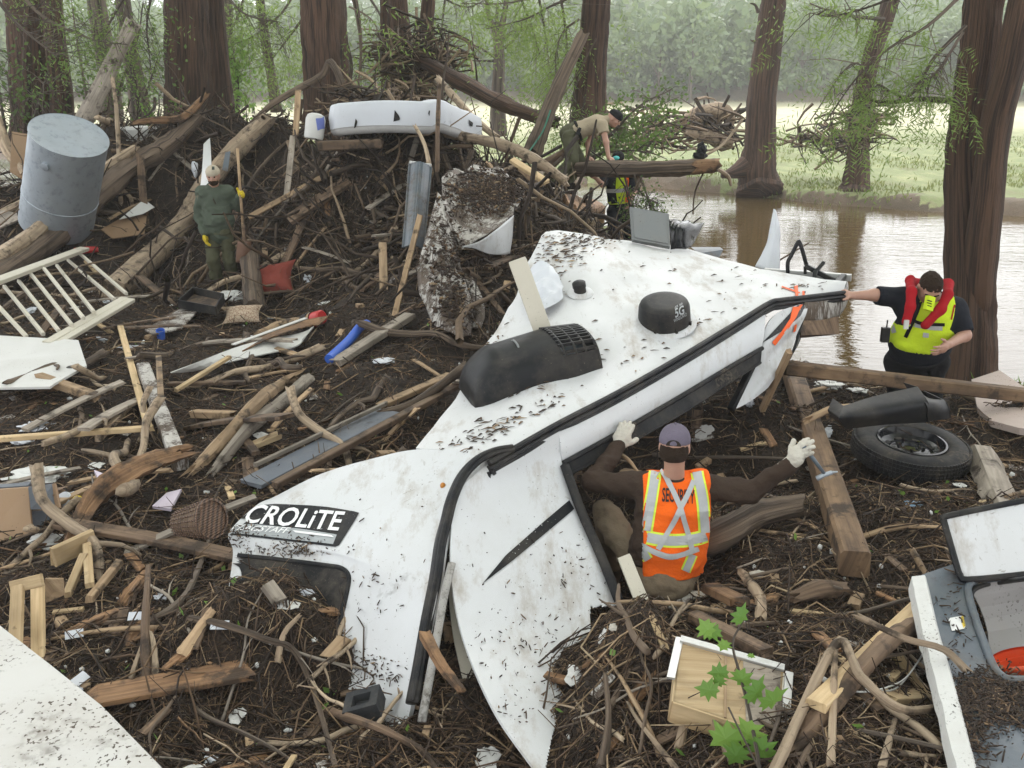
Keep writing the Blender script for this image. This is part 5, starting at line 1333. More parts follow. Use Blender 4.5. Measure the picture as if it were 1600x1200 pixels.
sg_ = np.array([[P(640 - 10 * v + (34 - 2 * v) * u, 256 + 130 * v + 5 * u - 6 * math.sin(u * 3.14), 11.7 - .9 * v - .12 * math.sin(u * 3.14)) for u in np.linspace(0, 1, 9)] for v in np.linspace(0, 1, 12)])
sg_[..., 1] += .03 * n2(sg_[..., 0] * 5, sg_[..., 2] * 3, 2)
ss_ = thing('slate_sheet', sg_[-1, 4], 'dark slate coloured sheet standing upright in the face of the pile', 'sheet')
MB().sheet(sg_, .02).build('face_sheet', M['slate'], ss_)
for u in (0, 4, 8): m = MB(); m.tube(sg_[:, u] + np.array([0, -.012, 0]), .012, n=5); m.build('rib', M['slate'], ss_)
m = MB(); m.plank(sg_[0, 0] + np.array([0, -.01, .02]), sg_[0, 8] + np.array([0, -.01, .02]), .04, .03); m.build('top_edge', M['alu'], ss_)
b0_ = roof_at(850, 528) + np.array([0, -.02, .03]); m = MB(); m.plank(b0_, P(808, 406, b0_[1] + .12), .125, .025, up=(0, -1, .35), jag=.03, seg=5); one(m, 'board', M['cream'], 'cream board leaning on the roof above the air conditioner', 'board')
def rf(px, py, l):
    q = roof_at(px, py); return (q if q is not None else P(px, py, 7.7)) + np.array([0, -l * .6, l])
fs = patch([[rf(812, 458, .10), rf(838, 436, .16), rf(858, 436, .14), rf(880, 458, .05)], [rf(816, 480, .06), rf(842, 468, .13), rf(862, 462, .10), rf(878, 464, .04)], [rf(830, 506, .03), rf(846, 498, .06), rf(864, 488, .05), rf(880, 472, .03)]], 9, 9)
fs[..., 2] += .03 * n2(fs[..., 0] * 14, fs[..., 1] * 14, 5)
one(MB().sheet(fs, .003), 'plastic_film', M['plasticsheet'], 'bluish crumpled plastic film behind the leaning cream board', 'plastic')
# -- roof hatch, black plastic, green box, clear shard, black tube frame beyond the roof
hz_ = thing('roof_hatch', P(1016, 385, 8.75), 'grey square hatch lid standing open on the far edge of the roof', 'hatch')
h0, h1, h2, h3 = P(988, 374, 8.65), P(1047, 385, 8.6), P(1045, 334, 8.75), P(984, 323, 8.8)
m = MB(); nh = unit(np.cross(h1 - h0, h3 - h0)); nh = nh if nh[1] < 0 else -nh
m.prism([h0, h1, h2, h3], -nh, .07); m.build('lid', M['grey'], hz_)
m = MB(); cc = (h0 + h1 + h2 + h3) / 4; m.prism([cc + (h - cc) * .88 for h in (h0, h1, h2, h3)], nh, .012); m.build('lid_panel', M['grey'], hz_)
bp_ = patch([[P(1046, 342, 8.9), P(1062, 343, 9.0), P(1082, 346, 9.1), P(1101, 350, 9.2)], [P(1046, 358, 8.8), P(1060, 350, 8.8), P(1078, 352, 8.9), P(1096, 358, 9.1)], [P(1047, 375, 8.75), P(1058, 366, 8.7), P(1073, 365, 8.8), P(1088, 372, 9.0)], [P(1048, 388, 8.7), P(1060, 387, 8.7), P(1070, 388, 8.75), P(1080, 388, 8.85)]], 6, 6)
bp_[..., 2] += .015 * n2(bp_[..., 0] * 15, bp_[..., 2] * 15, 3)
one(MB().sheet(bp_, .006), 'moulded_plastic', M['blackgloss'], 'glossy black moulded plastic piece behind the grey hatch lid', 'plastic', smooth=True)
m = MB(); m.prism([P(1084, 390, 9.2), P(1130, 390, 9.4), P(1124, 402, 9.3), P(1092, 396, 9.15)], (0, 1, 0), .15); one(m, 'plastic_box', M['slate'], 'low dark teal box edge on the far side of the roof', 'box')
sh = patch([[P(1209, 326, 9.3), P(1212, 328, 9.3), P(1214, 332, 9.3)], [P(1203, 355, 9.2), P(1211, 356, 9.15), P(1219, 360, 9.2)], [P(1196, 385, 9.1), P(1207, 388, 9.0), P(1219, 384, 9.1)], [P(1180, 416, 8.95), P(1200, 424, 8.9), P(1218, 424, 8.95)]], 5, 6)
sh[..., 1] += .02 * n2(sh[..., 0] * 12, sh[..., 2] * 9, 3)
one(MB().sheet(sh, .006), 'plastic_shard', M['plasticsheet'], 'tall pale spike of translucent plastic standing beyond the roof', 'plastic', smooth=True)
tf = thing('tube_frame', P(1270, 430, 8.7), 'bent black tube frame beyond the roof in front of the water', 'frame')
m = MB(); m.tube([P(1231, 428, 8.6), P(1231, 410, 8.6), P(1236, 400, 8.6), P(1246, 380, 8.6), P(1249, 378, 8.6), P(1254, 392, 8.6), P(1260, 414, 8.6)], .018, n=8, sub=3); m.build('hoop', M['trimblack'], tf, smooth=True)
m = MB(); m.plank(P(1258, 415, 8.6), P(1306, 440, 8.5), .05, .04); m.tube([P(1275, 424, 8.55), P(1287, 410, 8.6)], .018, n=8); m.tube([P(1258, 416, 8.6), P(1258, 428, 8.6)], .014, n=6); m.tube([P(1274, 424, 8.5), P(1272, 438, 8.4)], .02, n=8); m.build('bracket', M['trimblack'], tf)
m = MB(); m.plank(P(1195, 424, 8.8), P(1330, 434, 8.5), .05, .06); m.build('rail', M['alu'], tf)
m = MB(); m.plank(P(1200, 429, 8.75), P(1305, 442, 8.4), .05, .04); m.plank(P(1304, 448, 8.2), P(1318, 432, 8.5), .05, .05); m.build('lower_rail', M['trimblack'], tf)
# -- tyre on its wheel
tc = G(1418, 722, 0); tc[2] = float(hgt(tc[0], tc[1])) + .02
ty = thing('spare_wheel', tc, 'muddy spare tyre on a black steel wheel lying flat', 'wheel')
ta = unit((0.05, -.10, 1)); rT = 87 / FPX * (tc[1] * cp + (CZ - tc[2]) * sp)
wT = rT * .40
pr = [(rT * .60, .03), (rT * .72, 0), (rT * .90, .0), (rT * .965, wT * .12), (rT, wT * .24), (rT * 1.005, wT * .5), (rT, wT * .76), (rT * .965, wT * .88), (rT * .91, wT * .985), (rT * .80, wT * 1.04), (rT * .70, wT * 1.02), (rT * .63, wT * .95), (rT * .60, wT * .88), (rT * .60, wT * .2)]
m = MB(); m.lathe(pr, tc, ta, 72); m.build('tyre', M['rubber'], ty, smooth=True, auto=35)
xa = unit(np.cross(ta, (0, 1, 0))); ya = np.cross(ta, xa)
m = MB()
for rowz in (.17, .35, .53, .71, .86):
    for k in range(96):
        a = (k + .5 * (rowz * 10 % 2)) * 2 * math.pi / 96; d_ = xa * math.cos(a) + ya * math.sin(a); tn = np.cross(ta, d_)
        rr_ = rT * (1.0 if .2 < rowz < .8 else .982)
        m.box(tc + d_ * rr_ + ta * wT * rowz, (.014, rT * .05, wT * .12), np.stack([d_, tn, ta], 1))
to = m.build('tread', M['rubber'], ty); to['kind'] = 'stuff'
m = MB(); m.lathe([(rT * .605, wT * .93), (rT * .60, wT * .97), (rT * .565, wT * .98), (rT * .545, wT * .86), (rT * .52, wT * .66), (rT * .46, wT * .60), (rT * .40, wT * .52), (rT * .36, wT * .56), (rT * .30, wT * .64), (rT * .16, wT * .64), (rT * .13, wT * .56), (.001, wT * .56)], tc, ta, 56)
m.build('rim', M['blackgloss'], ty, smooth=True, auto=30)
for k in range(8):
    a = k * math.pi / 4 + .2; d_ = xa * math.cos(a) + ya * math.sin(a)
    m = MB(); m.lathe([(.001, 0), (rT * .07, 0)], tc + d_ * rT * .41 + ta * (wT * .575), ta, 12); m.build('rim_hole', M['darkmud'], ty)
for k in range(5):
    a = k * 2 * math.pi / 5; d_ = xa * math.cos(a) + ya * math.sin(a)
    m = MB(); m.lathe([(.001, .02), (.011, .02), (.012, 0)], tc + d_ * rT * .22 + ta * (wT * .64), ta, 6); m.build('wheel_nut', M['blackgloss'], ty)
# -- black plastic case tumbling above the tyre
cs_ = thing('plastic_case', P(1395, 640, 5.9), 'black plastic case tumbling in the air just above the tyre', 'case')
ga = patch([[P(1318, 634, 6.0), P(1370, 618, 6.12), P(1432, 604, 6.25)], [P(1313, 648, 5.88), P(1370, 636, 5.98), P(1444, 622, 6.1)], [P(1311, 656, 5.86), P(1372, 650, 5.95), P(1450, 636, 6.07)], [P(1322, 671, 5.95), P(1380, 664, 6.02), P(1450, 660, 6.12)]], 8, 5)
gb = ga + np.array([0, .22, -.04])
m = MB(); m.sheet(ga, .02)
m.sheet(np.stack([ga[:, 0], gb[:, 0] + np.array([0, 0, .02])], 1), .01); m.sheet(np.stack([ga[:, -1], gb[:, -1]], 1), .01)
m.build('shell', M['black'], cs_, smooth=True, auto=40)
gl_ = patch([[P(1436, 612, 6.28), P(1452, 622, 6.3), P(1474, 624, 6.35)], [P(1444, 626, 6.08), P(1462, 626, 6.15), P(1476, 626, 6.25)], [P(1450, 640, 6.06), P(1468, 640, 6.12), P(1482, 640, 6.22)], [P(1450, 658, 6.1), P(1470, 656, 6.15), P(1484, 654, 6.25)]], 6, 4)
m = MB(); m.sheet(gl_, .02); m.sheet(np.stack([gl_[:, -1], gl_[:, -1] + np.array([-.05, .2, 0])], 1), .01); m.build('lip', M['black'], cs_, smooth=True, auto=40)
PK = lambda a, b, y: P(a, b, y * .875)
# -- drawer
dw = thing('drawer', G(1135, 1080), 'pale plywood drawer with metal runners lying muddy near the sapling', 'drawer')
dz = float(hgt(*G(1135, 1090)[:2])) + .04
a0, a1, a2, a3 = PK(1052, 1096, 4.06), PK(1216, 1150, 3.9), PK(1224, 1052, 4.28), PK(1062, 1006, 4.42)
un = unit(np.cross(a1 - a0, a3 - a0)); un = un if un[2] > 0 else -un; hd = .12
m = MB(); m.prism([a0, a1, a2, a3], -un, .012); m.build('bottom_panel', M['pale'], dw)
for s_, (p, q) in enumerate(((a0, a1), (a1, a2), (a2, a3), (a3, a0))):
    m = MB(); m.plank(p - un * hd * .5, q - un * hd * .5, .014, hd, up=un); m.build('side_board', M['pale'] if s_ != 1 else M['cream'], dw)
mid0, mid1 = a0 * .5 + a1 * .5, a3 * .55 + a2 * .45
m = MB(); m.plank(mid0 + un * .004, mid1 + un * .004, .01, .006, up=un); m.build('seam', M['tan'], dw)
m = MB(); m.sheet(patch([[a2 * .95 + mid1 * .05 + un * .006, mid1 * .7 + a2 * .3 + un * .006], [a1 * .9 + a2 * .1 + un * .006, mid0 * .6 + a1 * .4 + un * .006]], 6, 6), .004); m.build('mud_smear', M['chipboard'] if 0 else M['greywood'], dw)
for (p, q) in ((a3 + (a3 - a0) * .06, a2 + (a2 - a1) * .06), (a1 + (a1 - a0) * .05, a2 + (a2 - a3) * .05)):
    m = MB(); m.plank(p + un * .01, q + un * .01, .035, .02, up=un); m.build('runner', M['alu'], dw)
m = MB(); m.plank(PK(1048, 1060, 4.18), PK(1062, 997, 4.46), .035, .012, up=(0, 0, 1)); m.build('runner', M['alu'], dw)
# -- sapling leaning over the drawer
sp_ = thing('sapling', G(1165, 1210), 'young green sapling with lobed leaves growing in front of the drawer', 'sapling')
st = crom([PK(1192, 1240, 3.55), PK(1182, 1170, 3.7), PK(1168, 1100, 3.85), PK(1155, 1050, 3.92), PK(1145, 1005, 3.98), PK(1160, 972, 4.02)], 5)
m = MB(); m.tube(st, np.linspace(.009, .004, len(st)), n=6); m.tube(crom([PK(1138, 1105, 3.8), PK(1160, 1150, 3.7), PK(1190, 1210, 3.6)], 4), .004, n=5); m.build('stem', M['greybark'], sp_)
def lobed(c, d, s, L):
    d, s = unit(d), unit(s); n_ = unit(np.cross(d, s))
    ol = [(0, 0), (.12, .10), (.06, .34), (.30, .24), (.36, .52), (.55, .26), (.72, .36), (.78, .12), (1.05, 0), (.78, -.12), (.72, -.36), (.55, -.26), (.36, -.52), (.30, -.24), (.06, -.34), (.12, -.10)]
    V = [c + d * a * L + s * b * L + n_ * (-.16 * abs(b) * L - .18 * a * a * L) for a, b in ol] + [c + d * .45 * L + n_ * .02 * L]
    return V, [(16, i, (i + 1) % 16) for i in range(16)]
for (px, py, Y, ang, L) in [(1128, 985, 4.0, 200, .075), (1112, 995, 3.98, 120, .085), (1150, 978, 4.0, 60, .085), (1136, 1000, 3.96, 250, .06), (1168, 1022, 3.95, 330, .03), (1140, 1050, 3.92, 190, .075), (1150, 1045, 3.9, 300, .09), (1125, 1080, 3.86, 170, .085), (1130, 1058, 3.88, 240, .06), (1168, 1100, 3.82, 50, .11), (1185, 1105, 3.8, 20, .12), (1175, 1125, 3.76, 260, .13), (1155, 1140, 3.74, 230, .14), (1160, 1165, 3.7, 250, .11), (1178, 1150, 3.72, 300, .12)]:
    c = PK(px, py, Y); a = R(ang)
    m = MB(); V, F_ = lobed(c, np.array([math.cos(a), .25 * math.sin(a * 2), math.sin(a)]), np.array([-math.sin(a), -.35, math.cos(a)]), L * 1.15); m.add(V, F_); m.build('leaf', M['brightleaf'], sp_)
# -- lower right grey moulded panel with hatch and orange bucket
gp_ = thing('grey_panel', PK(1560, 1000, 4.2) * np.array([1, 1, .9]), 'blue grey moulded trailer panel with an open white hatch at lower right', 'panel')
g0 = patch([[P(1440, 898, 4.3), P(1500, 878, 4.36), P(1560, 862, 4.42), P(1640, 850, 4.5)], [P(1462, 985, 3.92), P(1520, 985, 3.94), P(1580, 985, 3.96), P(1660, 985, 4.0)], [P(1488, 1075, 3.45), P(1545, 1080, 3.45), P(1610, 1085, 3.46), P(1680, 1090, 3.48)], [P(1520, 1215, 2.95), P(1580, 1225, 2.93), P(1640, 1230, 2.93), P(1700, 1235, 2.93)]], 8, 8)
gpb = bvh_of([g0])
m = MB(); m.sheet(g0, .012); opn = [(1512, 918), (1530, 905), (1640, 890), (1660, 1060), (1585, 1063), (1560, 1050), (1545, 1020)]
Vc = m.V[0]; m.F = [f for f in m.F if not inpoly(*topx(Vc[list(f)].mean(0)), opn)]; m.M = [0] * len(m.F)
m.build('shell', M['slate'], gp_, smooth=True, auto=50)
wf = crom([P(1444, 905, 4.28), P(1462, 985, 3.92), P(1488, 1075, 3.45), P(1524, 1215, 2.95)], 8)
wz = (.004 * n2(np.arange(len(wf)) * .9, np.zeros(len(wf)), 2))[:, None]
m = MB(); m.sheet(np.stack([wf + np.array([-.075, -.01, -.05]) + wz, wf + np.array([-.062, -.0, .012]) + wz, wf + np.array([.0, 0, .022]), wf + np.array([.012, 0, .005])], 1), .004); m.build('white_flange', m_paint('scuffed white flange', (.60, .60, .58), rough=.5, dirt=.5, speck=1.0, bump=.1), gp_)
def pg_(px, py, off=.0): 
    q = proj(px, py, gpb, off); return q if q is not None else PK(px, py, 4.4)
rimp = [(1640, 892), (1560, 901), (1530, 906), (1515, 914), (1512, 928), (1522, 965), (1536, 1005), (1550, 1040), (1562, 1056), (1585, 1064), (1660, 1060)]
m = MB(); m.tube([pg_(a, b, .008) for a, b in rimp], .018, n=8, sub=4, flat=.7); m.build('opening_rim', M['grey'] if 0 else M['slate'], gp_, smooth=True)
m = MB(); m.tube([pg_(a + 7, b + 6, -.012) for a, b in rimp], .012, n=8, sub=4); m.build('opening_seal', M['trimblack'], gp_, smooth=True)
dn = np.array([.03, .05, -.22])
inn = patch([[pg_(1516, 912) + np.array([0, 0, -.01]), pg_(1640, 892) + np.array([0, 0, -.01])], [pg_(1520, 915) + dn + np.array([.05, -.1, 0]), pg_(1640, 895) + dn + np.array([.05, -.1, 0])], [pg_(1560, 1055) + dn + np.array([.0, .03, 0]), pg_(1660, 1058) + dn], [pg_(1562, 1058) + np.array([0, 0, -.01]), pg_(1660, 1060) + np.array([0, 0, -.01])]], 6, 4)
m = MB(); m.sheet(inn, .006)
m.sheet(np.stack([np.array([pg_(a, b, -.01) for a, b in rimp[3:9]]), np.array([pg_(a, b, -.01) for a, b in rimp[3:9]]) + np.array([.02, .02, -.25])], 1), .006); m.build('inner_tray', M['chipboard'] if 0 else m_paint('speckled grey liner', (.30, .29, .28), rough=.5, dirt=.5, speck=1.0, scale=.8), gp_)
lidp = [(1474, 812), (1482, 806), (1600, 782), (1660, 772), (1660, 890), (1600, 898), (1512, 906), (1500, 898), (1494, 882)]
Lc = PK(1560, 845, 4.95)
ln = unit((-.15, -.75, .66))
def onpl(px, py): 
    d = ray(px, py); t_ = np.dot(Lc - np.array([0, 0, CZ]), ln) / np.dot(d, ln); return np.array([0, 0, CZ]) + d * t_
lo = [onpl(*p) for p in lidp]
m = MB(); m.prism(lo, -ln, .03); m.build('hatch_lid', M['board'] if 0 else M['roofskin'], gp_)
m = MB(); m.tube([p + ln * .002 for p in lo] + [lo[0] + ln * .002], .016, n=8, sub=3); m.build('lid_edge', M['trimblack'], gp_, smooth=True)
stk = decal_poly([(1481, 967), (1503, 963), (1509, 983), (1487, 987)], 'warning_label', M['sticker'], gpb, gp_, .004, 8)
decal_poly([(1499, 964), (1504, 963), (1509, 982), (1505, 983)], 'label_band', M['yellow'], gpb, gp_, .006, 6)
text_px('WARNING', [(1506, 981), (1501, 965), (1503.5, 964.5), (1508.5, 980.5)], 'lettering', M['black'], gpb, gp_, .008)
obk = thing('orange_bucket', PK(1590, 1040, 4.35), 'bright orange plastic bucket lying inside the grey panel\'s hatch', 'bucket')
m = MB(); c_ = pg_(1598, 1020) + np.array([0, 0, -.12]); axb = unit((.25, -.3, -.9))
m.lathe([(.12, -.01), (.128, .0), (.125, .03), (.118, .03), (.095, .2), (.001, .2)], c_ + np.array([0, 0, .09]), axb, 26); m.build('body', M['orangeplastic'], obk, smooth=True, auto=35)
m = MB(); m.lathe([(.126, -.012), (.136, -.006), (.136, .012), (.126, .016)], c_ + np.array([0, 0, .09]), axb, 26); m.build('rim', M['orangeplastic'], obk, smooth=True)
# white pipe piece and wires
pp = thing('white_pipe', G(1440, 1028, .1), 'short white plastic pipe stub beside the grey panel', 'pipe')
p0_, p1_ = G(1424, 1020, .14), G(1452, 1032, .12)
m = MB(); m.lathe([(.03, 0), (.03, np.linalg.norm(p1_ - p0_)), (.026, np.linalg.norm(p1_ - p0_)), (.026, 0.0)], p0_, p1_ - p0_, 18, close=False); m.build('tube', M['foam'], pp, smooth=True, auto=40)
m = MB(); m.lathe([(.027, .01), (.001, .01)], p0_, p1_ - p0_, 18); m.build('inside', M['darkmud'], pp)
for k, l_ in enumerate(([(1462, 1000, .2), (1455, 1030, .15), (1430, 1065, .1), (1400, 1092, .06), (1340, 1098, .05), (1305, 1078, .05)], [(1464, 1005, .2), (1448, 1045, .14), (1425, 1072, .1), (1395, 1097, .05), (1350, 1094, .04)])):
    m = MB(); m.tube([G(*p) for p in l_], .004, n=5, sub=6); one(m, 'wire', M['board'], ['long white wire looping left of the grey panel', 'shorter white wire inside the loop of the longer one'][k], 'wire')
# -- cushions, tray, tube, lantern, basket, foam block ...
def cushion(c, ax_, ay_, sx, sy, th, name, mat, label, pinch=.12):
    """ax_, ay_: in-plane directions"""
    ax_, ay_ = unit(ax_), unit(ay_); an = unit(np.cross(ax_, ay_)); ay_ = np.cross(an, ax_)
    n_ = 22; m = MB(); g = np.zeros((2, n_, n_, 3))
    for s_ in (0, 1):
        for i in range(n_):
            for j in range(n_):
                u, v = i / (n_ - 1) * 2 - 1, j / (n_ - 1) * 2 - 1
                e = (max(0, 1 - abs(u) ** 2.4) * max(0, 1 - abs(v) ** 2.4)) ** .55
                sag = 1 - pinch * (1 - abs(u)) * abs(v) ** 2 if 1 else 1
                x_, y_ = u * (1 - pinch * (1 - v * v)), v * (1 - pinch * (1 - u * u))
                w = .12 * n2(u * 3.5 + 3, v * 3.5, 4) + .06 * math.sin(math.atan2(v, u) * 8) * min(1, math.hypot(u, v)) * 1.0
                g[s_, i, j] = c + ax_ * x_ * sx + ay_ * y_ * sy + an * (1 if s_ else -1) * th * e * (1 + w) * (1 if s_ == 0 or pinch < .13 else (1 - .35 * math.exp(-(u * u + v * v) * 12)))
    V = g.reshape(-1, 3); I = lambda s_, i, j: s_ * n_ * n_ + i * n_ + j
    F_ = [(I(1, i, j), I(1, i + 1, j), I(1, i + 1, j + 1), I(1, i, j + 1)) for i in range(n_ - 1) for j in range(n_ - 1)] + [(I(0, i, j), I(0, i, j + 1), I(0, i + 1, j + 1), I(0, i + 1, j)) for i in range(n_ - 1) for j in range(n_ - 1)]
    m.add(V, F_); return one(m, name, mat, label, 'cushion', smooth=True)
c1_ = (G(428, 462, .1) + np.array([0, 0, .12])); 
cushion(c1_, P(462, 452, 10) - P(396, 462, 10), P(430, 425, 10.3) - P(432, 478, 9.9), .29, .29, .095, 'cushion', m_cloth('brick red cushion fabric', (.20, .045, .032), wr=14, dirt=.25), 'brick red square cushion propped in the debris', pinch=.2)
t = NT('patterned cushion fabric'); ob_ = t.obj()
wv = t.n('TexVoronoi', 0, feature='DISTANCE_TO_EDGE', ins={'Vector': ob_, 'Scale': 26.0})
t.set(Base_Color=t.mix(t.mr(wv, .03, .07, 1, 0), (.42, .33, .24), (.20, .10, .06)), Roughness=.9)
c2q = G(380, 505, .1); cushion(c2q, np.array([1, .12, .03]), np.array([-.12, .8, .35]), .22, .17, .075, 'cushion', t.m, 'small beige cushion with a brown vine pattern beside the black tray', pinch=.16)
tr_ = thing('black_tray', G(315, 505, .08), 'shallow black tray lying on the muddy white sheet', 'tray')
ta0, ta1, ta2, ta3 = G(282, 500, .14), G(340, 512, .14), G(352, 496, .18), G(305, 486, .2)
m = MB(); m.prism([ta0, ta1, ta2, ta3], (0, 0, 1), .015); m.build('base', M['brown'], tr_)
for p, q in ((ta0, ta1), (ta1, ta2), (ta2, ta3), (ta3, ta0)):
    m = MB(); m.plank(p + np.array([0, 0, .05]), q + np.array([0, 0, .05]), .02, .1); m.build('rim', M['black'], tr_)
q0_, q1_ = G(515, 575, .08), G(574, 526, .12)
m = MB(); m.tube([q0_, q0_ * .5 + q1_ * .5 + np.array([0, 0, .0]), q0_ * .18 + q1_ * .82 + np.array([0, 0, .03]), q1_], .045, n=16, sub=5); one(m, 'foam_tube', M['blue'], 'bright blue foam tube lying in the middle of the debris', 'tube', smooth=True, auto=50)
ln_ = thing('red_cup', G(488, 520, .1), 'red and black ended cup lying beside a pale round pole', 'cup')
l0, l1 = G(478, 522, .12), G(505, 518, .14); la = unit(l1 - l0); LL = np.linalg.norm(l1 - l0)
m = MB(); m.lathe([(.001, 0), (.085, 0), (.095, .02), (.095, LL * .35), (.085, LL * .38)], l0, la, 20); m.build('base', M['black'], ln_, smooth=True, auto=35)
m = MB(); m.lathe([(.085, LL * .36), (.09, LL * .55)], l0, la, 20); m.build('ring', M['tan'], ln_)
m = MB(); m.lathe([(.08, LL * .55), (.075, LL * .95), (.06, LL), (.001, LL)], l0, la, 20); m.build('body', M['red'], ln_, smooth=True, auto=35)
log([(405, 540, .1), (440, 527, .12), (476, 520, .12)], [.055, .05, .05], 'tan', 'pale round pole lying left of the red cup', name='pole', cat='pole')
# wicker basket
wk = thing('wicker_basket', G(300, 840), 'brown woven wicker basket tipped on its side near the trailer front', 'basket')
w0_, w1_ = P(262, 838, 5.2), P(330, 810, 5.0); wa = unit(np.array([.80, -.42, .30])); LW = .26
m = MB(); prf = [(.065 + .04 * q / 12 + (.004 if q % 2 else -.002), LW * q / 12) for q in range(13)]
m.lathe(prf, w1_ - wa * LW, wa, 30); m.build('wall', M['brown'], wk, smooth=False)
m = MB(); m.lathe([(.103, LW), (.095, LW + .004), (.06, LW + .008), (.001, LW + .008)], w1_ - wa * LW, wa, 30); m.lathe([(.099, LW - .012), (.112, LW - .004), (.112, LW + .010), (.097, LW + .012)], w1_ - wa * LW, wa, 30)
wkm = NT('woven wicker'); o_ = wkm.obj(); ck = wkm.n('TexWave', 1, ins={'Vector': o_, 'Scale': 18.0, 'Distortion': .6}); ck2 = wkm.n('TexWave', 1, bands_direction='Z', ins={'Vector': o_, 'Scale': 26.0, 'Distortion': .6})
wkm.set(Base_Color=wkm.mix(ck, (.045, .025, .015), (.16, .09, .055)), Roughness=.6, Normal=wkm.bump(wkm.add(ck, ck2), .8, .006)); m.build('end_disc', wkm.m, wk)
wk.children[0].data.materials[0] = wkm.m
for k in range(22):
    a = k * 2 * math.pi / 22; x_ = unit(np.cross(wa, (0, 0, 1))); y_ = np.cross(wa, x_); d_ = x_ * math.cos(a) + y_ * math.sin(a)
    m = MB(); m.tube([w1_ - wa * LW + d_ * .069, w1_ + d_ * .109], .005, n=5); m.build('rib', wkm.m, wk)
# black foam block with recess
fb = thing('foam_block', G(570, 1140), 'black foam block with a cut recess at the bottom edge', 'foam block')
fc = G(570, 1138, .13); ex_, ey_ = unit(P(600, 1132, 3.6) - P(540, 1148, 3.6)), unit(np.array([.15, .85, .1])); ez_ = unit(np.cross(ex_, ey_)); ey_ = np.cross(ez_, ex_)
Rf = np.stack([ex_, ey_, ez_], 1)
fm = m_paint('black foam', (.035, .037, .04), rough=.9, dirt=.3, speck=.6, scale=3, bump=.4, dcol=(.12, .1, .08))
m = MB(); m.box(fc - ez_ * .03, (.17, .15, .05), Rf); m.build('base', fm, fb)
for (x_, y_, sx, sy) in ((-.065, 0, .04, .15), (.065, 0, .04, .15), (0, .055, .09, .04), (0, -.06, .09, .03)):
    m = MB(); m.box(fc + ex_ * x_ + ey_ * y_ + ez_ * .016, (sx, sy, .04), Rf); m.build('rim', fm, fb)
# drawer box at left edge
cb = thing('cabinet_box', G(40, 830), 'broken brown and grey cabinet box at the left edge', 'box')
k0, k1, k2, k3 = P(-40, 768, 5.9), P(44, 762, 5.95), P(50, 832, 5.7), P(-40, 858, 5.6)
m = MB(); m.prism([k0, k1, k2, k3], (0, 1, 0), .02); m.build('front_panel', M['brownboard'], cb)
for (a, b) in (((44, 762), (48, 796)), ((47, 801), (52, 832))):
    m = MB(); m.prism([P(a[0], a[1], 5.9), P(84, 757 if a[1] < 780 else 798, 6.0), P(92, 795 if a[1] < 780 else 832, 5.9), P(b[0], b[1], 5.75)], (0, 1, 0), .02); m.build('side_panel', M['bluegrey'], cb)
for (a, b) in (((84, 757), (92, 795)), ((86, 798), (95, 832))):
    m = MB(); m.plank(P(*a, 6.0), P(*b, 5.88), .03, .02, up=(0, -1, 0)); m.build('edge', M['brownboard'], cb)
m = MB(); m.plank(P(-40, 764, 6.0), P(46, 758, 6.05), .06, .02); m.build('top_edge', M['bluegrey'], cb)
m = MB(); m.lathe([(.06, 0), (.055, .015), (.001, .018)], G(102, 797, .06), (-.3, -.6, .6), 20); one(m, 'round_tin', M['plasticsheet'], 'round pale tin with a blue top behind the cabinet box', 'tin')
m = MB(); m.blob(G(123, 793, .05), (.035, .03, .03), .05); one(m, 'yellow_ball', M['yellow'], 'yellow lemon shaped ball beside the round tin', 'ball', smooth=True)
# white foam and plastic scraps
scr = [(66, 752, .12, 'flat broken slab of white foam above the cabinet box', 'foam'), (72, 852, .07, 'round clod of white foam speckled with mud under the cabinet box', 'foam'), (1296, 606, .09, 'torn white foam sheet in front of the long timber', 'foam'), (1340, 612, .05, 'small white foam lump between the foam sheet and the tumbling case', 'foam'),
       (365, 470, .13, 'lump of white foam beside the upright stump', 'foam'), (60, 672, .08, 'crumpled white paper below the white panel', 'paper'), (38, 692, .06, 'small crumpled white film under the crumpled paper', 'plastic'), (205, 548, .06, 'white crumpled bag left of the blue cup', 'plastic'), (1430, 790, .035, 'crumpled pale blue cloth above the grey panel', 'cloth'),
       (1185, 905, .035, 'pale oval stone near the wet rust brown block', 'stone'), (146, 885, .035, 'pale foam clod on a lumber offcut', 'foam'), (1090, 935, .03, 'pale broken stone by the crouching man\'s boot', 'stone'), (600, 568, .06, 'dirty white rag right of the blue foam tube', 'plastic'), (960, 985, .02, 'small pale oval stone on the mud hump', 'stone'),
       (1268, 735, .03, 'tan stone just left of the tyre', 'stone'), (1500, 738, .035, 'angular pale stone at the right foot of the tyre', 'stone'), (1480, 690, .04, 'white chunk of foam between the tyre and the pinkish slab', 'foam'), (1255, 715, .04, 'white foam piece under the hammer head', 'foam')]
for i, (px, py, s_, lab, cat) in enumerate(scr):
    m = MB(); p = G(px, py, s_ * .3)
    flat = cat in ('paper', 'plastic', 'cloth') or 'sheet' in lab or 'slab' in lab
    m.blob(p, (s_ * 1.5, s_ * 1.1, s_ * (.30 if flat else .6)), .55 if flat else .3, 4.5, 3, i)
    mt_ = M['foam'] if cat == 'foam' else M['plasticsheet'] if cat in ('paper', 'plastic') else M['stonebits'] if cat == 'stone' else m_cloth('pale blue cloth', (.30, .45, .62), dirt=.2)
    one(m, {'foam': 'foam_piece', 'paper': 'crumpled_paper', 'plastic': 'plastic_scrap', 'stone': 'stone', 'cloth': 'cloth_scrap'}[cat], mt_, lab, cat, smooth=cat != 'foam')
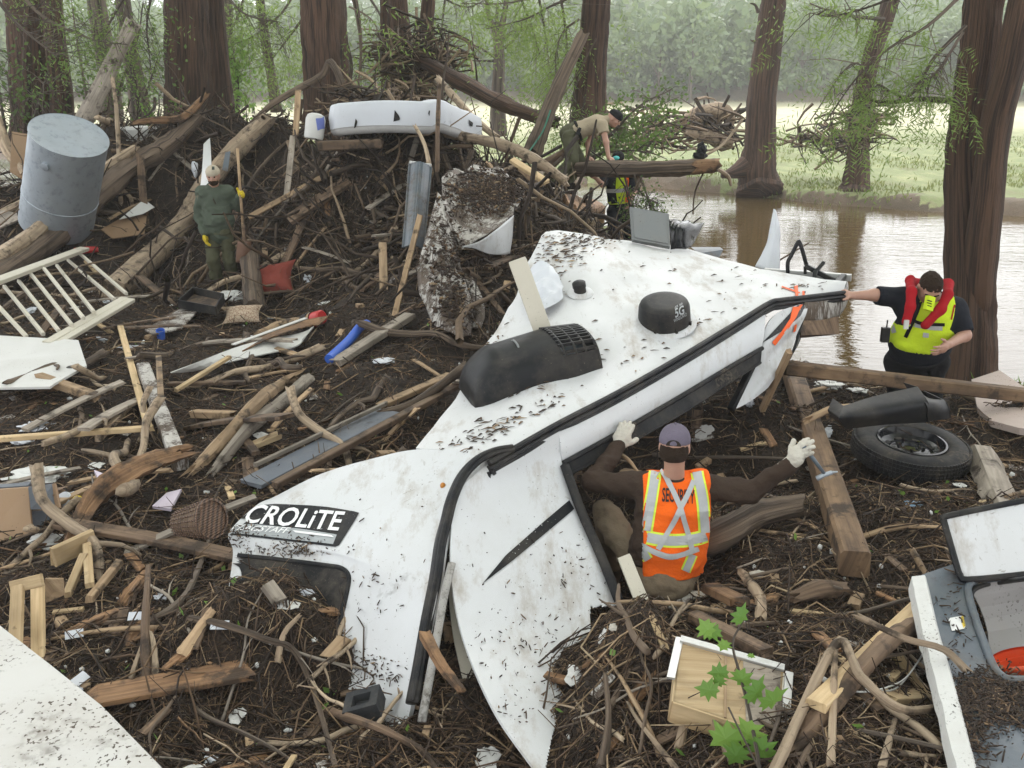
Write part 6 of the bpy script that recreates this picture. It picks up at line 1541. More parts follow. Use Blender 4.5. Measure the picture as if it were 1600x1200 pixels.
for i, (px, py, mat, lab) in enumerate([(252, 530, 'blue', 'small bright blue cup above the leaning pale batten'), (448, 606, 'blue', 'blue plastic piece right of the flat brown board')]):
    m = MB(); p = G(px, py, .05); m.lathe([(.001, -.05), (.04, -.05), (.045, .05), (.04, .05), (.036, -.04)] , p, (.1, -.3, 1) if i == 0 else (1, .2, .1), 16); one(m, 'plastic_cup', M[mat], lab, 'cup', smooth=True, auto=40)
m = MB(); m.tube([G(118, 408, .12), G(155, 405, .14)], [.05, .05], n=12, jag=0); one(m, 'red_tube', M['red'], 'red plastic tube lying above the railing', 'tube', smooth=True, auto=50)
m = MB(); m.blob(G(308, 298, .3), (.05, .05, .12), .4); one(m, 'plastic_scrap', M['plasticsheet'], 'white twisted plastic hanging left of the man in green\'s head', 'plastic')
m = MB(); m.sheet(patch([[P(318, 225, 14.8), P(328, 215, 14.9)], [P(316, 262, 14.5), P(330, 260, 14.5)], [P(312, 300, 14.3), P(325, 305, 14.2)]], 4, 6) + .0, .01); one(m, 'metal_strip', M['alu'], 'silvery torn strip above the cap of the man in green', 'strip')
m = MB(); m.sheet(patch([[P(352, 238, 14.8), P(360, 236, 14.8)], [P(347, 265, 14.6), P(356, 268, 14.6)]], 3, 3), .01); one(m, 'metal_strip', M['slate'], 'blue grey torn strip beside the silvery one', 'strip')
for i, (px, py, lab) in enumerate([(216, 980, 'small white label lying among twigs below the lumber scraps'), (118, 1005, 'white printed card tilted by the speckled sheet'), (345, 995, 'tiny white plate left of the hooked branch'), (128, 1078, 'white plastic shard by the orange plank\'s left end')]):
    m = MB(); p = G(px, py, .05); m.box(p, (.09, .05, .004), Matrix.Rotation(rnd.uniform(0, 3), 3, 'Z') @ Matrix.Rotation(.5, 3, 'X')); one(m, 'white_card', M['plasticsheet'], lab, 'card')
# snagged dark cloth on a stick over the water, green cord, drift clump, drift heaps in the field
m = MB(); m.blob(P(1097, 234, 14.3), (.07, .05, .09), .35, 4); m.blob(P(1094, 243, 14.3), (.09, .05, .06), .3, 4, seed=3); one(m, 'snagged_cloth', M['black'], 'dark cloth snagged above the end of the fallen trunk', 'cloth')
m = MB(); m.tube([P(860, 172, 15.7), P(848, 205, 15.5), P(828, 235, 15.2), P(818, 250, 15)], .014, n=5, sub=4); one(m, 'green_cord', m_flat('green cord', (.02, .16, .10)), 'green cord hanging from the dark leaning trunk', 'cord')
m = MB(); m.tube([P(1105, 258, 14.2), P(1086, 300, 14.4), P(1083, 335, 14.5)], .012, n=5, sub=4); one(m, 'dangling_stick', M['bark'], 'thin stick dangling from the fallen trunk into the water', 'stick')
m = MB(); m.tube([P(1098, 245, 14.6), P(1130, 225, 14.8), P(1160, 187, 15)], .02, n=5, sub=4); one(m, 'stick', M['bare'], 'long pale stick slanting up behind the end of the fallen trunk', 'stick')
m = MB(); m.tube([P(1118, 262, 14.2), P(1137, 275, 14.4), P(1142, 290, 14.5)], [.03, .03, .02], n=6, sub=4); one(m, 'stick', M['bare'], 'crooked stick drooping from the end of the fallen trunk', 'stick')
def tangle(c, rad, n, name, label, mat='tangle', lr=(.4, 1.2), th=(.008, .03), seed=1, kind=None, cat='drift'):
    r = np.random.default_rng(seed); m = MB()
    for i in range(n):
        d = r.normal(size=3); d[2] *= .5; d = unit(d); p = np.asarray(c) + r.normal(size=3) * np.asarray(rad) * .5; L = r.uniform(*lr)
        m.tube([p - d * L / 2, p + r.normal(size=3) * L * .12, p + d * L / 2], [r.uniform(*th), r.uniform(*th), th[0] * .5], n=4, sub=2, cap=False)
    o = one(m, name, M[mat], label, cat); o['kind'] = 'stuff' if kind else 'thing'
    return o
tangle(P(652, 92, 20.3), (.85, .5, .42), 210, 'drift_clump', 'clump of flood drift snagged high on the trunks above the mattress', seed=3, lr=(.5, 1.6))
tangle(P(655, 138, 20.3), (.42, .35, 1.0), 130, 'drift_clump', 'hanging strands of drift under the snagged clump', seed=4, lr=(.5, 1.4))
tangle(P(1345, 192, 29), (.5, .4, .5), 90, 'drift_clump', 'drift wrapped round the leaning cypress on the far bank', seed=5, lr=(.6, 1.8), th=(.012, .04))
tangle(P(1295, 222, 32), (1.1, .5, .22), 60, 'drift_heap', 'low heap of brush on the far bank left of the leaning cypress', seed=6, lr=(.8, 2.2), th=(.015, .05))
tangle(P(1118, 195, 33), (1.1, .6, .6), 60, 'drift_heap', 'uprooted root mass lying in the field left of the straight cypress', seed=7, lr=(.8, 2.2), th=(.02, .07))
tangle(P(1020, 205, 30), (1.4, .7, .5), 80, 'drift_heap', 'brush heap in the field behind the leafy fallen crown', seed=8, lr=(.8, 2.2), th=(.015, .05))
tangle(P(570, 165, 16.3), (.7, .4, .35), 120, 'drift_clump', 'ragged drift standing up just behind the mattress', seed=9, lr=(.4, 1.0))
log([(1060, 195, 33), (1090, 180, 33), (1118, 172, 33), (1137, 180, 33), (1140, 205, 33)], [.22, .25, .25, .22, .12], 'bare', 'arching bare root in the field left of the straight cypress', name='root', cat='root')
log([(1072, 205, 32.6), (1110, 215, 32.5), (1145, 225, 32.4)], [.2, .2, .15], 'bare', 'pale bare log under the arching root in the field')
# ------------------------------------------------------------ twigs, bark crumbs and roots nobody could count
lr_ = np.random.default_rng(21)
def scatter(n, y0, y1, r, pw=1.0, wide=.62):
    y = np.exp(r.uniform(math.log(y0), math.log(y1), int(n * 1.5))); x = r.uniform(-wide, wide, len(y)) * y
    ok = (debris_mask(x, y) > .5) & (hgt(x, y) > WATER + .03)
    return x[ok][:n], y[ok][:n]
def twigs(n, y0, y1, Lr, thr, r, lift=(.0, .03), steep=.12, stand=0.0, bend=.1, wide=.62, pal=(0, 1)):
    x, y = scatter(n, y0, y1, r, wide=wide); n = len(x)
    a = r.uniform(0, 2 * math.pi, n); L = np.exp(r.uniform(math.log(Lr[0]), math.log(Lr[1]), n)) * (.75 + .03 * y)
    th = L ** .45 * np.exp(r.uniform(math.log(thr[0]), math.log(thr[1]), n)) * (.8 + .05 * y)
    d = np.stack([np.cos(a), np.sin(a)], 1)
    p0, p1 = np.stack([x, y], 1) - d * L[:, None] / 2, np.stack([x, y], 1) + d * L[:, None] / 2
    z0, z1 = hgt(*p0.T), hgt(*p1.T)
    zm = np.maximum(hgt(x, y), (z0 + z1) / 2 - .02) + r.uniform(*lift, n)
    tilt = r.normal(size=n) * steep * L + stand * r.random(n) * L
    A = np.column_stack([p0, np.clip(z0, zm - L * .45, zm + L * .45) + lift[0]]); B = np.column_stack([p1, np.clip(z1, zm - L * .45, zm + L * .45) + lift[0] + tilt])
    m_ = np.column_stack([x, y, zm]) + r.normal(size=(n, 3)) * (L * bend)[:, None] * np.array([1, 1, .4])
    dirv = nrm(B - A); s = nrm(np.cross(dirv, r.normal(size=(n, 3)))); u = np.cross(s, dirv)
    V = []
    for c, k in ((A, 1.0), (m_, .85), (B, .45)):
        for j in range(3):
            q = 2 * math.pi * j / 3
            V.append(c + (s * math.cos(q) + u * math.sin(q)) * (th * k)[:, None])
    V = np.stack(V, 1)
    base = (np.arange(n) * 9)[:, None, None]
    F = np.array([(i * 3 + j, i * 3 + (j + 1) % 3, i * 3 + 3 + (j + 1) % 3, i * 3 + 3 + j) for i in range(2) for j in range(3)])[None] + base
    t = np.clip(r.beta(1.1, 1.6, n) * (pal[1] - pal[0]) + pal[0], 0, 1)
    return V.reshape(-1, 3), F.reshape(-1, 4), np.repeat(t, 9)
def chips(n, y0, y1, sz, r):
    x, y = scatter(n, y0, y1, r); n = len(x)
    c = np.stack([x, y, hgt(x, y) + r.uniform(-.005, .02, n)], 1); k = np.exp(r.uniform(math.log(sz[0]), math.log(sz[1]), n)) * (.7 + .045 * y)
    d = nrm(r.normal(size=(n, 3)) * np.array([1, 1, .45])); s = nrm(np.cross(d, r.normal(size=(n, 3))))
    h = np.cross(d, s)
    V = np.stack([c - d * k[:, None], c + s * k[:, None] * .45 + h * k[:, None] * .15, c + d * k[:, None], c - s * k[:, None] * .45 + h * k[:, None] * .1, c + h * k[:, None] * .35, ], 1)
    F = np.array([(0, 1, 4), (1, 2, 4), (2, 3, 4), (3, 0, 4)])[None] + (np.arange(n) * 5)[:, None, None]
    return V.reshape(-1, 3), F.reshape(-1, 3), np.repeat(np.clip(r.beta(.9, 2.0, n), 0, 1), 5)
V, F, t_ = chips(100000, 2.9, 19, (.005, .028), lr_)
big('bark_mulch', V, F, M['litter'], tint=t_, kind='stuff', label='dark bark crumbs and mulch covering the flood debris', cat='mulch')
V, F, t_ = twigs(80000, 2.9, 19, (.03, .19), (.0036, .0092), lr_)
big('twig_litter', V, F, M['litter'], tint=t_, kind='stuff', label='thin broken twigs and straw strewn over the mud', cat='twigs')
V, F, t_ = twigs(10000, 2.9, 18.5, (.14, .5), (.005, .013), lr_, lift=(.0, .06), steep=.18, stand=.15)
big('broken_sticks', V, F, M['litter'], tint=t_, kind='stuff', label='short broken sticks lying every way in the debris', cat='sticks')
# the pile itself: a mat of roots and branches standing out of its face
def pile_xy(n, r, thin=False):
    out = []
    for (cx, cy, sx, sy, w) in ((-1.9, 13.6, 1.6, .9, .46), (-4.6, 16.4, 2.2, .8, .2), (-7.0, 15.5, 1.5, .9, .08), (.3, 11.4, .9, .9, .18), (.3, 13.6, .8, .6, .04)) + (((-2.6, 9.6, 2.4, 2.0, .35), (-4.5, 12.4, 1.8, 1.2, .12), (1.6, 6.0, 1.0, .8, .10), (-1.5, 5.5, 1.0, .8, .10)) if thin else ()):
        k = int(n * w); out.append(np.stack([r.normal(cx, sx, k), r.normal(cy, sy, k)], 1))
    q = np.concatenate(out); ok = debris_mask(q[:, 0], q[:, 1]) > .5
    return q[ok]
def roots(n, Lr, thr, r, sub=4, sides=4, out=.5, thin=False):
    q = pile_xy(n, r, thin); n = len(q); x, y = q.T
    e = .1; gx, gy = (hgt(x + e, y) - hgt(x - e, y)) / (2 * e), (hgt(x, y + e) - hgt(x, y - e)) / (2 * e)
    N_ = nrm(np.stack([-gx, -gy, np.ones(n)], 1))
    c = np.column_stack([x, y, hgt(x, y)])
    d = r.normal(size=(n, 3)); d = d - N_ * (d * N_).sum(1)[:, None] * (1 - out); d = nrm(d)
    L = np.exp(r.uniform(math.log(Lr[0]), math.log(Lr[1]), n)); th = np.exp(r.uniform(math.log(thr[0]), math.log(thr[1]), n))
    pts = [c - d * L[:, None] * .5 + N_ * .02]
    dd = d.copy()
    for i in range(sub):
        dd = nrm(dd + r.normal(size=(n, 3)) * .28); pts.append(pts[-1] + dd * (L / sub)[:, None])
    s = nrm(np.cross(d, r.normal(size=(n, 3)))); u = nrm(np.cross(s, d)); V = []
    for i, p in enumerate(pts):
        for j in range(sides):
            a = 2 * math.pi * j / sides; V.append(p + (s * math.cos(a) + u * math.sin(a)) * (th * (1 - .7 * i / sub))[:, None])
    V = np.stack(V, 1); m_ = sides * (sub + 1)
    F = np.array([(i * sides + j, i * sides + (j + 1) % sides, (i + 1) * sides + (j + 1) % sides, (i + 1) * sides + j) for i in range(sub) for j in range(sides)])[None] + (np.arange(n) * m_)[:, None, None]
    return V.reshape(-1, 3), F.reshape(-1, 4), np.repeat(np.clip(r.beta(1.0, 1.9, n), 0, 1), m_)
V, F, t_ = roots(8500, (.2, .9), (.004, .016), lr_)
V2, F2, t2_ = roots(4500, (.12, .45), (.002, .006), lr_, out=.3, thin=True)
F2 = F2 + len(V); V, F, t_ = np.concatenate([V, V2]), np.concatenate([F, F2]), np.concatenate([t_, t2_])
big('root_mat', V, F, M['tangle'], tint=t_, kind='stuff', label='matted roots and thin branches covering the debris pile', cat='roots')
V, F, t_ = roots(700, (.8, 2.2), (.016, .04), lr_, sub=6, sides=5, out=.35)
big('branch_mat', V, F, M['tangle'], tint=t_, kind='stuff', label='thicker broken branches woven through the debris pile', cat='branches')
# white crumbs of foam and shell-pale bits
x, y = scatter(420, 3.0, 15, lr_); Vs, Fs, n0 = [], [], 0
for i in range(len(x)):
    k = lr_.uniform(.006, .02) * (.8 + .04 * y[i]); Vi = ICO[0][0] * k * lr_.uniform(.5, 1.4, 3) + np.array([x[i], y[i], hgt(x[i], y[i]) + .012]); Vs.append(Vi); Fs.append(np.array(ICO[0][1]) + n0); n0 += 12
big('foam_crumbs', np.concatenate(Vs), np.concatenate(Fs), M['foam'], kind='stuff', label='white crumbs of foam scattered over the mud', cat='foam crumbs')
x, y = scatter(220, 3.0, 13, lr_); c = np.column_stack([x, y, hgt(x, y) + .02])
V, F = broad(c, .05, lr_, -.6)
big('green_leaf_scraps', V, F, M['brightleaf'], tint=np.repeat(lr_.random(len(c)), 4), kind='stuff', label='small fresh green leaves fallen on the mud', cat='leaves')
# countable loose branches and boards, copies of a few
def proto_branch(k):
    m = MB(); r = random.Random(k); L = r.uniform(.5, 1.0); p = [np.array([0., 0, 0])]
    for i in range(4): p.append(p[-1] + np.array([L / 4, r.uniform(-.06, .06), r.uniform(-.02, .03)]))
    p = [q - p[2] for q in p]; t0 = r.uniform(.010, .022)
    m.tube(p, [t0, t0 * .95, t0 * .85, t0 * .7, t0 * .5], n=7, sub=4, rough=.1, jag=.015)
    for s_ in range(r.randint(0, 2)):
        b = p[r.randint(1, 3)]; e = b + np.array([r.uniform(.08, .2), r.choice((-1, 1)) * r.uniform(.08, .2), r.uniform(0, .05)]); m.tube([b, (b + e) / 2 + np.array([0, .01, .01]), e], [t0 * .55, t0 * .4, t0 * .2], n=5, sub=2)
    return m
mats_b = ['bark', 'bare', 'greybark', 'bare', 'tan', 'bark', 'greywood', 'orange']
bl = ['dark barked branch lying loose in the debris', 'pale barkless branch lying loose in the debris', 'grey barked branch lying loose in the debris', 'pale barkless branch lying loose in the debris', 'tan peeled branch lying loose in the debris', 'dark barked branch lying loose in the debris', 'weathered grey branch lying loose in the debris', 'reddish splintered branch lying loose in the debris']
pb = []
for k in range(8):
    o = proto_branch(50 + k).build('branch', M[mats_b[k]], smooth=True, origin=(0, 0, 0)); tag(o, bl[k], 'branch', 'loose branches in the debris'); pb.append(o)
def place(o, x, y, a, lift, L=.3, sc=1.0, roll=None):
    z0, z1 = float(hgt(x - math.cos(a) * L, y - math.sin(a) * L)), float(hgt(x + math.cos(a) * L, y + math.sin(a) * L))
    dv = Vector((math.cos(a) * 2 * L, math.sin(a) * 2 * L, z1 - z0)); q = dv.to_track_quat('X', 'Z')
    o.rotation_mode = 'QUATERNION'; o.rotation_quaternion = q
    o.location = (x, y, max((z0 + z1) / 2, float(hgt(x, y)) - .02) + lift); o.scale = (sc, sc, sc)
xs, ys = scatter(290, 3.1, 15.5, lr_)
for i, (x, y) in enumerate(zip(xs, ys)):
    o = pb[i] if i < 8 else dup(pb[i % 8])
    place(o, float(x), float(y), lr_.uniform(0, 6.28), lr_.uniform(.01, .05), .3, lr_.uniform(.55, 1.15) * (.7 + .035 * y))
pw, pl_ = [], ['small pale offcut of lumber lying in the debris', 'splintered orange wood chip lying in the debris', 'small dark board scrap lying in the debris', 'chunky tan wood scrap lying in the debris', 'muddy white board scrap lying in the debris']
for k, (sz, mt_) in enumerate([((.26, .05, .025), 'pale'), ((.24, .06, .02), 'orange'), ((.30, .08, .02), 'brown'), ((.16, .08, .05), 'tan'), ((.22, .10, .012), 'muddywhite')]):
    m = MB(); m.plank((-sz[0] / 2, 0, 0), (sz[0] / 2, 0, 0), sz[1], sz[2], jag=.03 if k in (1, 3) else .005, seg=3); o = m.build('wood_scrap', M[mt_], origin=(0, 0, 0)); tag(o, pl_[k], 'wood scrap', 'loose wood scraps in the debris'); pw.append(o)
xs, ys = scatter(230, 3.3, 14.5, lr_)
for i, (x, y) in enumerate(zip(xs, ys)):
    o = pw[i] if i < 5 else dup(pw[int(lr_.integers(0, 5))])
    place(o, float(x), float(y), lr_.uniform(0, 6.28), .02, .13, lr_.uniform(.5, 1.15) * (.75 + .03 * y))
# small trash
pt_, tl0 = [], ['crumpled white plastic scrap lying in the debris', 'torn pale paper scrap lying in the debris', 'bluish plastic scrap lying in the debris', 'rusty orange bark piece lying in the debris']
for k, (s_, mt_) in enumerate([((.06, .045, .02), M['plasticsheet']), ((.07, .05, .010), M['board']), ((.05, .04, .012), m_flat('pale blue plastic', (.24, .30, .40))), ((.12, .05, .018), M['orange'])]):
    m = MB(); m.blob((0, 0, 0), s_, .6, 5.0, 2, 70 + k); o = m.build('litter_scrap' if k < 3 else 'bark_piece', mt_, origin=(0, 0, 0)); tag(o, tl0[k], 'scrap' if k < 3 else 'bark', 'small scraps in the debris'); pt_.append(o)
xs, ys = scatter(110, 3.6, 14.5, lr_)
for i, (x, y) in enumerate(zip(xs, ys)):
    o = pt_[i] if i < 4 else dup(pt_[int(lr_.choice([0, 0, 1, 1, 3, 3, 3, 3]))])
    place(o, float(x), float(y), lr_.uniform(0, 6.28), .02, .06, lr_.uniform(.5, 1.1) * (.7 + .05 * y))
# splintered boards and limbs all over the left half and the face of the pile
pc_, cl_ = [], ['long grey splintered board jutting from the debris', 'long tan splintered board jutting from the debris', 'dark wet board jutting from the debris', 'pale barkless limb jutting from the debris', 'brown barked limb jutting from the debris']
for k, (L_, w_k, t_k, mt_) in enumerate([(1.3, .11, .03, 'greywood'), (1.1, .08, .03, 'tan'), (1.5, .14, .035, 'brown'), (1.6, .05, 0, 'bare'), (1.8, .055, 0, 'bark')]):
    m = MB()
    if t_k: m.plank((-L_ / 2, 0, 0), (L_ / 2, 0, 0), w_k, t_k, jag=.09, seg=5, bend=.02)
    else:
        q_ = [np.array([-L_ / 2 + L_ * j / 5, .06 * math.sin(j * 1.7 + k), .04 * math.cos(j * 2.1)]) for j in range(6)]
        m.tube(q_, np.linspace(w_k, w_k * .55, 6), n=9, sub=4, rough=.07, jag=.05, lump=.15)
        m.tube([q_[3], q_[3] + np.array([.12, .14, .03]), q_[3] + np.array([.26, .22, .02])], [w_k * .45, w_k * .35, w_k * .2], n=6, sub=2)
    o = m.build('splintered_board' if t_k else 'broken_limb', M[mt_], origin=(0, 0, 0), smooth=not t_k); tag(o, cl_[k], 'board' if t_k else 'limb', 'boards and limbs jutting from the debris'); pc_.append(o)
qa = pile_xy(130, lr_); qx, qy = scatter(150, 5.2, 15, lr_); sel = qx < .2; qa = np.concatenate([qa, np.stack([qx[sel], qy[sel]], 1)])
for i, (x, y) in enumerate(qa[:190]):
    if (abs(x + 4.25) < .7 and 12.8 < y < 14.6) or (x > .15 and y > 12.4): continue
    o = pc_[i] if i < 5 else dup(pc_[i % 5]); sc = lr_.uniform(.45, .95)
    place(o, float(x), float(y), lr_.uniform(0, 6.28), lr_.uniform(.02, .14), .45, sc)
    o.rotation_quaternion = o.rotation_quaternion @ Matrix.Rotation(lr_.normal(0, .22), 3, 'Y').to_quaternion()
# sweepings caught on the trailer roof and cap
rr_ = np.random.default_rng(5); Vs, Fs, Ts, n0 = [], [], [], 0
spots = [(735, 690, 60, 10, -.42, 60), (800, 655, 45, 8, -.45, 60), (900, 372, 26, 9, 0, 90), (880, 395, 22, 14, 0, 90), (860, 420, 14, 22, 0, 60), (925, 378, 25, 8, 0, 60), (1085, 505, 14, 4, -.3, 16), (985, 560, 40, 14, 0, 14), (1110, 430, 70, 26, 0, 30), (760, 545, 10, 35, 0, 70), (1250, 448, 30, 3, 0, 24), (870, 590, 45, 5, -.4, 50), (1000, 480, 120, 70, 0, 22)]
for (cx, cy, sx, sy, sl_, k) in spots:
    for i in range(k):
        a = rr_.normal(0, sx); p = proj(cx + a, cy + a * sl_ + rr_.normal(0, sy), roof_b, .006)
        if p is None: continue
        ang = rr_.normal(-.5, .5) + (0 if rr_.random() < .75 else 1.5); L = rr_.uniform(.015, .16) * .5; th = rr_.uniform(.002, .006)
        q = unit(np.array([math.cos(ang), math.sin(-ang), .12])) * L; w = np.cross(unit(q), (0, 0, 1)) * th
        Vi = np.array([p - q / 2 - w, p - q / 2 + w, p + q / 2 + w, p + q / 2 - w, p + np.array([0, 0, th * 2])]); Vs.append(Vi); Fs.append(np.array([(0, 1, 4), (1, 2, 4), (2, 3, 4), (3, 0, 4)]) + n0); n0 += 5; Ts += [rr_.beta(1.1, 1.6)] * 5
big('roof_litter', np.concatenate(Vs), np.concatenate(Fs), M['litter'], tint=Ts, kind='stuff', label='twigs and bark scraps strewn on the white trailer roof', cat='twigs')
# mud crumbs on the front cap and wall panel, and on the big sheets
for nm, bv, spots in (('cap_litter', cap_full, [(440, 862, 50, 5, 130), (375, 835, 14, 9, 110), (460, 848, 22, 7, 70), (470, 858, 8, 5, 40), (572, 905, 20, 8, 26), (600, 950, 20, 14, 14), (640, 840, 40, 40, 10), (555, 1035, 30, 8, 110), (600, 1060, 25, 8, 60)]), ('wall_litter', wall_b, [(830, 1010, 50, 30, 60), (900, 880, 30, 25, 40), (800, 1110, 20, 20, 30), (830, 930, 70, 60, 40), (790, 1010, 30, 20, 30)])):
    Vs, Fs, Ts, n0 = [], [], [], 0
    for (cx, cy, sx, sy, k) in spots:
        for i in range(k):
            p = proj(cx + rr_.normal(0, sx), cy + rr_.normal(0, sy), bv, .010)
            if p is None: continue
            s_ = rr_.uniform(.0012, .0045); ax_ = unit(rr_.normal(size=3)); el = rr_.choice([1, 1, 2.5, 5])
            Vi = ICO[0][0] * s_; Vi = Vi + np.outer(Vi @ ax_, ax_) * el + p; Vs.append(Vi); Fs.append(np.array(ICO[0][1]) + n0); n0 += 12; Ts += [rr_.beta(1, 2.2)] * 12
    big(nm, np.concatenate(Vs), np.concatenate(Fs), M['litter'], tint=Ts, kind='stuff', label='crumbs of mud stuck to the white trailer ' + ('front' if nm[0] == 'c' else 'side wall'), cat='mud crumbs')

Vs, Fs, Ts, n0 = [], [], [], 0
for (cx, cy, sx, sy, k) in [(1540, 1085, 45, 20, 1300), (1510, 1150, 25, 40, 600), (1590, 1110, 40, 20, 700), (1500, 960, 25, 60, 40), (1485, 1000, 10, 60, 60)]:
    for i in range(k):
        p = proj(cx + rr_.normal(0, sx), cy + rr_.normal(0, sy), gpb, .008)
        if p is None: continue
        s_ = rr_.uniform(.0012, .0045); ax_ = unit(rr_.normal(size=3) * np.array([1, 1, .4])); el = rr_.choice([1, 1.5, 4, 9])
        Vi = ICO[0][0] * s_; Vi = Vi + np.outer(Vi @ ax_, ax_) * el + p; Vs.append(Vi); Fs.append(np.array(ICO[0][1]) + n0); n0 += 12; Ts += [rr_.beta(.8, 3)] * 12
big('panel_litter', np.concatenate(Vs), np.concatenate(Fs), M['litter'], tint=Ts, kind='stuff', label='bark mulch and twigs heaped on the grey panel', cat='mulch')

sk_b = bvh_of([skin_g0, skin_grids[0], skin_grids[1]])
Vs, Fs, Ts, n0 = [], [], [], 0
for (cx, cy, sx, sy, k) in [(755, 300, 32, 18, 1500), (700, 410, 16, 45, 500), (715, 480, 14, 20, 260), (790, 300, 18, 14, 500)]:
    for i in range(k):
        p = proj(cx + rr_.normal(0, sx), cy + rr_.normal(0, sy), sk_b, .015)
        if p is None: continue
        s_ = rr_.uniform(.005, .016); ax_ = unit(rr_.normal(size=3) * np.array([1, 1, .6])); el = rr_.choice([1, 2, 5, 12])
        if el > 4: s_ *= .4
        Vi = ICO[0][0] * s_; Vi = Vi + np.outer(Vi @ ax_, ax_) * el + p; Vs.append(Vi); Fs.append(np.array(ICO[0][1]) + n0); n0 += 12; Ts += [rr_.beta(.9, 2.6)] * 12
big('skin_litter', np.concatenate(Vs), np.concatenate(Fs), M['litter'], tint=Ts, kind='stuff', label='mud and twigs heaped on the curled white sheets', cat='mulch')
# ------------------------------------------------------------ people: smooth blended bodies
def pr_(a, b, ra, rb=None, fd=None, ff=1.0, k=None):
    return dict(t='c', a=np.asarray(a, float), b=np.asarray(b, float), ra=ra, rb=ra if rb is None else rb, fd=None if fd is None else unit(fd), ff=ff, k=k)
def el_(c, r, Rm, k=None):
    return dict(t='e', a=np.asarray(c, float), r=np.asarray(r, float), R=np.asarray(Rm, float), k=k)
def sdf(prims, vox, k=.03, cuts=(), wr=None, inner=None):
    lo = np.min([np.minimum(p['a'], p.get('b', p['a'])) - (max(p['ra'], p['rb']) * max(1, p['ff']) if p['t'] == 'c' else p['r'].max()) for p in prims], 0) - 3 * vox
    hi = np.max([np.maximum(p['a'], p.get('b', p['a'])) + (max(p['ra'], p['rb']) * max(1, p['ff']) if p['t'] == 'c' else p['r'].max()) for p in prims], 0) + 3 * vox
    n = np.ceil((hi - lo) / vox).astype(int) + 1
    D = np.full(n, .3, np.float32)
    ax = [lo[i] + np.arange(n[i]) * vox for i in range(3)]
    for p in prims:
        R_ = (max(p['ra'], p['rb']) * max(1, p['ff']) if p['t'] == 'c' else p['r'].max()) + .05 + 2 * vox
        a, b = p['a'], p.get('b', p['a'])
        i0 = np.maximum(0, ((np.minimum(a, b) - R_ - lo) / vox).astype(int)); i1 = np.minimum(n, ((np.maximum(a, b) + R_ - lo) / vox).astype(int) + 2)
        sl_ = tuple(slice(i0[i], i1[i]) for i in range(3))
        q = np.stack(np.meshgrid(*(ax[i][sl_[i]] for i in range(3)), indexing='ij'), -1)
        if p['t'] == 'e':
            l = (q - a) @ p['R'] / p['r']; d = (np.linalg.norm(l, axis=-1) - 1) * p['r'].min()
        else:
            ba = b - a; L2 = ba @ ba + 1e-9
            t_ = np.clip(((q - a) @ ba) / L2, 0, 1); w = q - a - t_[..., None] * ba
            if p['fd'] is not None:
                s_ = w @ p['fd']; w = w - np.multiply.outer(s_ * (1 - 1 / p['ff']), p['fd'])
            d = np.linalg.norm(w, axis=-1) - (p['ra'] + (p['rb'] - p['ra']) * t_)
        kk = p['k'] if p['k'] is not None else k
        c = D[sl_]; h = np.maximum(kk - np.abs(c - d), 0) / kk
        D[sl_] = np.minimum(c, d) - h * h * kk * .25
    if wr is not None or cuts:
        q = np.stack(np.meshgrid(*ax, indexing='ij'), -1)
        if wr is not None:
            m = np.abs(D) < .06
            amp, fr, sd = wr; D[m] += (amp * n3(q[m] * fr, sd) + amp * .6 * n3(q[m] * np.array(fr) * 2.1, sd + 1)).astype(np.float32)
        for (c, nn, rad) in cuts:
            v = (q - np.asarray(c)) @ unit(nn)
            if rad: v = np.where(np.linalg.norm(q - np.asarray(c), axis=-1) < rad, v, -1)
            D = np.maximum(D, v)
    return nets(D, lo, vox)
def nets(D, lo, vox):
    s = D < 0
    c8 = [s[i:s.shape[0] - 1 + i, j:s.shape[1] - 1 + j, k:s.shape[2] - 1 + k] for i in (0, 1) for j in (0, 1) for k in (0, 1)]
    cnt = sum(c.astype(np.int8) for c in c8); act = (cnt > 0) & (cnt < 8)
    I = np.argwhere(act); vid = np.full(act.shape, -1, np.int64); vid[act] = np.arange(len(I))
    acc, num = np.zeros((len(I), 3)), np.zeros(len(I))
    cor = [(i, j, k) for i in (0, 1) for j in (0, 1) for k in (0, 1)]
    for a in range(8):
        for b in range(a + 1, 8):
            df = [cor[b][x] - cor[a][x] for x in range(3)]
            if sum(abs(x) for x in df) != 1: continue
            va, vb = D[tuple((I + cor[a]).T)], D[tuple((I + cor[b]).T)]
            m = (va < 0) != (vb < 0); t_ = np.where(m, va / np.where(m, va - vb, 1), 0)
            acc[m] += (np.array(cor[a]) + t_[m, None] * np.array(df)); num[m] += 1
    V = lo + (I + acc / num[:, None]) * vox
    F = []
    for d in range(3):
        e1, e2 = (d + 1) % 3, (d + 2) % 3
        A = [slice(None)] * 3; B = [slice(None)] * 3; A[d] = slice(0, -1); B[d] = slice(1, None)
        E = np.argwhere(s[tuple(A)] != s[tuple(B)])
        E = E[(E[:, e1] > 0) & (E[:, e2] > 0) & (E[:, e1] < act.shape[e1]) & (E[:, e2] < act.shape[e2])]
        o = lambda x, y: vid[tuple((E - np.eye(3, dtype=int)[e1] * x - np.eye(3, dtype=int)[e2] * y).T)]
        q = np.stack([o(0, 0), o(1, 0), o(1, 1), o(0, 1)], 1); fl = s[tuple(E.T)]
        q[~fl] = q[~fl][:, ::-1]
        F.append(q[(q >= 0).all(1)])
    return V, np.concatenate(F)
def skin_part(name, res, mat, root):
    V, F = res
    o = big(name, V - np.array(root.location), F, mat, smooth=True, parent=root)
    return o
def bvh_vf(res):
    return BVHTree.FromPolygons(res[0].tolist(), res[1].tolist())
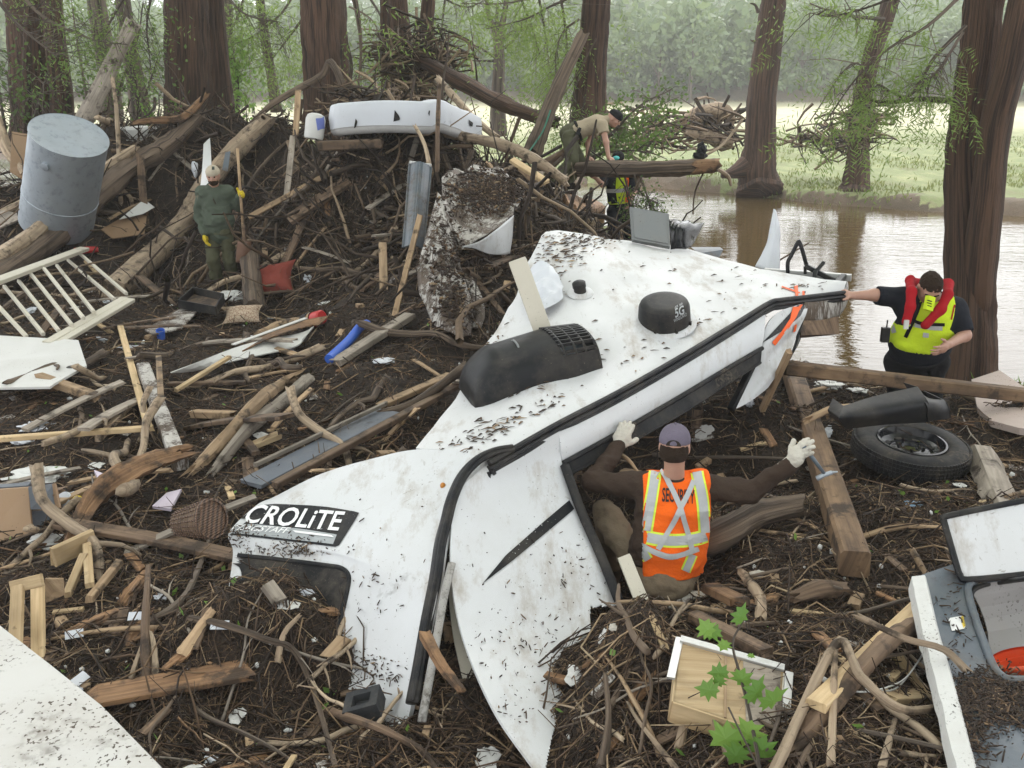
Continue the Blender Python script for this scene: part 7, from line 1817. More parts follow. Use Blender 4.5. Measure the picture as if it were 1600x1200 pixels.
def frame(fwd, up):
    f = unit(fwd); r = unit(np.cross(f, up)); u = np.cross(r, f); return np.stack([r, f, u], 1)
def head(c, Rm, s=1.0, wide=1.0):
    r, f, u = Rm.T
    at = lambda x, y, z: c + (r * x * wide + f * y + u * z) * s
    return [el_(at(0, -.012, .025), np.array([.076 * wide, .096, .088]) * s, Rm), el_(at(0, .022, -.035), np.array([.060 * wide, .066, .082]) * s, Rm, .03), el_(at(0, .058, -.088), np.array([.028, .024, .022]) * s, Rm, .03),
            pr_(at(0, .083, .008), at(0, .105, -.03), .009 * s, .015 * s, k=.012), el_(at(.077, -.004, -.008), np.array([.012, .022, .034]) * s, Rm, .008), el_(at(-.077, -.004, -.008), np.array([.012, .022, .034]) * s, Rm, .008),
            pr_(at(-.042, .077, .022), at(.042, .077, .022), .010 * s, k=.015), pr_(at(-.022, .082, -.062), at(.022, .082, -.062), .0095 * s, k=.008), el_(at(.04, .058, -.025), np.array([.024, .022, .026]) * s, Rm, .02), el_(at(-.04, .058, -.025), np.array([.024, .022, .026]) * s, Rm, .02)]
def face_bits(c, Rm, root, hairmat, s=1.0, brow=True):
    r, f, u = Rm.T; at = lambda x, y, z: c + (r * x + f * y + u * z) * s
    for sx in (-1, 1):
        m = MB(); m.blob(at(sx * .032, .083, .003), (.011 * s,) * 3, 0, sub=1); m.build('eye', m_flat_cache('eye', (.03, .02, .015), .2), root, smooth=True)
        if brow:
            m = MB(); m.tube([at(sx * .014, .094, .026), at(sx * .034, .092, .033), at(sx * .052, .080, .027)], .0055 * s, n=5); m.build('eyebrow', hairmat, root)
    m = MB(); m.tube([at(-.022, .088, -.063), at(0, .094, -.062), at(.022, .088, -.063)], .005 * s, n=5); m.build('lips', m_flat_cache('lips', (.30, .12, .10), .5), root)
_mc = {}
def m_flat_cache(n, c, r):
    if n not in _mc: _mc[n] = m_flat(n, c, r)
    return _mc[n]
def cap(c, Rm, root, mat, brimmat=None, s=1.0, button=True):
    """baseball cap: crown shell, brim"""
    r, f, u = Rm.T; at = lambda x, y, z: c + (r * x + f * y + u * z) * s
    res = sdf([el_(at(0, -.008, .035), np.array([.088, .108, .094]) * s, Rm), el_(at(0, .03, .05), np.array([.075, .075, .07]) * s, Rm, .02)], .006, cuts=[(at(0, 0, .022), -u - .06 * f, 0)])
    o = skin_part('cap', res, mat, root)
    g = []
    for v in np.linspace(0, 1, 7):
        row = []
        for w in np.linspace(-1, 1, 15):
            a = w * 1.15; y = .085 * math.cos(a) * 1.02 + v * .075 * math.cos(w * 1.45) ** .6 if abs(w) < 1 else .085 * math.cos(a)
            row.append(at(.084 * math.sin(a) * (1 - .03 * v), y, .03 - .035 * v - .018 * w * w))
        g.append(row)
    if button:
        m = MB(); m.blob(at(0, -.008, .131), (.009 * s,) * 3, 0, sub=1); m.build('cap_button', mat, root)
    return o, bvh_vf(res)
def hand(w, d, pn, thumb, curl=.5, s=1.0, spread=.12, thumb_out=.9):
    """palm and five fingers; d: pointing, pn: palm normal (fingers curl towards it), thumb: side"""
    d = unit(d); pn = unit(pn - d * np.dot(pn, d)); sd = unit(thumb - d * np.dot(thumb, d) - pn * np.dot(thumb, pn))
    P_ = [pr_(w, w + d * .055 * s, .024 * s, .030 * s, sd, 1.35, .015), pr_(w + d * .05 * s, w + d * .085 * s, .022 * s, .018 * s, sd, 1.9, .015)]
    for i, (o, L, r_) in enumerate(((.030, .072, .0098), (.010, .082, .0102), (-.011, .076, .0098), (-.030, .060, .0088))):
        p = w + d * (.088 - abs(i - 1.2) * .005) * s + sd * o * s; dd = unit(d + sd * spread * (1.2 - i) * .9)
        for j in range(3):
            a = curl * (.55 + .35 * j); dd = unit(dd * math.cos(a) + pn * math.sin(a)) if j or curl > .2 else dd
            q = p + dd * L * (.42, .32, .26)[j] * s; P_.append(pr_(p, q, r_ * s * (1 - .07 * j), r_ * s * (.93 - .08 * j), k=.006)); p = q
    p = w + d * .022 * s + sd * .028 * s; t1 = unit(sd * thumb_out + d * .75 + pn * .25)
    q = p + t1 * .045 * s; P_.append(pr_(p, q, .0135 * s, .0115 * s, k=.012)); t2 = unit(t1 + d * .5 + pn * curl * .5); P_.append(pr_(q, q + t2 * .036 * s, .0112 * s, .0095 * s, k=.006))
    return P_
def strip(pts, w, bvh, name, mat, root, off=.004, n=14):
    q = crom([(a, b, 0) for a, b in pts], 5)[:, :2]; L = np.linspace(0, len(q) - 1, n)
    q = np.stack([np.interp(L, np.arange(len(q)), q[:, k]) for k in (0, 1)], 1); tg = np.gradient(q, axis=0); tg /= np.linalg.norm(tg, axis=1)[:, None] + 1e-9
    nn = np.stack([-tg[:, 1], tg[:, 0]], 1); rows = []
    for i in range(n):
        rows.append([proj(*(q[i] + nn[i] * w * e), bvh, off) for e in (-.5, -.17, .17, .5)])
    m = MB()
    for i in range(n - 1):
        for j in range(3):
            f_ = [rows[i][j], rows[i][j + 1], rows[i + 1][j + 1], rows[i + 1][j]]
            if all(p is not None for p in f_) and max(np.linalg.norm(f_[a] - f_[a - 1]) for a in range(4)) < .14: m.add(f_, [(0, 1, 2, 3)])
    return m.build(name, mat, root) if m.V else None
SKIN = NT('skin'); c_ = SKIN.mix(SKIN.noise(SKIN.obj(), 14, 4), (.36, .19, .135), (.47, .28, .205)); SKIN.set(Base_Color=c_, Roughness=.5); SKIN.b.inputs['Subsurface Weight'].default_value = .08; SKIN.b.inputs['Subsurface Radius'].default_value = (.02, .008, .004); SKIN = SKIN.m
hv_orange = m_cloth('fluorescent orange mesh', (.92, .145, .012), wr=16, bump=.5, dirt=.06)
hv_yellow = m_cloth('fluorescent yellow cloth', (.60, .78, .03), wr=16, bump=.35, dirt=.05)
silver = m_flat('silver reflective tape', (.42, .43, .43), .35)
lime = m_flat('lime edging', (.70, .85, .06), .6)
navy = m_cloth('dark navy cloth', (.012, .014, .02), wr=11, dirt=.12)
blackc = m_cloth('black trouser cloth', (.009, .009, .010), wr=10, dirt=.15)
olive = m_cloth('olive trouser cloth', (.085, .085, .05), wr=12, dirt=.3)
greenc = m_cloth('grey green work shirt', (.075, .092, .068), wr=13, dirt=.15)
khaki = m_cloth('muddy khaki trousers', (.20, .155, .105), wr=12, dirt=.45)
brownc = m_cloth('dark brown long sleeved shirt', (.047, .031, .022), wr=16, dirt=.2)
tanc = m_cloth('tan t-shirt', (.36, .30, .21), wr=11, dirt=.15)
glove = m_cloth('soiled white work glove', (.56, .53, .46), wr=38, dirt=.45)
yglove = m_cloth('yellow work glove', (.66, .50, .04), wr=30, dirt=.15)
mauve = m_cloth('faded mauve cap', (.145, .125, .165), wr=22, dirt=.1)
beige = m_cloth('beige cap', (.50, .44, .34), wr=20, dirt=.1)
hairm = m_cloth('short brown hair', (.035, .022, .014), wr=60, bump=1.0, dirt=0)
boot = m_cloth('dark muddy boot', (.03, .024, .02), wr=14, dirt=.5)
bcap = m_cloth('black cap', (.012, .012, .013), wr=20, dirt=.05)
redv = m_cloth('red inflatable collar', (.34, .008, .014), wr=15, bump=.35, dirt=.04)
EX = np.array([1., 0, 0])

# ---- crouching man in the orange vest
pel, waist, chest, neck = P(1035, 893, 5.2), P(1040, 852, 5.2), P(1050, 795, 5.24), P(1053, 745, 5.27)
hd = P(1054, 697, 5.25)
shL, elL, wrL = P(1011, 760, 5.28), P(928, 752, 5.5), P(967, 697, 5.74)
shR, elR, wrR = P(1098, 760, 5.28), P(1172, 768, 5.2), P(1236, 724, 5.12)
hpL, knL, anL = P(1008, 893, 5.22), P(946, 803, 5.5), P(958, 905, 5.62)
hpR, knR, anR = P(1060, 897, 5.22), P(1085, 850, 5.62), P(1062, 925, 5.38)
m1 = thing('person', np.array([pel[0], pel[1], float(hgt(pel[0], pel[1]))]), 'man crouching with his back turned, in orange safety vest and mauve cap, arms spread', 'person')
sx_ = shR - shL
hR1 = frame(np.array([.22, .95, -.1]), np.array([0, .05, 1]))
gL = hand(wrL, P(981, 660, 5.82) - wrL, np.array([.1, 1, -.4]), P(995, 690, 5.7) - P(960, 690, 5.7), .30, 1.08, .08)
gR = hand(wrR, P(1262, 690, 5.05) - wrR, np.array([.5, .5, -.7]), P(1240, 660, 5.05) - P(1262, 700, 5.05), .42, 1.1, .12, 1.3)
torso1 = lambda e: [pr_(chest, waist, .122 + e, .118 + e, sx_, 1.72), pr_(waist, pel, .118 + e, .128 + e, sx_, 1.62), pr_(shL, shR, .060 + e, .060 + e), pr_(shL + (chest - shL) * .3, shR + (chest - shR) * .3, .095 + e)]
skin_part('body', sdf(head(hd, hR1) + [pr_(hd - np.array([0, .02, .06]), neck, .055, .06)] + torso1(-.02) + [pr_(shL, elL, .045, .036), pr_(elL, wrL, .036, .026), pr_(shR, elR, .045, .036), pr_(elR, wrR, .036, .026), pr_(hpL, knL, .075, .05), pr_(knL, anL, .05, .035), pr_(hpR, knR, .075, .05), pr_(knR, anR, .05, .035)] + gL + gR, .0075, .03), SKIN, m1)
skin_part('shirt', sdf(torso1(.002) + [pr_(neck - np.array([0, 0, .03]), neck + np.array([0, 0, .0]), .068), pr_(shL, elL, .080, .066), pr_(elL, wrL, .064, .046), pr_(shR, elR, .080, .064), pr_(elR, wrR, .063, .046)], .008, .03, wr=(.012, (11, 11, 17), 3), cuts=[(neck + np.array([0, 0, .012]), (0, -.1, 1), .1)]), brownc, m1)
skin_part('trousers', sdf([pr_(hpL, knL, .105, .078), pr_(knL, anL, .072, .058), pr_(hpR, knR, .105, .08), pr_(knR, anR, .074, .058), pr_(hpL, hpR, .125, .125), pr_(P(1020, 913, 5.12), P(1054, 917, 5.14), .105), pr_(waist * .35 + pel * .65, pel, .13, .13, sx_, 1.35)], .009, .03, wr=(.014, (11, 11, 15), 5)), khaki, m1)
for a, b in ((anL, anL + np.array([-.02, .14, -.03])), (anR, anR + np.array([.03, .12, -.04]))):
    skin_part('boot', sdf([pr_(a, a - np.array([0, 0, .04]), .055, .05), pr_(a - np.array([0, 0, .05]), b - np.array([0, 0, .03]), .05, .045, EX, 1.1)], .010), boot, m1)
vres = sdf(torso1(.016) + [pr_(shL * .9 + neck * .1, shR * .9 + neck * .1, .082), pr_(chest, pel, .136, .138, sx_, 1.66)], .009, .04, wr=(.010, (9, 9, 13), 8), cuts=[(shL + (shL - shR) * .10, shL - shR, 0), (shR + (shR - shL) * .10, shR - shL, 0), (pel * .88 + waist * .12, pel - waist, 0), (neck + np.array([0, -.02, .012]), (0, -.25, 1), .10)])
skin_part('safety_vest', vres, hv_orange, m1)
vb = bvh_vf(vres)
for pts, w in (([(1024, 737), (1018, 780), (1010, 829)], 20), ([(1089, 738), (1097, 780), (1101, 832)], 20), ([(984, 829), (1015, 840), (1050, 845), (1085, 842), (1110, 834)], 22), ([(1002, 852), (1006, 862), (1013, 874)], 16), ([(1082, 866), (1076, 880), (1071, 892)], 16)):
    strip(pts, w, vb, 'lime_edging', lime, m1, .0035); strip(pts, w * .68, vb, 'reflective_strip', silver, m1, .0065)
text_px('SECURITY', [(1034, 784), (1085, 788), (1085, 766), (1035, 762)], 'lettering', M['black'], vb, m1, .006, bold=.018)
for pts in ([(1033, 735), (1050, 765), (1062, 792), (1072, 825), (1080, 858)], [(1084, 752), (1070, 780), (1056, 808), (1040, 838), (1028, 858)], [(1000, 849), (1025, 863), (1052, 869), (1090, 857)]):
    strip(pts, 8, vb, 'reflective_strap', silver, m1, .010, 18)
cap(hd, hR1, m1, mauve)
r_, f_, u_ = hR1.T
skin_part('hair', sdf([el_(hd - f_ * .02 - u_ * .02, (.082, .098, .085), hR1)], .006, cuts=[(hd + u_ * .03, u_, 0), (hd - u_ * .075, -u_, 0), (hd + f_ * .01, f_, 0)], wr=(.003, (30, 30, 30), 2)), hairm, m1)
m = MB(); m.sheet(np.array([[hd - f_ * .113 + r_ * .042 * math.cos(a) * q + u_ * (.028 + .034 * math.sin(a) * q) for a in np.linspace(0, math.pi, 9)] for q in (.05, 1)]), .004); m.build('cap_opening', m_flat_cache('cap gap', (.02, .013, .01), .9), m1)
skin_part('glove', sdf([dict(p, ra=p['ra'] + .004, rb=p['rb'] + .004) for p in gL] + [pr_(wrL - unit(wrL - elL) * .05, wrL + unit(wrL - elL) * .02, .043, .038)], .0042, .012, wr=(.0025, (45, 45, 45), 4)), glove, m1)
skin_part('glove', sdf([dict(p, ra=p['ra'] + .004, rb=p['rb'] + .004) for p in gR] + [pr_(wrR - unit(wrR - elR) * .05, wrR + unit(wrR - elR) * .02, .043, .038)], .0042, .012, wr=(.0025, (45, 45, 45), 6)), glove, m1)
hm = thing('hammer', P(1280, 730, 5.0), 'hammer with a dark handle hanging from the gloved hand', 'hammer')
m = MB(); m.tube([P(1256, 698, 5.07), P(1270, 716, 5.05), P(1288, 740, 5.02)], [.014, .012, .010], n=8); m.build('handle', M['slate'], hm, smooth=True)
m = MB(); m.tube([P(1276, 748, 5.02), P(1288, 742, 5.02), P(1300, 738, 5.02)], [.016, .013, .012], n=8); m.tube([P(1300, 738, 5.02), P(1309, 737, 5.02)], [.012, .005], n=6, flat=.6); m.build('head', M['steel'], hm, smooth=True)

# ---- man in the red life vest by the near cypress
pel, waist, chest, neck = P(1432, 562, 7.98), P(1438, 532, 7.9), P(1450, 495, 7.85), P(1456, 466, 7.84)
hd = P(1453, 449, 7.70)
shA, elA, wrA = P(1408, 466, 7.88), P(1366, 461, 7.86), P(1331, 462, 7.84)
shB, elB, wrB = P(1494, 484, 7.88), P(1507, 524, 7.75), P(1481, 539, 7.56)
hA, kA, aA = P(1412, 566, 7.98), P(1404, 630, 7.85), P(1405, 690, 7.95)
hB, kB, aB = P(1455, 566, 7.98), P(1452, 630, 7.85), P(1452, 690, 7.95)
m2 = thing('person', np.array([pel[0], pel[1], aA[2] - .1]), 'heavy-set man in red and yellow life vest leaning on the trailer\'s far end', 'person')
hR2 = frame(np.array([-.10, -.66, -.75]), np.array([0, -.75, .66]))
sx2 = shB - shA
hA_ = hand(wrA, P(1308, 455, 7.84) - wrA, np.array([0, .3, -1]), np.array([0, -1, .3]), .12, 1.05, .2)
hB_ = hand(wrB, P(1462, 551, 7.48) - wrB, np.array([-.3, .5, .2]), np.array([-.6, -.2, .6]), .30, 1.05, .12)
tor2 = lambda e: [pr_(chest, waist, .165 + e, .19 + e, sx2, 1.32), pr_(waist, pel, .19 + e, .165 + e, EX, 1.28), pr_(shA, shB, .075 + e, .075 + e), pr_(shA * .7 + chest * .3, shB * .7 + chest * .3, .13 + e)]
skin_part('body', sdf(head(hd, hR2, 1.02, 1.08) + [pr_(hd + np.array([0, .03, -.05]), neck, .068, .08)] + tor2(-.02) + [pr_(shA, elA, .058, .047), pr_(elA, wrA, .047, .031), pr_(shB, elB, .06, .05), pr_(elB, wrB, .05, .031), pr_(hA, kA, .10, .07), pr_(kA, aA, .07, .05), pr_(hB, kB, .10, .07), pr_(kB, aB, .07, .05)] + hA_ + hB_, .007, .03), SKIN, m2)
face_bits(hd, hR2, m2, hairm, 1.02)
r_, f_, u_ = hR2.T
skin_part('hair', sdf([el_(hd - f_ * .014 * 1 + u_ * .030, (.086, .103, .093), hR2)], .006, cuts=[(hd + u_ * .018 + f_ * .03, -u_ + f_ * .75, 0), (hd - u_ * .03, -u_, 0)], wr=(.005, (40, 40, 40), 2)), hairm, m2)
skin_part('shirt', sdf(tor2(.0) + [pr_(neck, neck - np.array([0, 0, .05]), .09), pr_(shA, shA * .12 + elA * .88, .085, .078), pr_(shB, shB * .12 + elB * .88, .088, .082)], .009, .04, wr=(.006, (8, 8, 12), 3), cuts=[(shA * .1 + elA * .9, elA - shA, .15), (shB * .1 + elB * .9, elB - shB, .13), (neck + np.array([0, -.03, .04]), (0, -.5, 1), .13)]), navy, m2)
skin_part('trousers', sdf([pr_(hA, kA, .125, .095), pr_(kA, aA, .09, .075), pr_(hB, kB, .125, .095), pr_(kB, aB, .09, .075), pr_(waist * .2 + pel * .8, pel, .185, .17, EX, 1.24), pr_(hA, hB, .15)], .010, .02, wr=(.012, (9, 9, 12), 5), cuts=[(waist * .35 + pel * .65, waist - pel, .5)]), blackc, m2)
for a in (aA, aB):
    skin_part('boot', sdf([pr_(a, a - np.array([0, 0, .06]), .07, .06), pr_(a - np.array([0, 0, .07]), a + np.array([0, -.15, -.08]), .055, .045, EX, 1.1)], .012), boot, m2)
v2 = sdf([pr_(chest, waist, .180, .203, sx2, 1.30), pr_(shA * .62 + chest * .38, shB * .62 + chest * .38, .145), pr_(shA * .55 + neck * .45, shB * .55 + neck * .45, .085)], .009, .04, wr=(.005, (8, 8, 12), 8), cuts=[(shA * .80 + shB * .20, shA - shB, .22), (shB * .83 + shA * .17, shB - shA, .22), (waist * 1.08 - pel * .08, pel - waist, 0), (neck + np.array([0, -.06, .02]), (0, -.6, 1), .13)])
skin_part('life_vest', v2, hv_yellow, m2); vb2 = bvh_vf(v2)
for pts, w in (([(1424, 437), (1415, 465), (1405, 488)], 9), ([(1398, 492), (1420, 503), (1448, 510), (1472, 512)], 9), ([(1447, 520), (1446, 527)], 9)):
    strip(pts, w, vb2, 'reflective_strip', silver, m2, .006)
for pts, w in (([(1408, 445), (1400, 470)], 12), ([(1495, 470), (1488, 500)], 7)): strip(pts, w, vb2, 'red_panel', redv, m2, .005)
strip([(1398, 478), (1393, 500), (1398, 520)], 7, vb2, 'reflective_strip', silver, m2, .006)
strip([(1440, 465), (1430, 495), (1415, 527)], 6, vb2, 'zip', blackc, m2, .007)
strip([(1402, 486), (1420, 496), (1440, 505), (1475, 507)], 5, vb2, 'belt', blackc, m2, .010)
cl = [pr_(P(1422, 437, 7.86), P(1424, 455, 7.66), .036, .036), pr_(P(1424, 455, 7.66), P(1422, 480, 7.60), .036, .036), pr_(P(1422, 480, 7.6), P(1416, 503, 7.58), .036, .033)]
cr_ = [pr_(P(1482, 442, 7.86), P(1481, 460, 7.66), .036, .036), pr_(P(1481, 460, 7.66), P(1470, 483, 7.6), .036, .036), pr_(P(1470, 483, 7.6), P(1446, 508, 7.58), .036, .036)]
bk2 = [pr_(P(1422, 440, 7.86), P(1452, 443, 8.0), .036), pr_(P(1452, 443, 8.0), P(1482, 444, 7.86), .036)]
rres = sdf(cl + cr_ + bk2, .008, .03, wr=(.004, (14, 14, 14), 2)); skin_part('inflatable_collar', rres, redv, m2)
rb = bvh_vf(rres)
sh2 = sdf([pr_(P(1406, 440, 7.9), P(1404, 452, 7.8), .045, .04)], .009); 
strip([(1484, 456), (1493, 462)], 9, bvh_vf(sdf([pr_(shB, shB * .5 + elB * .5, .092, .09)], .012)), 'shoulder_patch', hv_yellow, m2, .004)
rad = MB(); rad.box(P(1452, 474, 7.60), (.075, .035, .11), frame((.5, -1, .2), (.35, 0, 1))); 
o = rad.build('radio_microphone', hv_yellow, m2)
m = MB(); [m.box(P(1452, 474, 7.575) + np.array([.0, 0, .02 - .02 * k]), (.045, .012, .006), frame((.5, -1, .2), (.35, 0, 1))) for k in range(3)]; m.build('speaker_slots', blackc, m2)
m = MB(); m.box(P(1416, 507, 7.54), (.035, .02, .07)); m.build('tag', M['board'], m2)
m = MB(); m.box(P(1383, 523, 7.8), (.06, .05, .12)); m.tube([P(1385, 515, 7.8), P(1387, 500, 7.8)], .006, n=5); m.build('radio', M['black'], m2)

# ---- man in the tan shirt bending over the fallen trunk
pel, chest, neck, hd = P(893, 208, 15.0), P(932, 193, 15.0), P(948, 188, 15.0), P(960, 185, 14.98)
m3 = thing('person', np.array([P(880, 285, 14.7)[0], 14.8, float(hgt(P(880, 285, 14.8)[0], 14.8))]), 'man in tan t-shirt, olive trousers and black cap bending over the fallen trunk', 'person')
hR3 = frame(np.array([.80, -.25, -.55]), np.array([.45, -.1, .9])); Yax = np.array([0, 1., 0])
sN, eN, wN = P(941, 195, 14.80), P(947, 222, 14.68), P(951, 246, 14.62)
sF, eF, wF = P(932, 196, 15.2), P(919, 224, 15.1), P(918, 246, 14.98)
hN, kN, aN = P(891, 216, 14.86), P(894, 252, 14.66), P(864, 280, 14.5)
hF, kF, aF = P(889, 216, 15.14), P(906, 252, 15.0), P(889, 284, 14.9)
tor3 = lambda e: [pr_(chest, pel * .7 + chest * .3, .125 + e, .12 + e, Yax, 1.35), pr_(pel * .7 + chest * .3, pel, .12 + e, .13 + e, Yax, 1.3), pr_(sN, sF, .065 + e)]
skin_part('body', sdf(head(hd, hR3) + [pr_(hd - hR3[:, 1] * .03 - hR3[:, 2] * .06, neck, .055, .06)] + tor3(-.015) + [pr_(sN, eN, .048, .04), pr_(eN, wN, .04, .028), pr_(sF, eF, .048, .04), pr_(eF, wF, .04, .028), pr_(hN, kN, .085, .06), pr_(kN, aN, .06, .045), pr_(hF, kF, .085, .06), pr_(kF, aF, .06, .045)] + hand(wN, np.array([.6, -.2, -.35]), np.array([0, 0, -1]), np.array([0, -1, 0]), .3) + hand(wF, np.array([.7, -.2, -.3]), np.array([0, 0, -1]), np.array([0, -1, 0]), .3), .010, .03), SKIN, m3)
face_bits(hd, hR3, m3, hairm)
skin_part('shirt', sdf(tor3(.004) + [pr_(sN, sN * .45 + eN * .55, .078, .076), pr_(sF, sF * .45 + eF * .55, .078, .076), pr_(chest, neck, .09, .07)], .011, .04, wr=(.007, (9, 9, 9), 3), cuts=[(sN * .5 + eN * .5, eN - sN, .12), (sF * .5 + eF * .5, eF - sF, .12)]), tanc, m3)
skin_part('trousers', sdf([pr_(hN, kN, .115, .085), pr_(kN, aN, .085, .068), pr_(hF, kF, .115, .085), pr_(kF, aF, .085, .068), pr_(pel + (chest - pel) * .06, pel - (chest - pel) * .1, .145, .14, Yax, 1.2)], .010, .02, wr=(.013, (9, 9, 12), 5)), olive, m3)
bx = unit(chest - pel); m = MB(); m.lathe([(.150, -.02), (.155, 0), (.150, .02)], pel + bx * .10, bx, 24); V0 = m.V[0]; cc_ = pel + bx * .10; V0 += np.outer((V0 - cc_) @ Yax, Yax) * .16; m.build('belt', blackc, m3)
m = MB(); m.box(P(902, 210, 14.76), (.06, .05, .16), frame((1, 0, -.4), (.4, 0, 1))); m.box(P(905, 203, 14.76), (.04, .04, .07), frame((1, 0, -.4), (.4, 0, 1))); m.build('holster', M['black'], m3)
for a, d in ((aN, np.array([.06, -.04, -.05])), (aF, np.array([.1, -.05, -.05]))):
    skin_part('boot', sdf([pr_(a, a - np.array([0, 0, .05]), .065, .055), pr_(a - np.array([0, 0, .06]), a + d * 1.3, .05, .045, Yax, 1.1)], .012), boot, m3)
cap(hd, hR3, m3, bcap)
# ---- man in hi-vis vest half hidden under the trunk
hd, neck, chest, pel = P(966, 250, 14.95), P(966, 262, 15.0), P(966, 280, 15.0), P(970, 322, 15.05)
m4 = thing('person', np.array([pel[0], 15.05, float(hgt(pel[0], 15.05))]), 'man in yellow and orange hi-vis vest partly hidden below the fallen trunk', 'person')
hR4 = frame(np.array([-.35, -.8, -.3]), np.array([0, -.2, 1])); s1, s2 = P(947, 272, 15.0), P(984, 272, 15.0)
e1, w1 = P(941, 288, 14.8), P(930, 277, 14.6); e2, w2 = P(992, 300, 14.9), P(985, 315, 14.7)
lg = [(P(960, 330, 15.05), P(958, 368, 14.9), P(960, 405, 15.0)), (P(980, 330, 15.05), P(982, 368, 14.9), P(982, 405, 15.0))]
tor4 = lambda e: [pr_(chest, pel, .12 + e, .125 + e, EX, 1.45), pr_(s1, s2, .065 + e)]
skin_part('body', sdf(head(hd, hR4) + [pr_(hd - np.array([0, -.02, .06]), neck, .055, .06)] + tor4(-.02) + [pr_(s1, e1, .045, .038), pr_(e1, w1, .04, .028), pr_(s2, e2, .045, .038), pr_(e2, w2, .04, .028)] + [q for h_, k_, a_ in lg for q in (pr_(h_, k_, .08, .06), pr_(k_, a_, .06, .045))] + hand(w1, np.array([-.4, -.3, .3]), np.array([0, -1, 0]), np.array([0, 0, 1]), .5) + hand(w2, np.array([-.2, -.4, -.4]), np.array([-1, 0, 0]), np.array([0, -1, 0]), .5), .011, .03), SKIN, m4)
skin_part('shirt', sdf(tor4(.0) + [pr_(s1, s1 * .2 + e1 * .8, .075, .07), pr_(s2, s2 * .2 + e2 * .8, .075, .07)], .012, .04, wr=(.005, (9, 9, 12), 3)), navy, m4)
skin_part('trousers', sdf([q for h_, k_, a_ in lg for q in (pr_(h_, k_, .11, .085), pr_(k_, a_, .085, .07))] + [pr_(pel, lg[0][0] * .5 + lg[1][0] * .5, .13, .13, EX, 1.35)], .012, .04, wr=(.007, (9, 9, 12), 5)), navy, m4)
v4 = sdf([pr_(chest, pel * .8 + chest * .2, .136, .138, EX, 1.4), pr_(s1 * .6 + s2 * .4, s2 * .7 + s1 * .3, .10)], .011, .04, cuts=[(pel * .85 + chest * .15, pel - chest, 0)])
skin_part('safety_vest', v4, hv_yellow, m4); vb4 = bvh_vf(v4)
strip([(956, 274), (955, 296), (958, 318)], 14, vb4, 'dark_front_gap', navy, m4, .006); strip([(948, 298), (966, 298), (984, 295)], 6, vb4, 'reflective_strip', silver, m4, .010); strip([(978, 274), (981, 296), (979, 316)], 6, vb4, 'orange_stripe', hv_orange, m4, .008)
cap(hd, hR4, m4, bcap); m = MB(); m.blob(hd + hR4[:, 1] * .10 + hR4[:, 2] * .075, (.05, .02, .03), 0, sub=2); m.build('cap_badge', m_flat('teal badge', (.10, .55, .55)), m4, smooth=True)
skin_part('boot', sdf([pr_(lg[0][2], lg[0][2] + np.array([0, -.1, -.08]), .07, .05)], .014), boot, m4); skin_part('boot', sdf([pr_(lg[1][2], lg[1][2] + np.array([0, -.1, -.08]), .07, .05)], .014), boot, m4)
# ---- man in green with the shovel
gq = G(347, 449); Yg = float(gq[1])
Q = lambda a, b, dy=0.0: P(a, b, Yg + dy)
hd, neck, chest, waist, pel = Q(333, 274, -.10), Q(334, 290, -.02), Q(337, 312), Q(341, 343, -.03), Q(343, 366)
s1, e1, w1 = Q(315, 300), Q(310, 338, .02), Q(320, 366, -.12)
s2, e2, w2 = Q(358, 299), Q(370, 321, .05), Q(375, 306, -.12)
lg = [(Q(332, 370), Q(333, 407, -.1), Q(339, 442)), (Q(353, 370), Q(359, 407, -.02), Q(367, 440, .1))]
m5 = thing('person', gq, 'bearded man in green work clothes, beige cap and yellow gloves, standing with a shovel', 'person')
hR5 = frame(np.array([.05, -.96, -.22]), np.array([0, -.2, .97]))
tor5 = lambda e: [pr_(chest, waist, .125 + e, .135 + e, EX, 1.4), pr_(waist, pel, .135 + e, .125 + e, EX, 1.3), pr_(s1, s2, .062 + e), pr_(s1 * .7 + chest * .3, s2 * .7 + chest * .3, .105 + e)]
g1 = hand(w1, np.array([.12, -.15, -1]), np.array([.8, 0, 0]), np.array([0, -1, 0]), .55); g2 = hand(w2, np.array([.25, -.3, .2]), np.array([-.3, -.9, 0]), np.array([0, 0, 1]), .9)
skin_part('body', sdf(head(hd, hR5) + [pr_(hd - np.array([0, -.03, .05]), neck, .06, .065)] + tor5(-.02) + [pr_(s1, e1, .048, .04), pr_(e1, w1, .04, .028), pr_(s2, e2, .048, .04), pr_(e2, w2, .04, .028)] + [q for h_, k_, a_ in lg for q in (pr_(h_, k_, .085, .06), pr_(k_, a_, .06, .045))] + g1 + g2, .010, .03), SKIN, m5)
face_bits(hd, hR5, m5, hairm)
r_, f_, u_ = hR5.T
skin_part('beard', sdf([el_(hd + f_ * .036 - u_ * .072, (.062, .062, .052), hR5)], .007, cuts=[(hd - u_ * .045, u_ - .3 * f_, 0)], wr=(.005, (35, 35, 35), 2)), hairm, m5)
skin_part('shirt', sdf(tor5(.004) + [pr_(neck, chest, .075, .1), pr_(s1, e1, .072, .066), pr_(e1, w1, .063, .05), pr_(s2, e2, .072, .066), pr_(e2, w2, .063, .05)], .010, .03, wr=(.014, (9, 9, 14), 3), cuts=[(neck + np.array([0, -.03, .02]), (0, -.4, 1), .1)]), greenc, m5)
skin_part('trousers', sdf([q for h_, k_, a_ in lg for q in (pr_(h_, k_, .098, .078), pr_(k_, a_, .08, .074))] + [pr_(waist * .2 + pel * .8, pel, .14, .12, EX, 1.3)], .010, .015, wr=(.013, (10, 10, 15), 5)), olive, m5)
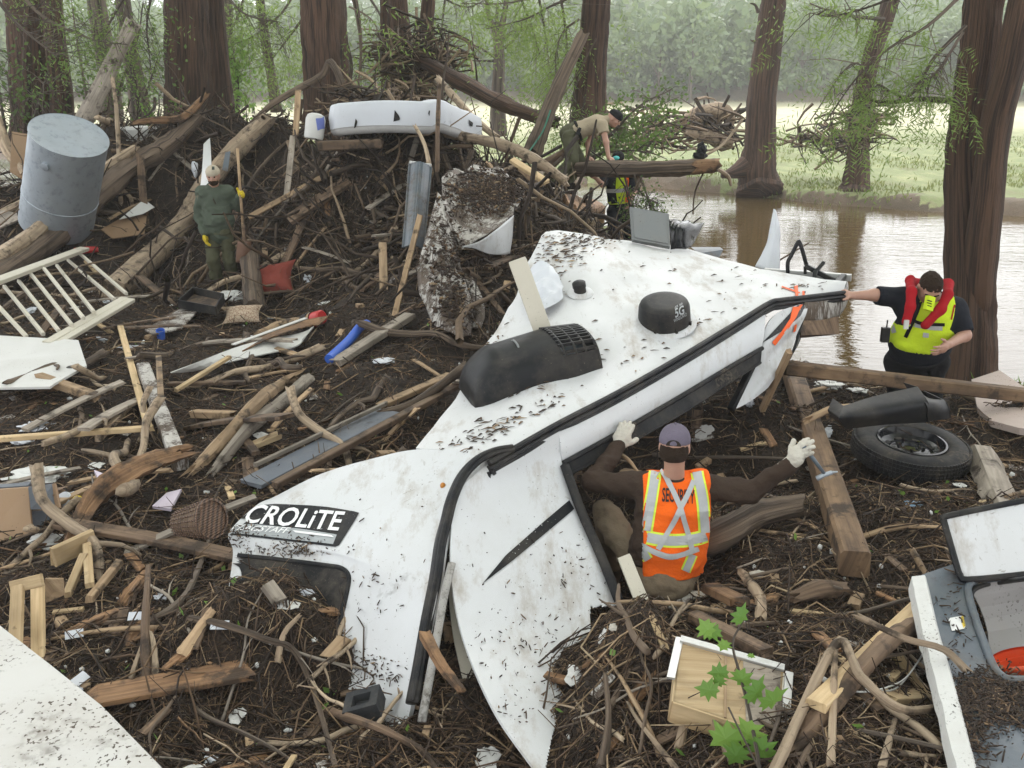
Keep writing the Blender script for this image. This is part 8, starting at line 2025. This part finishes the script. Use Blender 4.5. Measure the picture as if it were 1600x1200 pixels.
for _, _, a in lg:
    skin_part('boot', sdf([pr_(a, a - np.array([0, 0, .05]), .07, .06), pr_(a - np.array([0, 0, .06]), a + np.array([.02, -.15, -.07]), .055, .045, EX, 1.1)], .012), boot, m5)
for gg in (g1, g2):
    skin_part('glove', sdf([dict(p, ra=p['ra'] + .005, rb=p['rb'] + .005) for p in gg], .006, .012), yglove, m5)
_, cb5 = cap(hd, hR5, m5, beige)
strip([(331, 263), (335, 263)], 5, cb5, 'cap_badge', m_flat_cache('dark badge', (.03, .04, .03), .7), m5, .005)
strip([(309, 305), (313, 312)], 6, bvh_vf(sdf([pr_(s1, e1, .074, .068)], .012)), 'sleeve_patch', m_flat_cache('sleeve patch', (.13, .13, .09), .8), m5, .006)
sv = thing('shovel', Q(381, 410, -.2), 'long-handled shovel with a rusty square blade held upright', 'shovel')
m = MB(); m.tube([Q(371, 232, -.2), Q(376, 305, -.22), Q(381, 375, -.25)], .018, n=8); m.build('handle', M['tan'], sv, smooth=True)
m = MB(); m.tube([Q(380, 350, -.25), Q(382, 384, -.25)], .022, n=8); m.build('socket', M['brown'], sv)
rust = m_paint('rusty shovel blade', (.16, .085, .055), rough=.7, dirt=.4, speck=.5)
m = MB(); m.sheet(patch([[Q(371, 377, -.25), Q(382, 378, -.28), Q(393, 375, -.25)], [Q(369, 395, -.22), Q(381, 396, -.27), Q(392, 393, -.22)], [Q(368, 410, -.2), Q(380, 411, -.22), Q(391, 408, -.2)]], 4, 4), .006); m.build('blade', rust, sv, smooth=True)
# ------------------------------------------------------------ say which loose piece is which: by the landmark it lies beside
LAND = [(92, 270, 'the metal tank'), (240, 330, 'the shaggy log'), (300, 380, 'the thick pale log'), (335, 350, 'the man in green'), (385, 380, 'the shovel'), (430, 455, 'the red cushion'), (380, 505, 'the patterned cushion'), (315, 500, 'the black tray'), (70, 480, 'the cream railing'), (60, 610, 'the white panel with a hole'),
        (400, 570, 'the torn white boards'), (545, 550, 'the blue foam tube'), (490, 520, 'the red cup'), (120, 712, 'the level pale batten'), (255, 660, 'the muddy white post'), (400, 670, 'the split reddish log'), (500, 710, 'the slate grey board'), (580, 690, 'the long brown plank'), (40, 805, 'the cabinet box'), (200, 800, 'the fibrous orange slab'),
        (300, 830, 'the wicker basket'), (45, 960, 'the lumber frame'), (110, 1110, 'the speckled white sheet'), (270, 1090, 'the wet orange plank'), (450, 940, 'the trailer\'s dark window'), (570, 1140, 'the black foam block'), (690, 1060, 'the gap in the trailer wall'), (965, 1050, 'the mud hump'), (1135, 1080, 'the drawer'), (1165, 1180, 'the sapling'),
        (1040, 820, 'the crouching man'), (1170, 850, 'the bent dark log'), (1290, 760, 'the thick timber'), (1418, 705, 'the tyre'), (1400, 600, 'the long timber'), (1570, 665, 'the pinkish slab'), (1545, 770, 'the cracked short log'), (1340, 1070, 'the pale sawn board'), (1440, 1140, 'the forked branch'), (1480, 1040, 'the grey panel'),
        (610, 190, 'the mattress'), (493, 195, 'the white bucket'), (650, 320, 'the slate sheet'), (710, 430, 'the peeled muddy skin'), (770, 330, 'the curled white sheet'), (840, 460, 'the leaning cream board'), (905, 330, 'the orange rootstock'), (885, 240, 'the man in tan'), (460, 270, 'the grey lath'), (600, 415, 'the upright splintered board'), (640, 420, 'the tan lath'),
        (1060, 660, 'the trailer opening'), (690, 640, 'the trailer roof'), (222, 205, 'the white tub'), (160, 120, 'the leaning post'), (500, 320, 'the dark broad plank')]
bpy.context.view_layer.update()
def relabel(grp, verb):
    seen = {}
    obs = [o for o in S.objects if o.get('group') == grp]
    for o in obs:
        x, y = topx(np.array(o.location))
        best = sorted((math.hypot(x - a, y - b), a, b, n_) for a, b, n_ in LAND)[:7]
        base = o['label'].split(' lying')[0].split(' jutting')[0]
        for dist, a, b, nm in best:
            dx, dy = x - a, y - b
            rel = ('right of' if dx > 0 else 'left of') if abs(dx) > abs(dy) * 1.2 else ('in front of' if dy > 0 else 'behind')
            lab = '%s %s %s' % (base, rel, nm)
            if lab not in seen: break
        else:
            sz = 'short ' if o.scale[0] < .7 else 'longer '
            lab = sz + lab
        seen[lab] = 1; o['label'] = lab
relabel('loose branches in the debris', 'lying')
relabel('loose wood scraps in the debris', 'lying')
relabel('small scraps in the debris', 'lying')
relabel('boards and limbs jutting from the debris', 'jutting')
tl_ = [(58, 'the shaggy cypress at far left'), (160, 'the slim mossy trunk'), (210, 'the bending slim trunk'), (297, 'the left massive cypress'), (358, 'the pale slender trunk'), (418, 'the thin leaning trunk'), (508, 'the second massive cypress'), (606, 'the slim trunk by the drift clump'), (664, 'the slim trunk right of the drift'), (779, 'the forked bare tree'), (922, 'the cypress behind the man in tan'), (1010, 'the leafy fallen crown'), (1115, 'the arching root'), (1190, 'the straight far bank cypress'), (1300, 'the brush heap'), (1350, 'the leaning cypress'), (1440, 'the hanging green boughs'), (1520, 'the double trunk')]
seen = {}
for o in S.objects:
    if o.get('group') == 'trees along the far edge of the field':
        x, y = topx(np.array(o.location)); kd = o['label'].split(' at the far')[0]
        for dist, nm, dx in sorted((abs(x - a), nm, x - a) for a, nm in tl_)[:6]:
            lab = '%s across the field, %s %s' % (kd, 'right of' if dx > 0 else 'left of', nm)
            if lab not in seen: break
        seen[lab] = 1; o['label'] = lab

for o in S.objects:
    if o.get('category') and not o.get('kind'): o['kind'] = 'thing'
# ------------------------------------------------------------ damp air
t = NT('damp air')
t.t.nodes.remove(t.b)
vol = t.t.nodes.new('ShaderNodeVolumePrincipled')
vol.inputs['Color'].default_value = (1, 1, 1, 1); vol.inputs['Density'].default_value = .0010
vol.inputs['Anisotropy'].default_value = 0.0
t.t.links.new(vol.outputs[0], t.out.inputs['Volume'])
hz = MB(); hz.box((0, 320, 16), (1400, 690, 36))
hz = hz.build('haze', t.m); hz['kind'] = 'stuff'
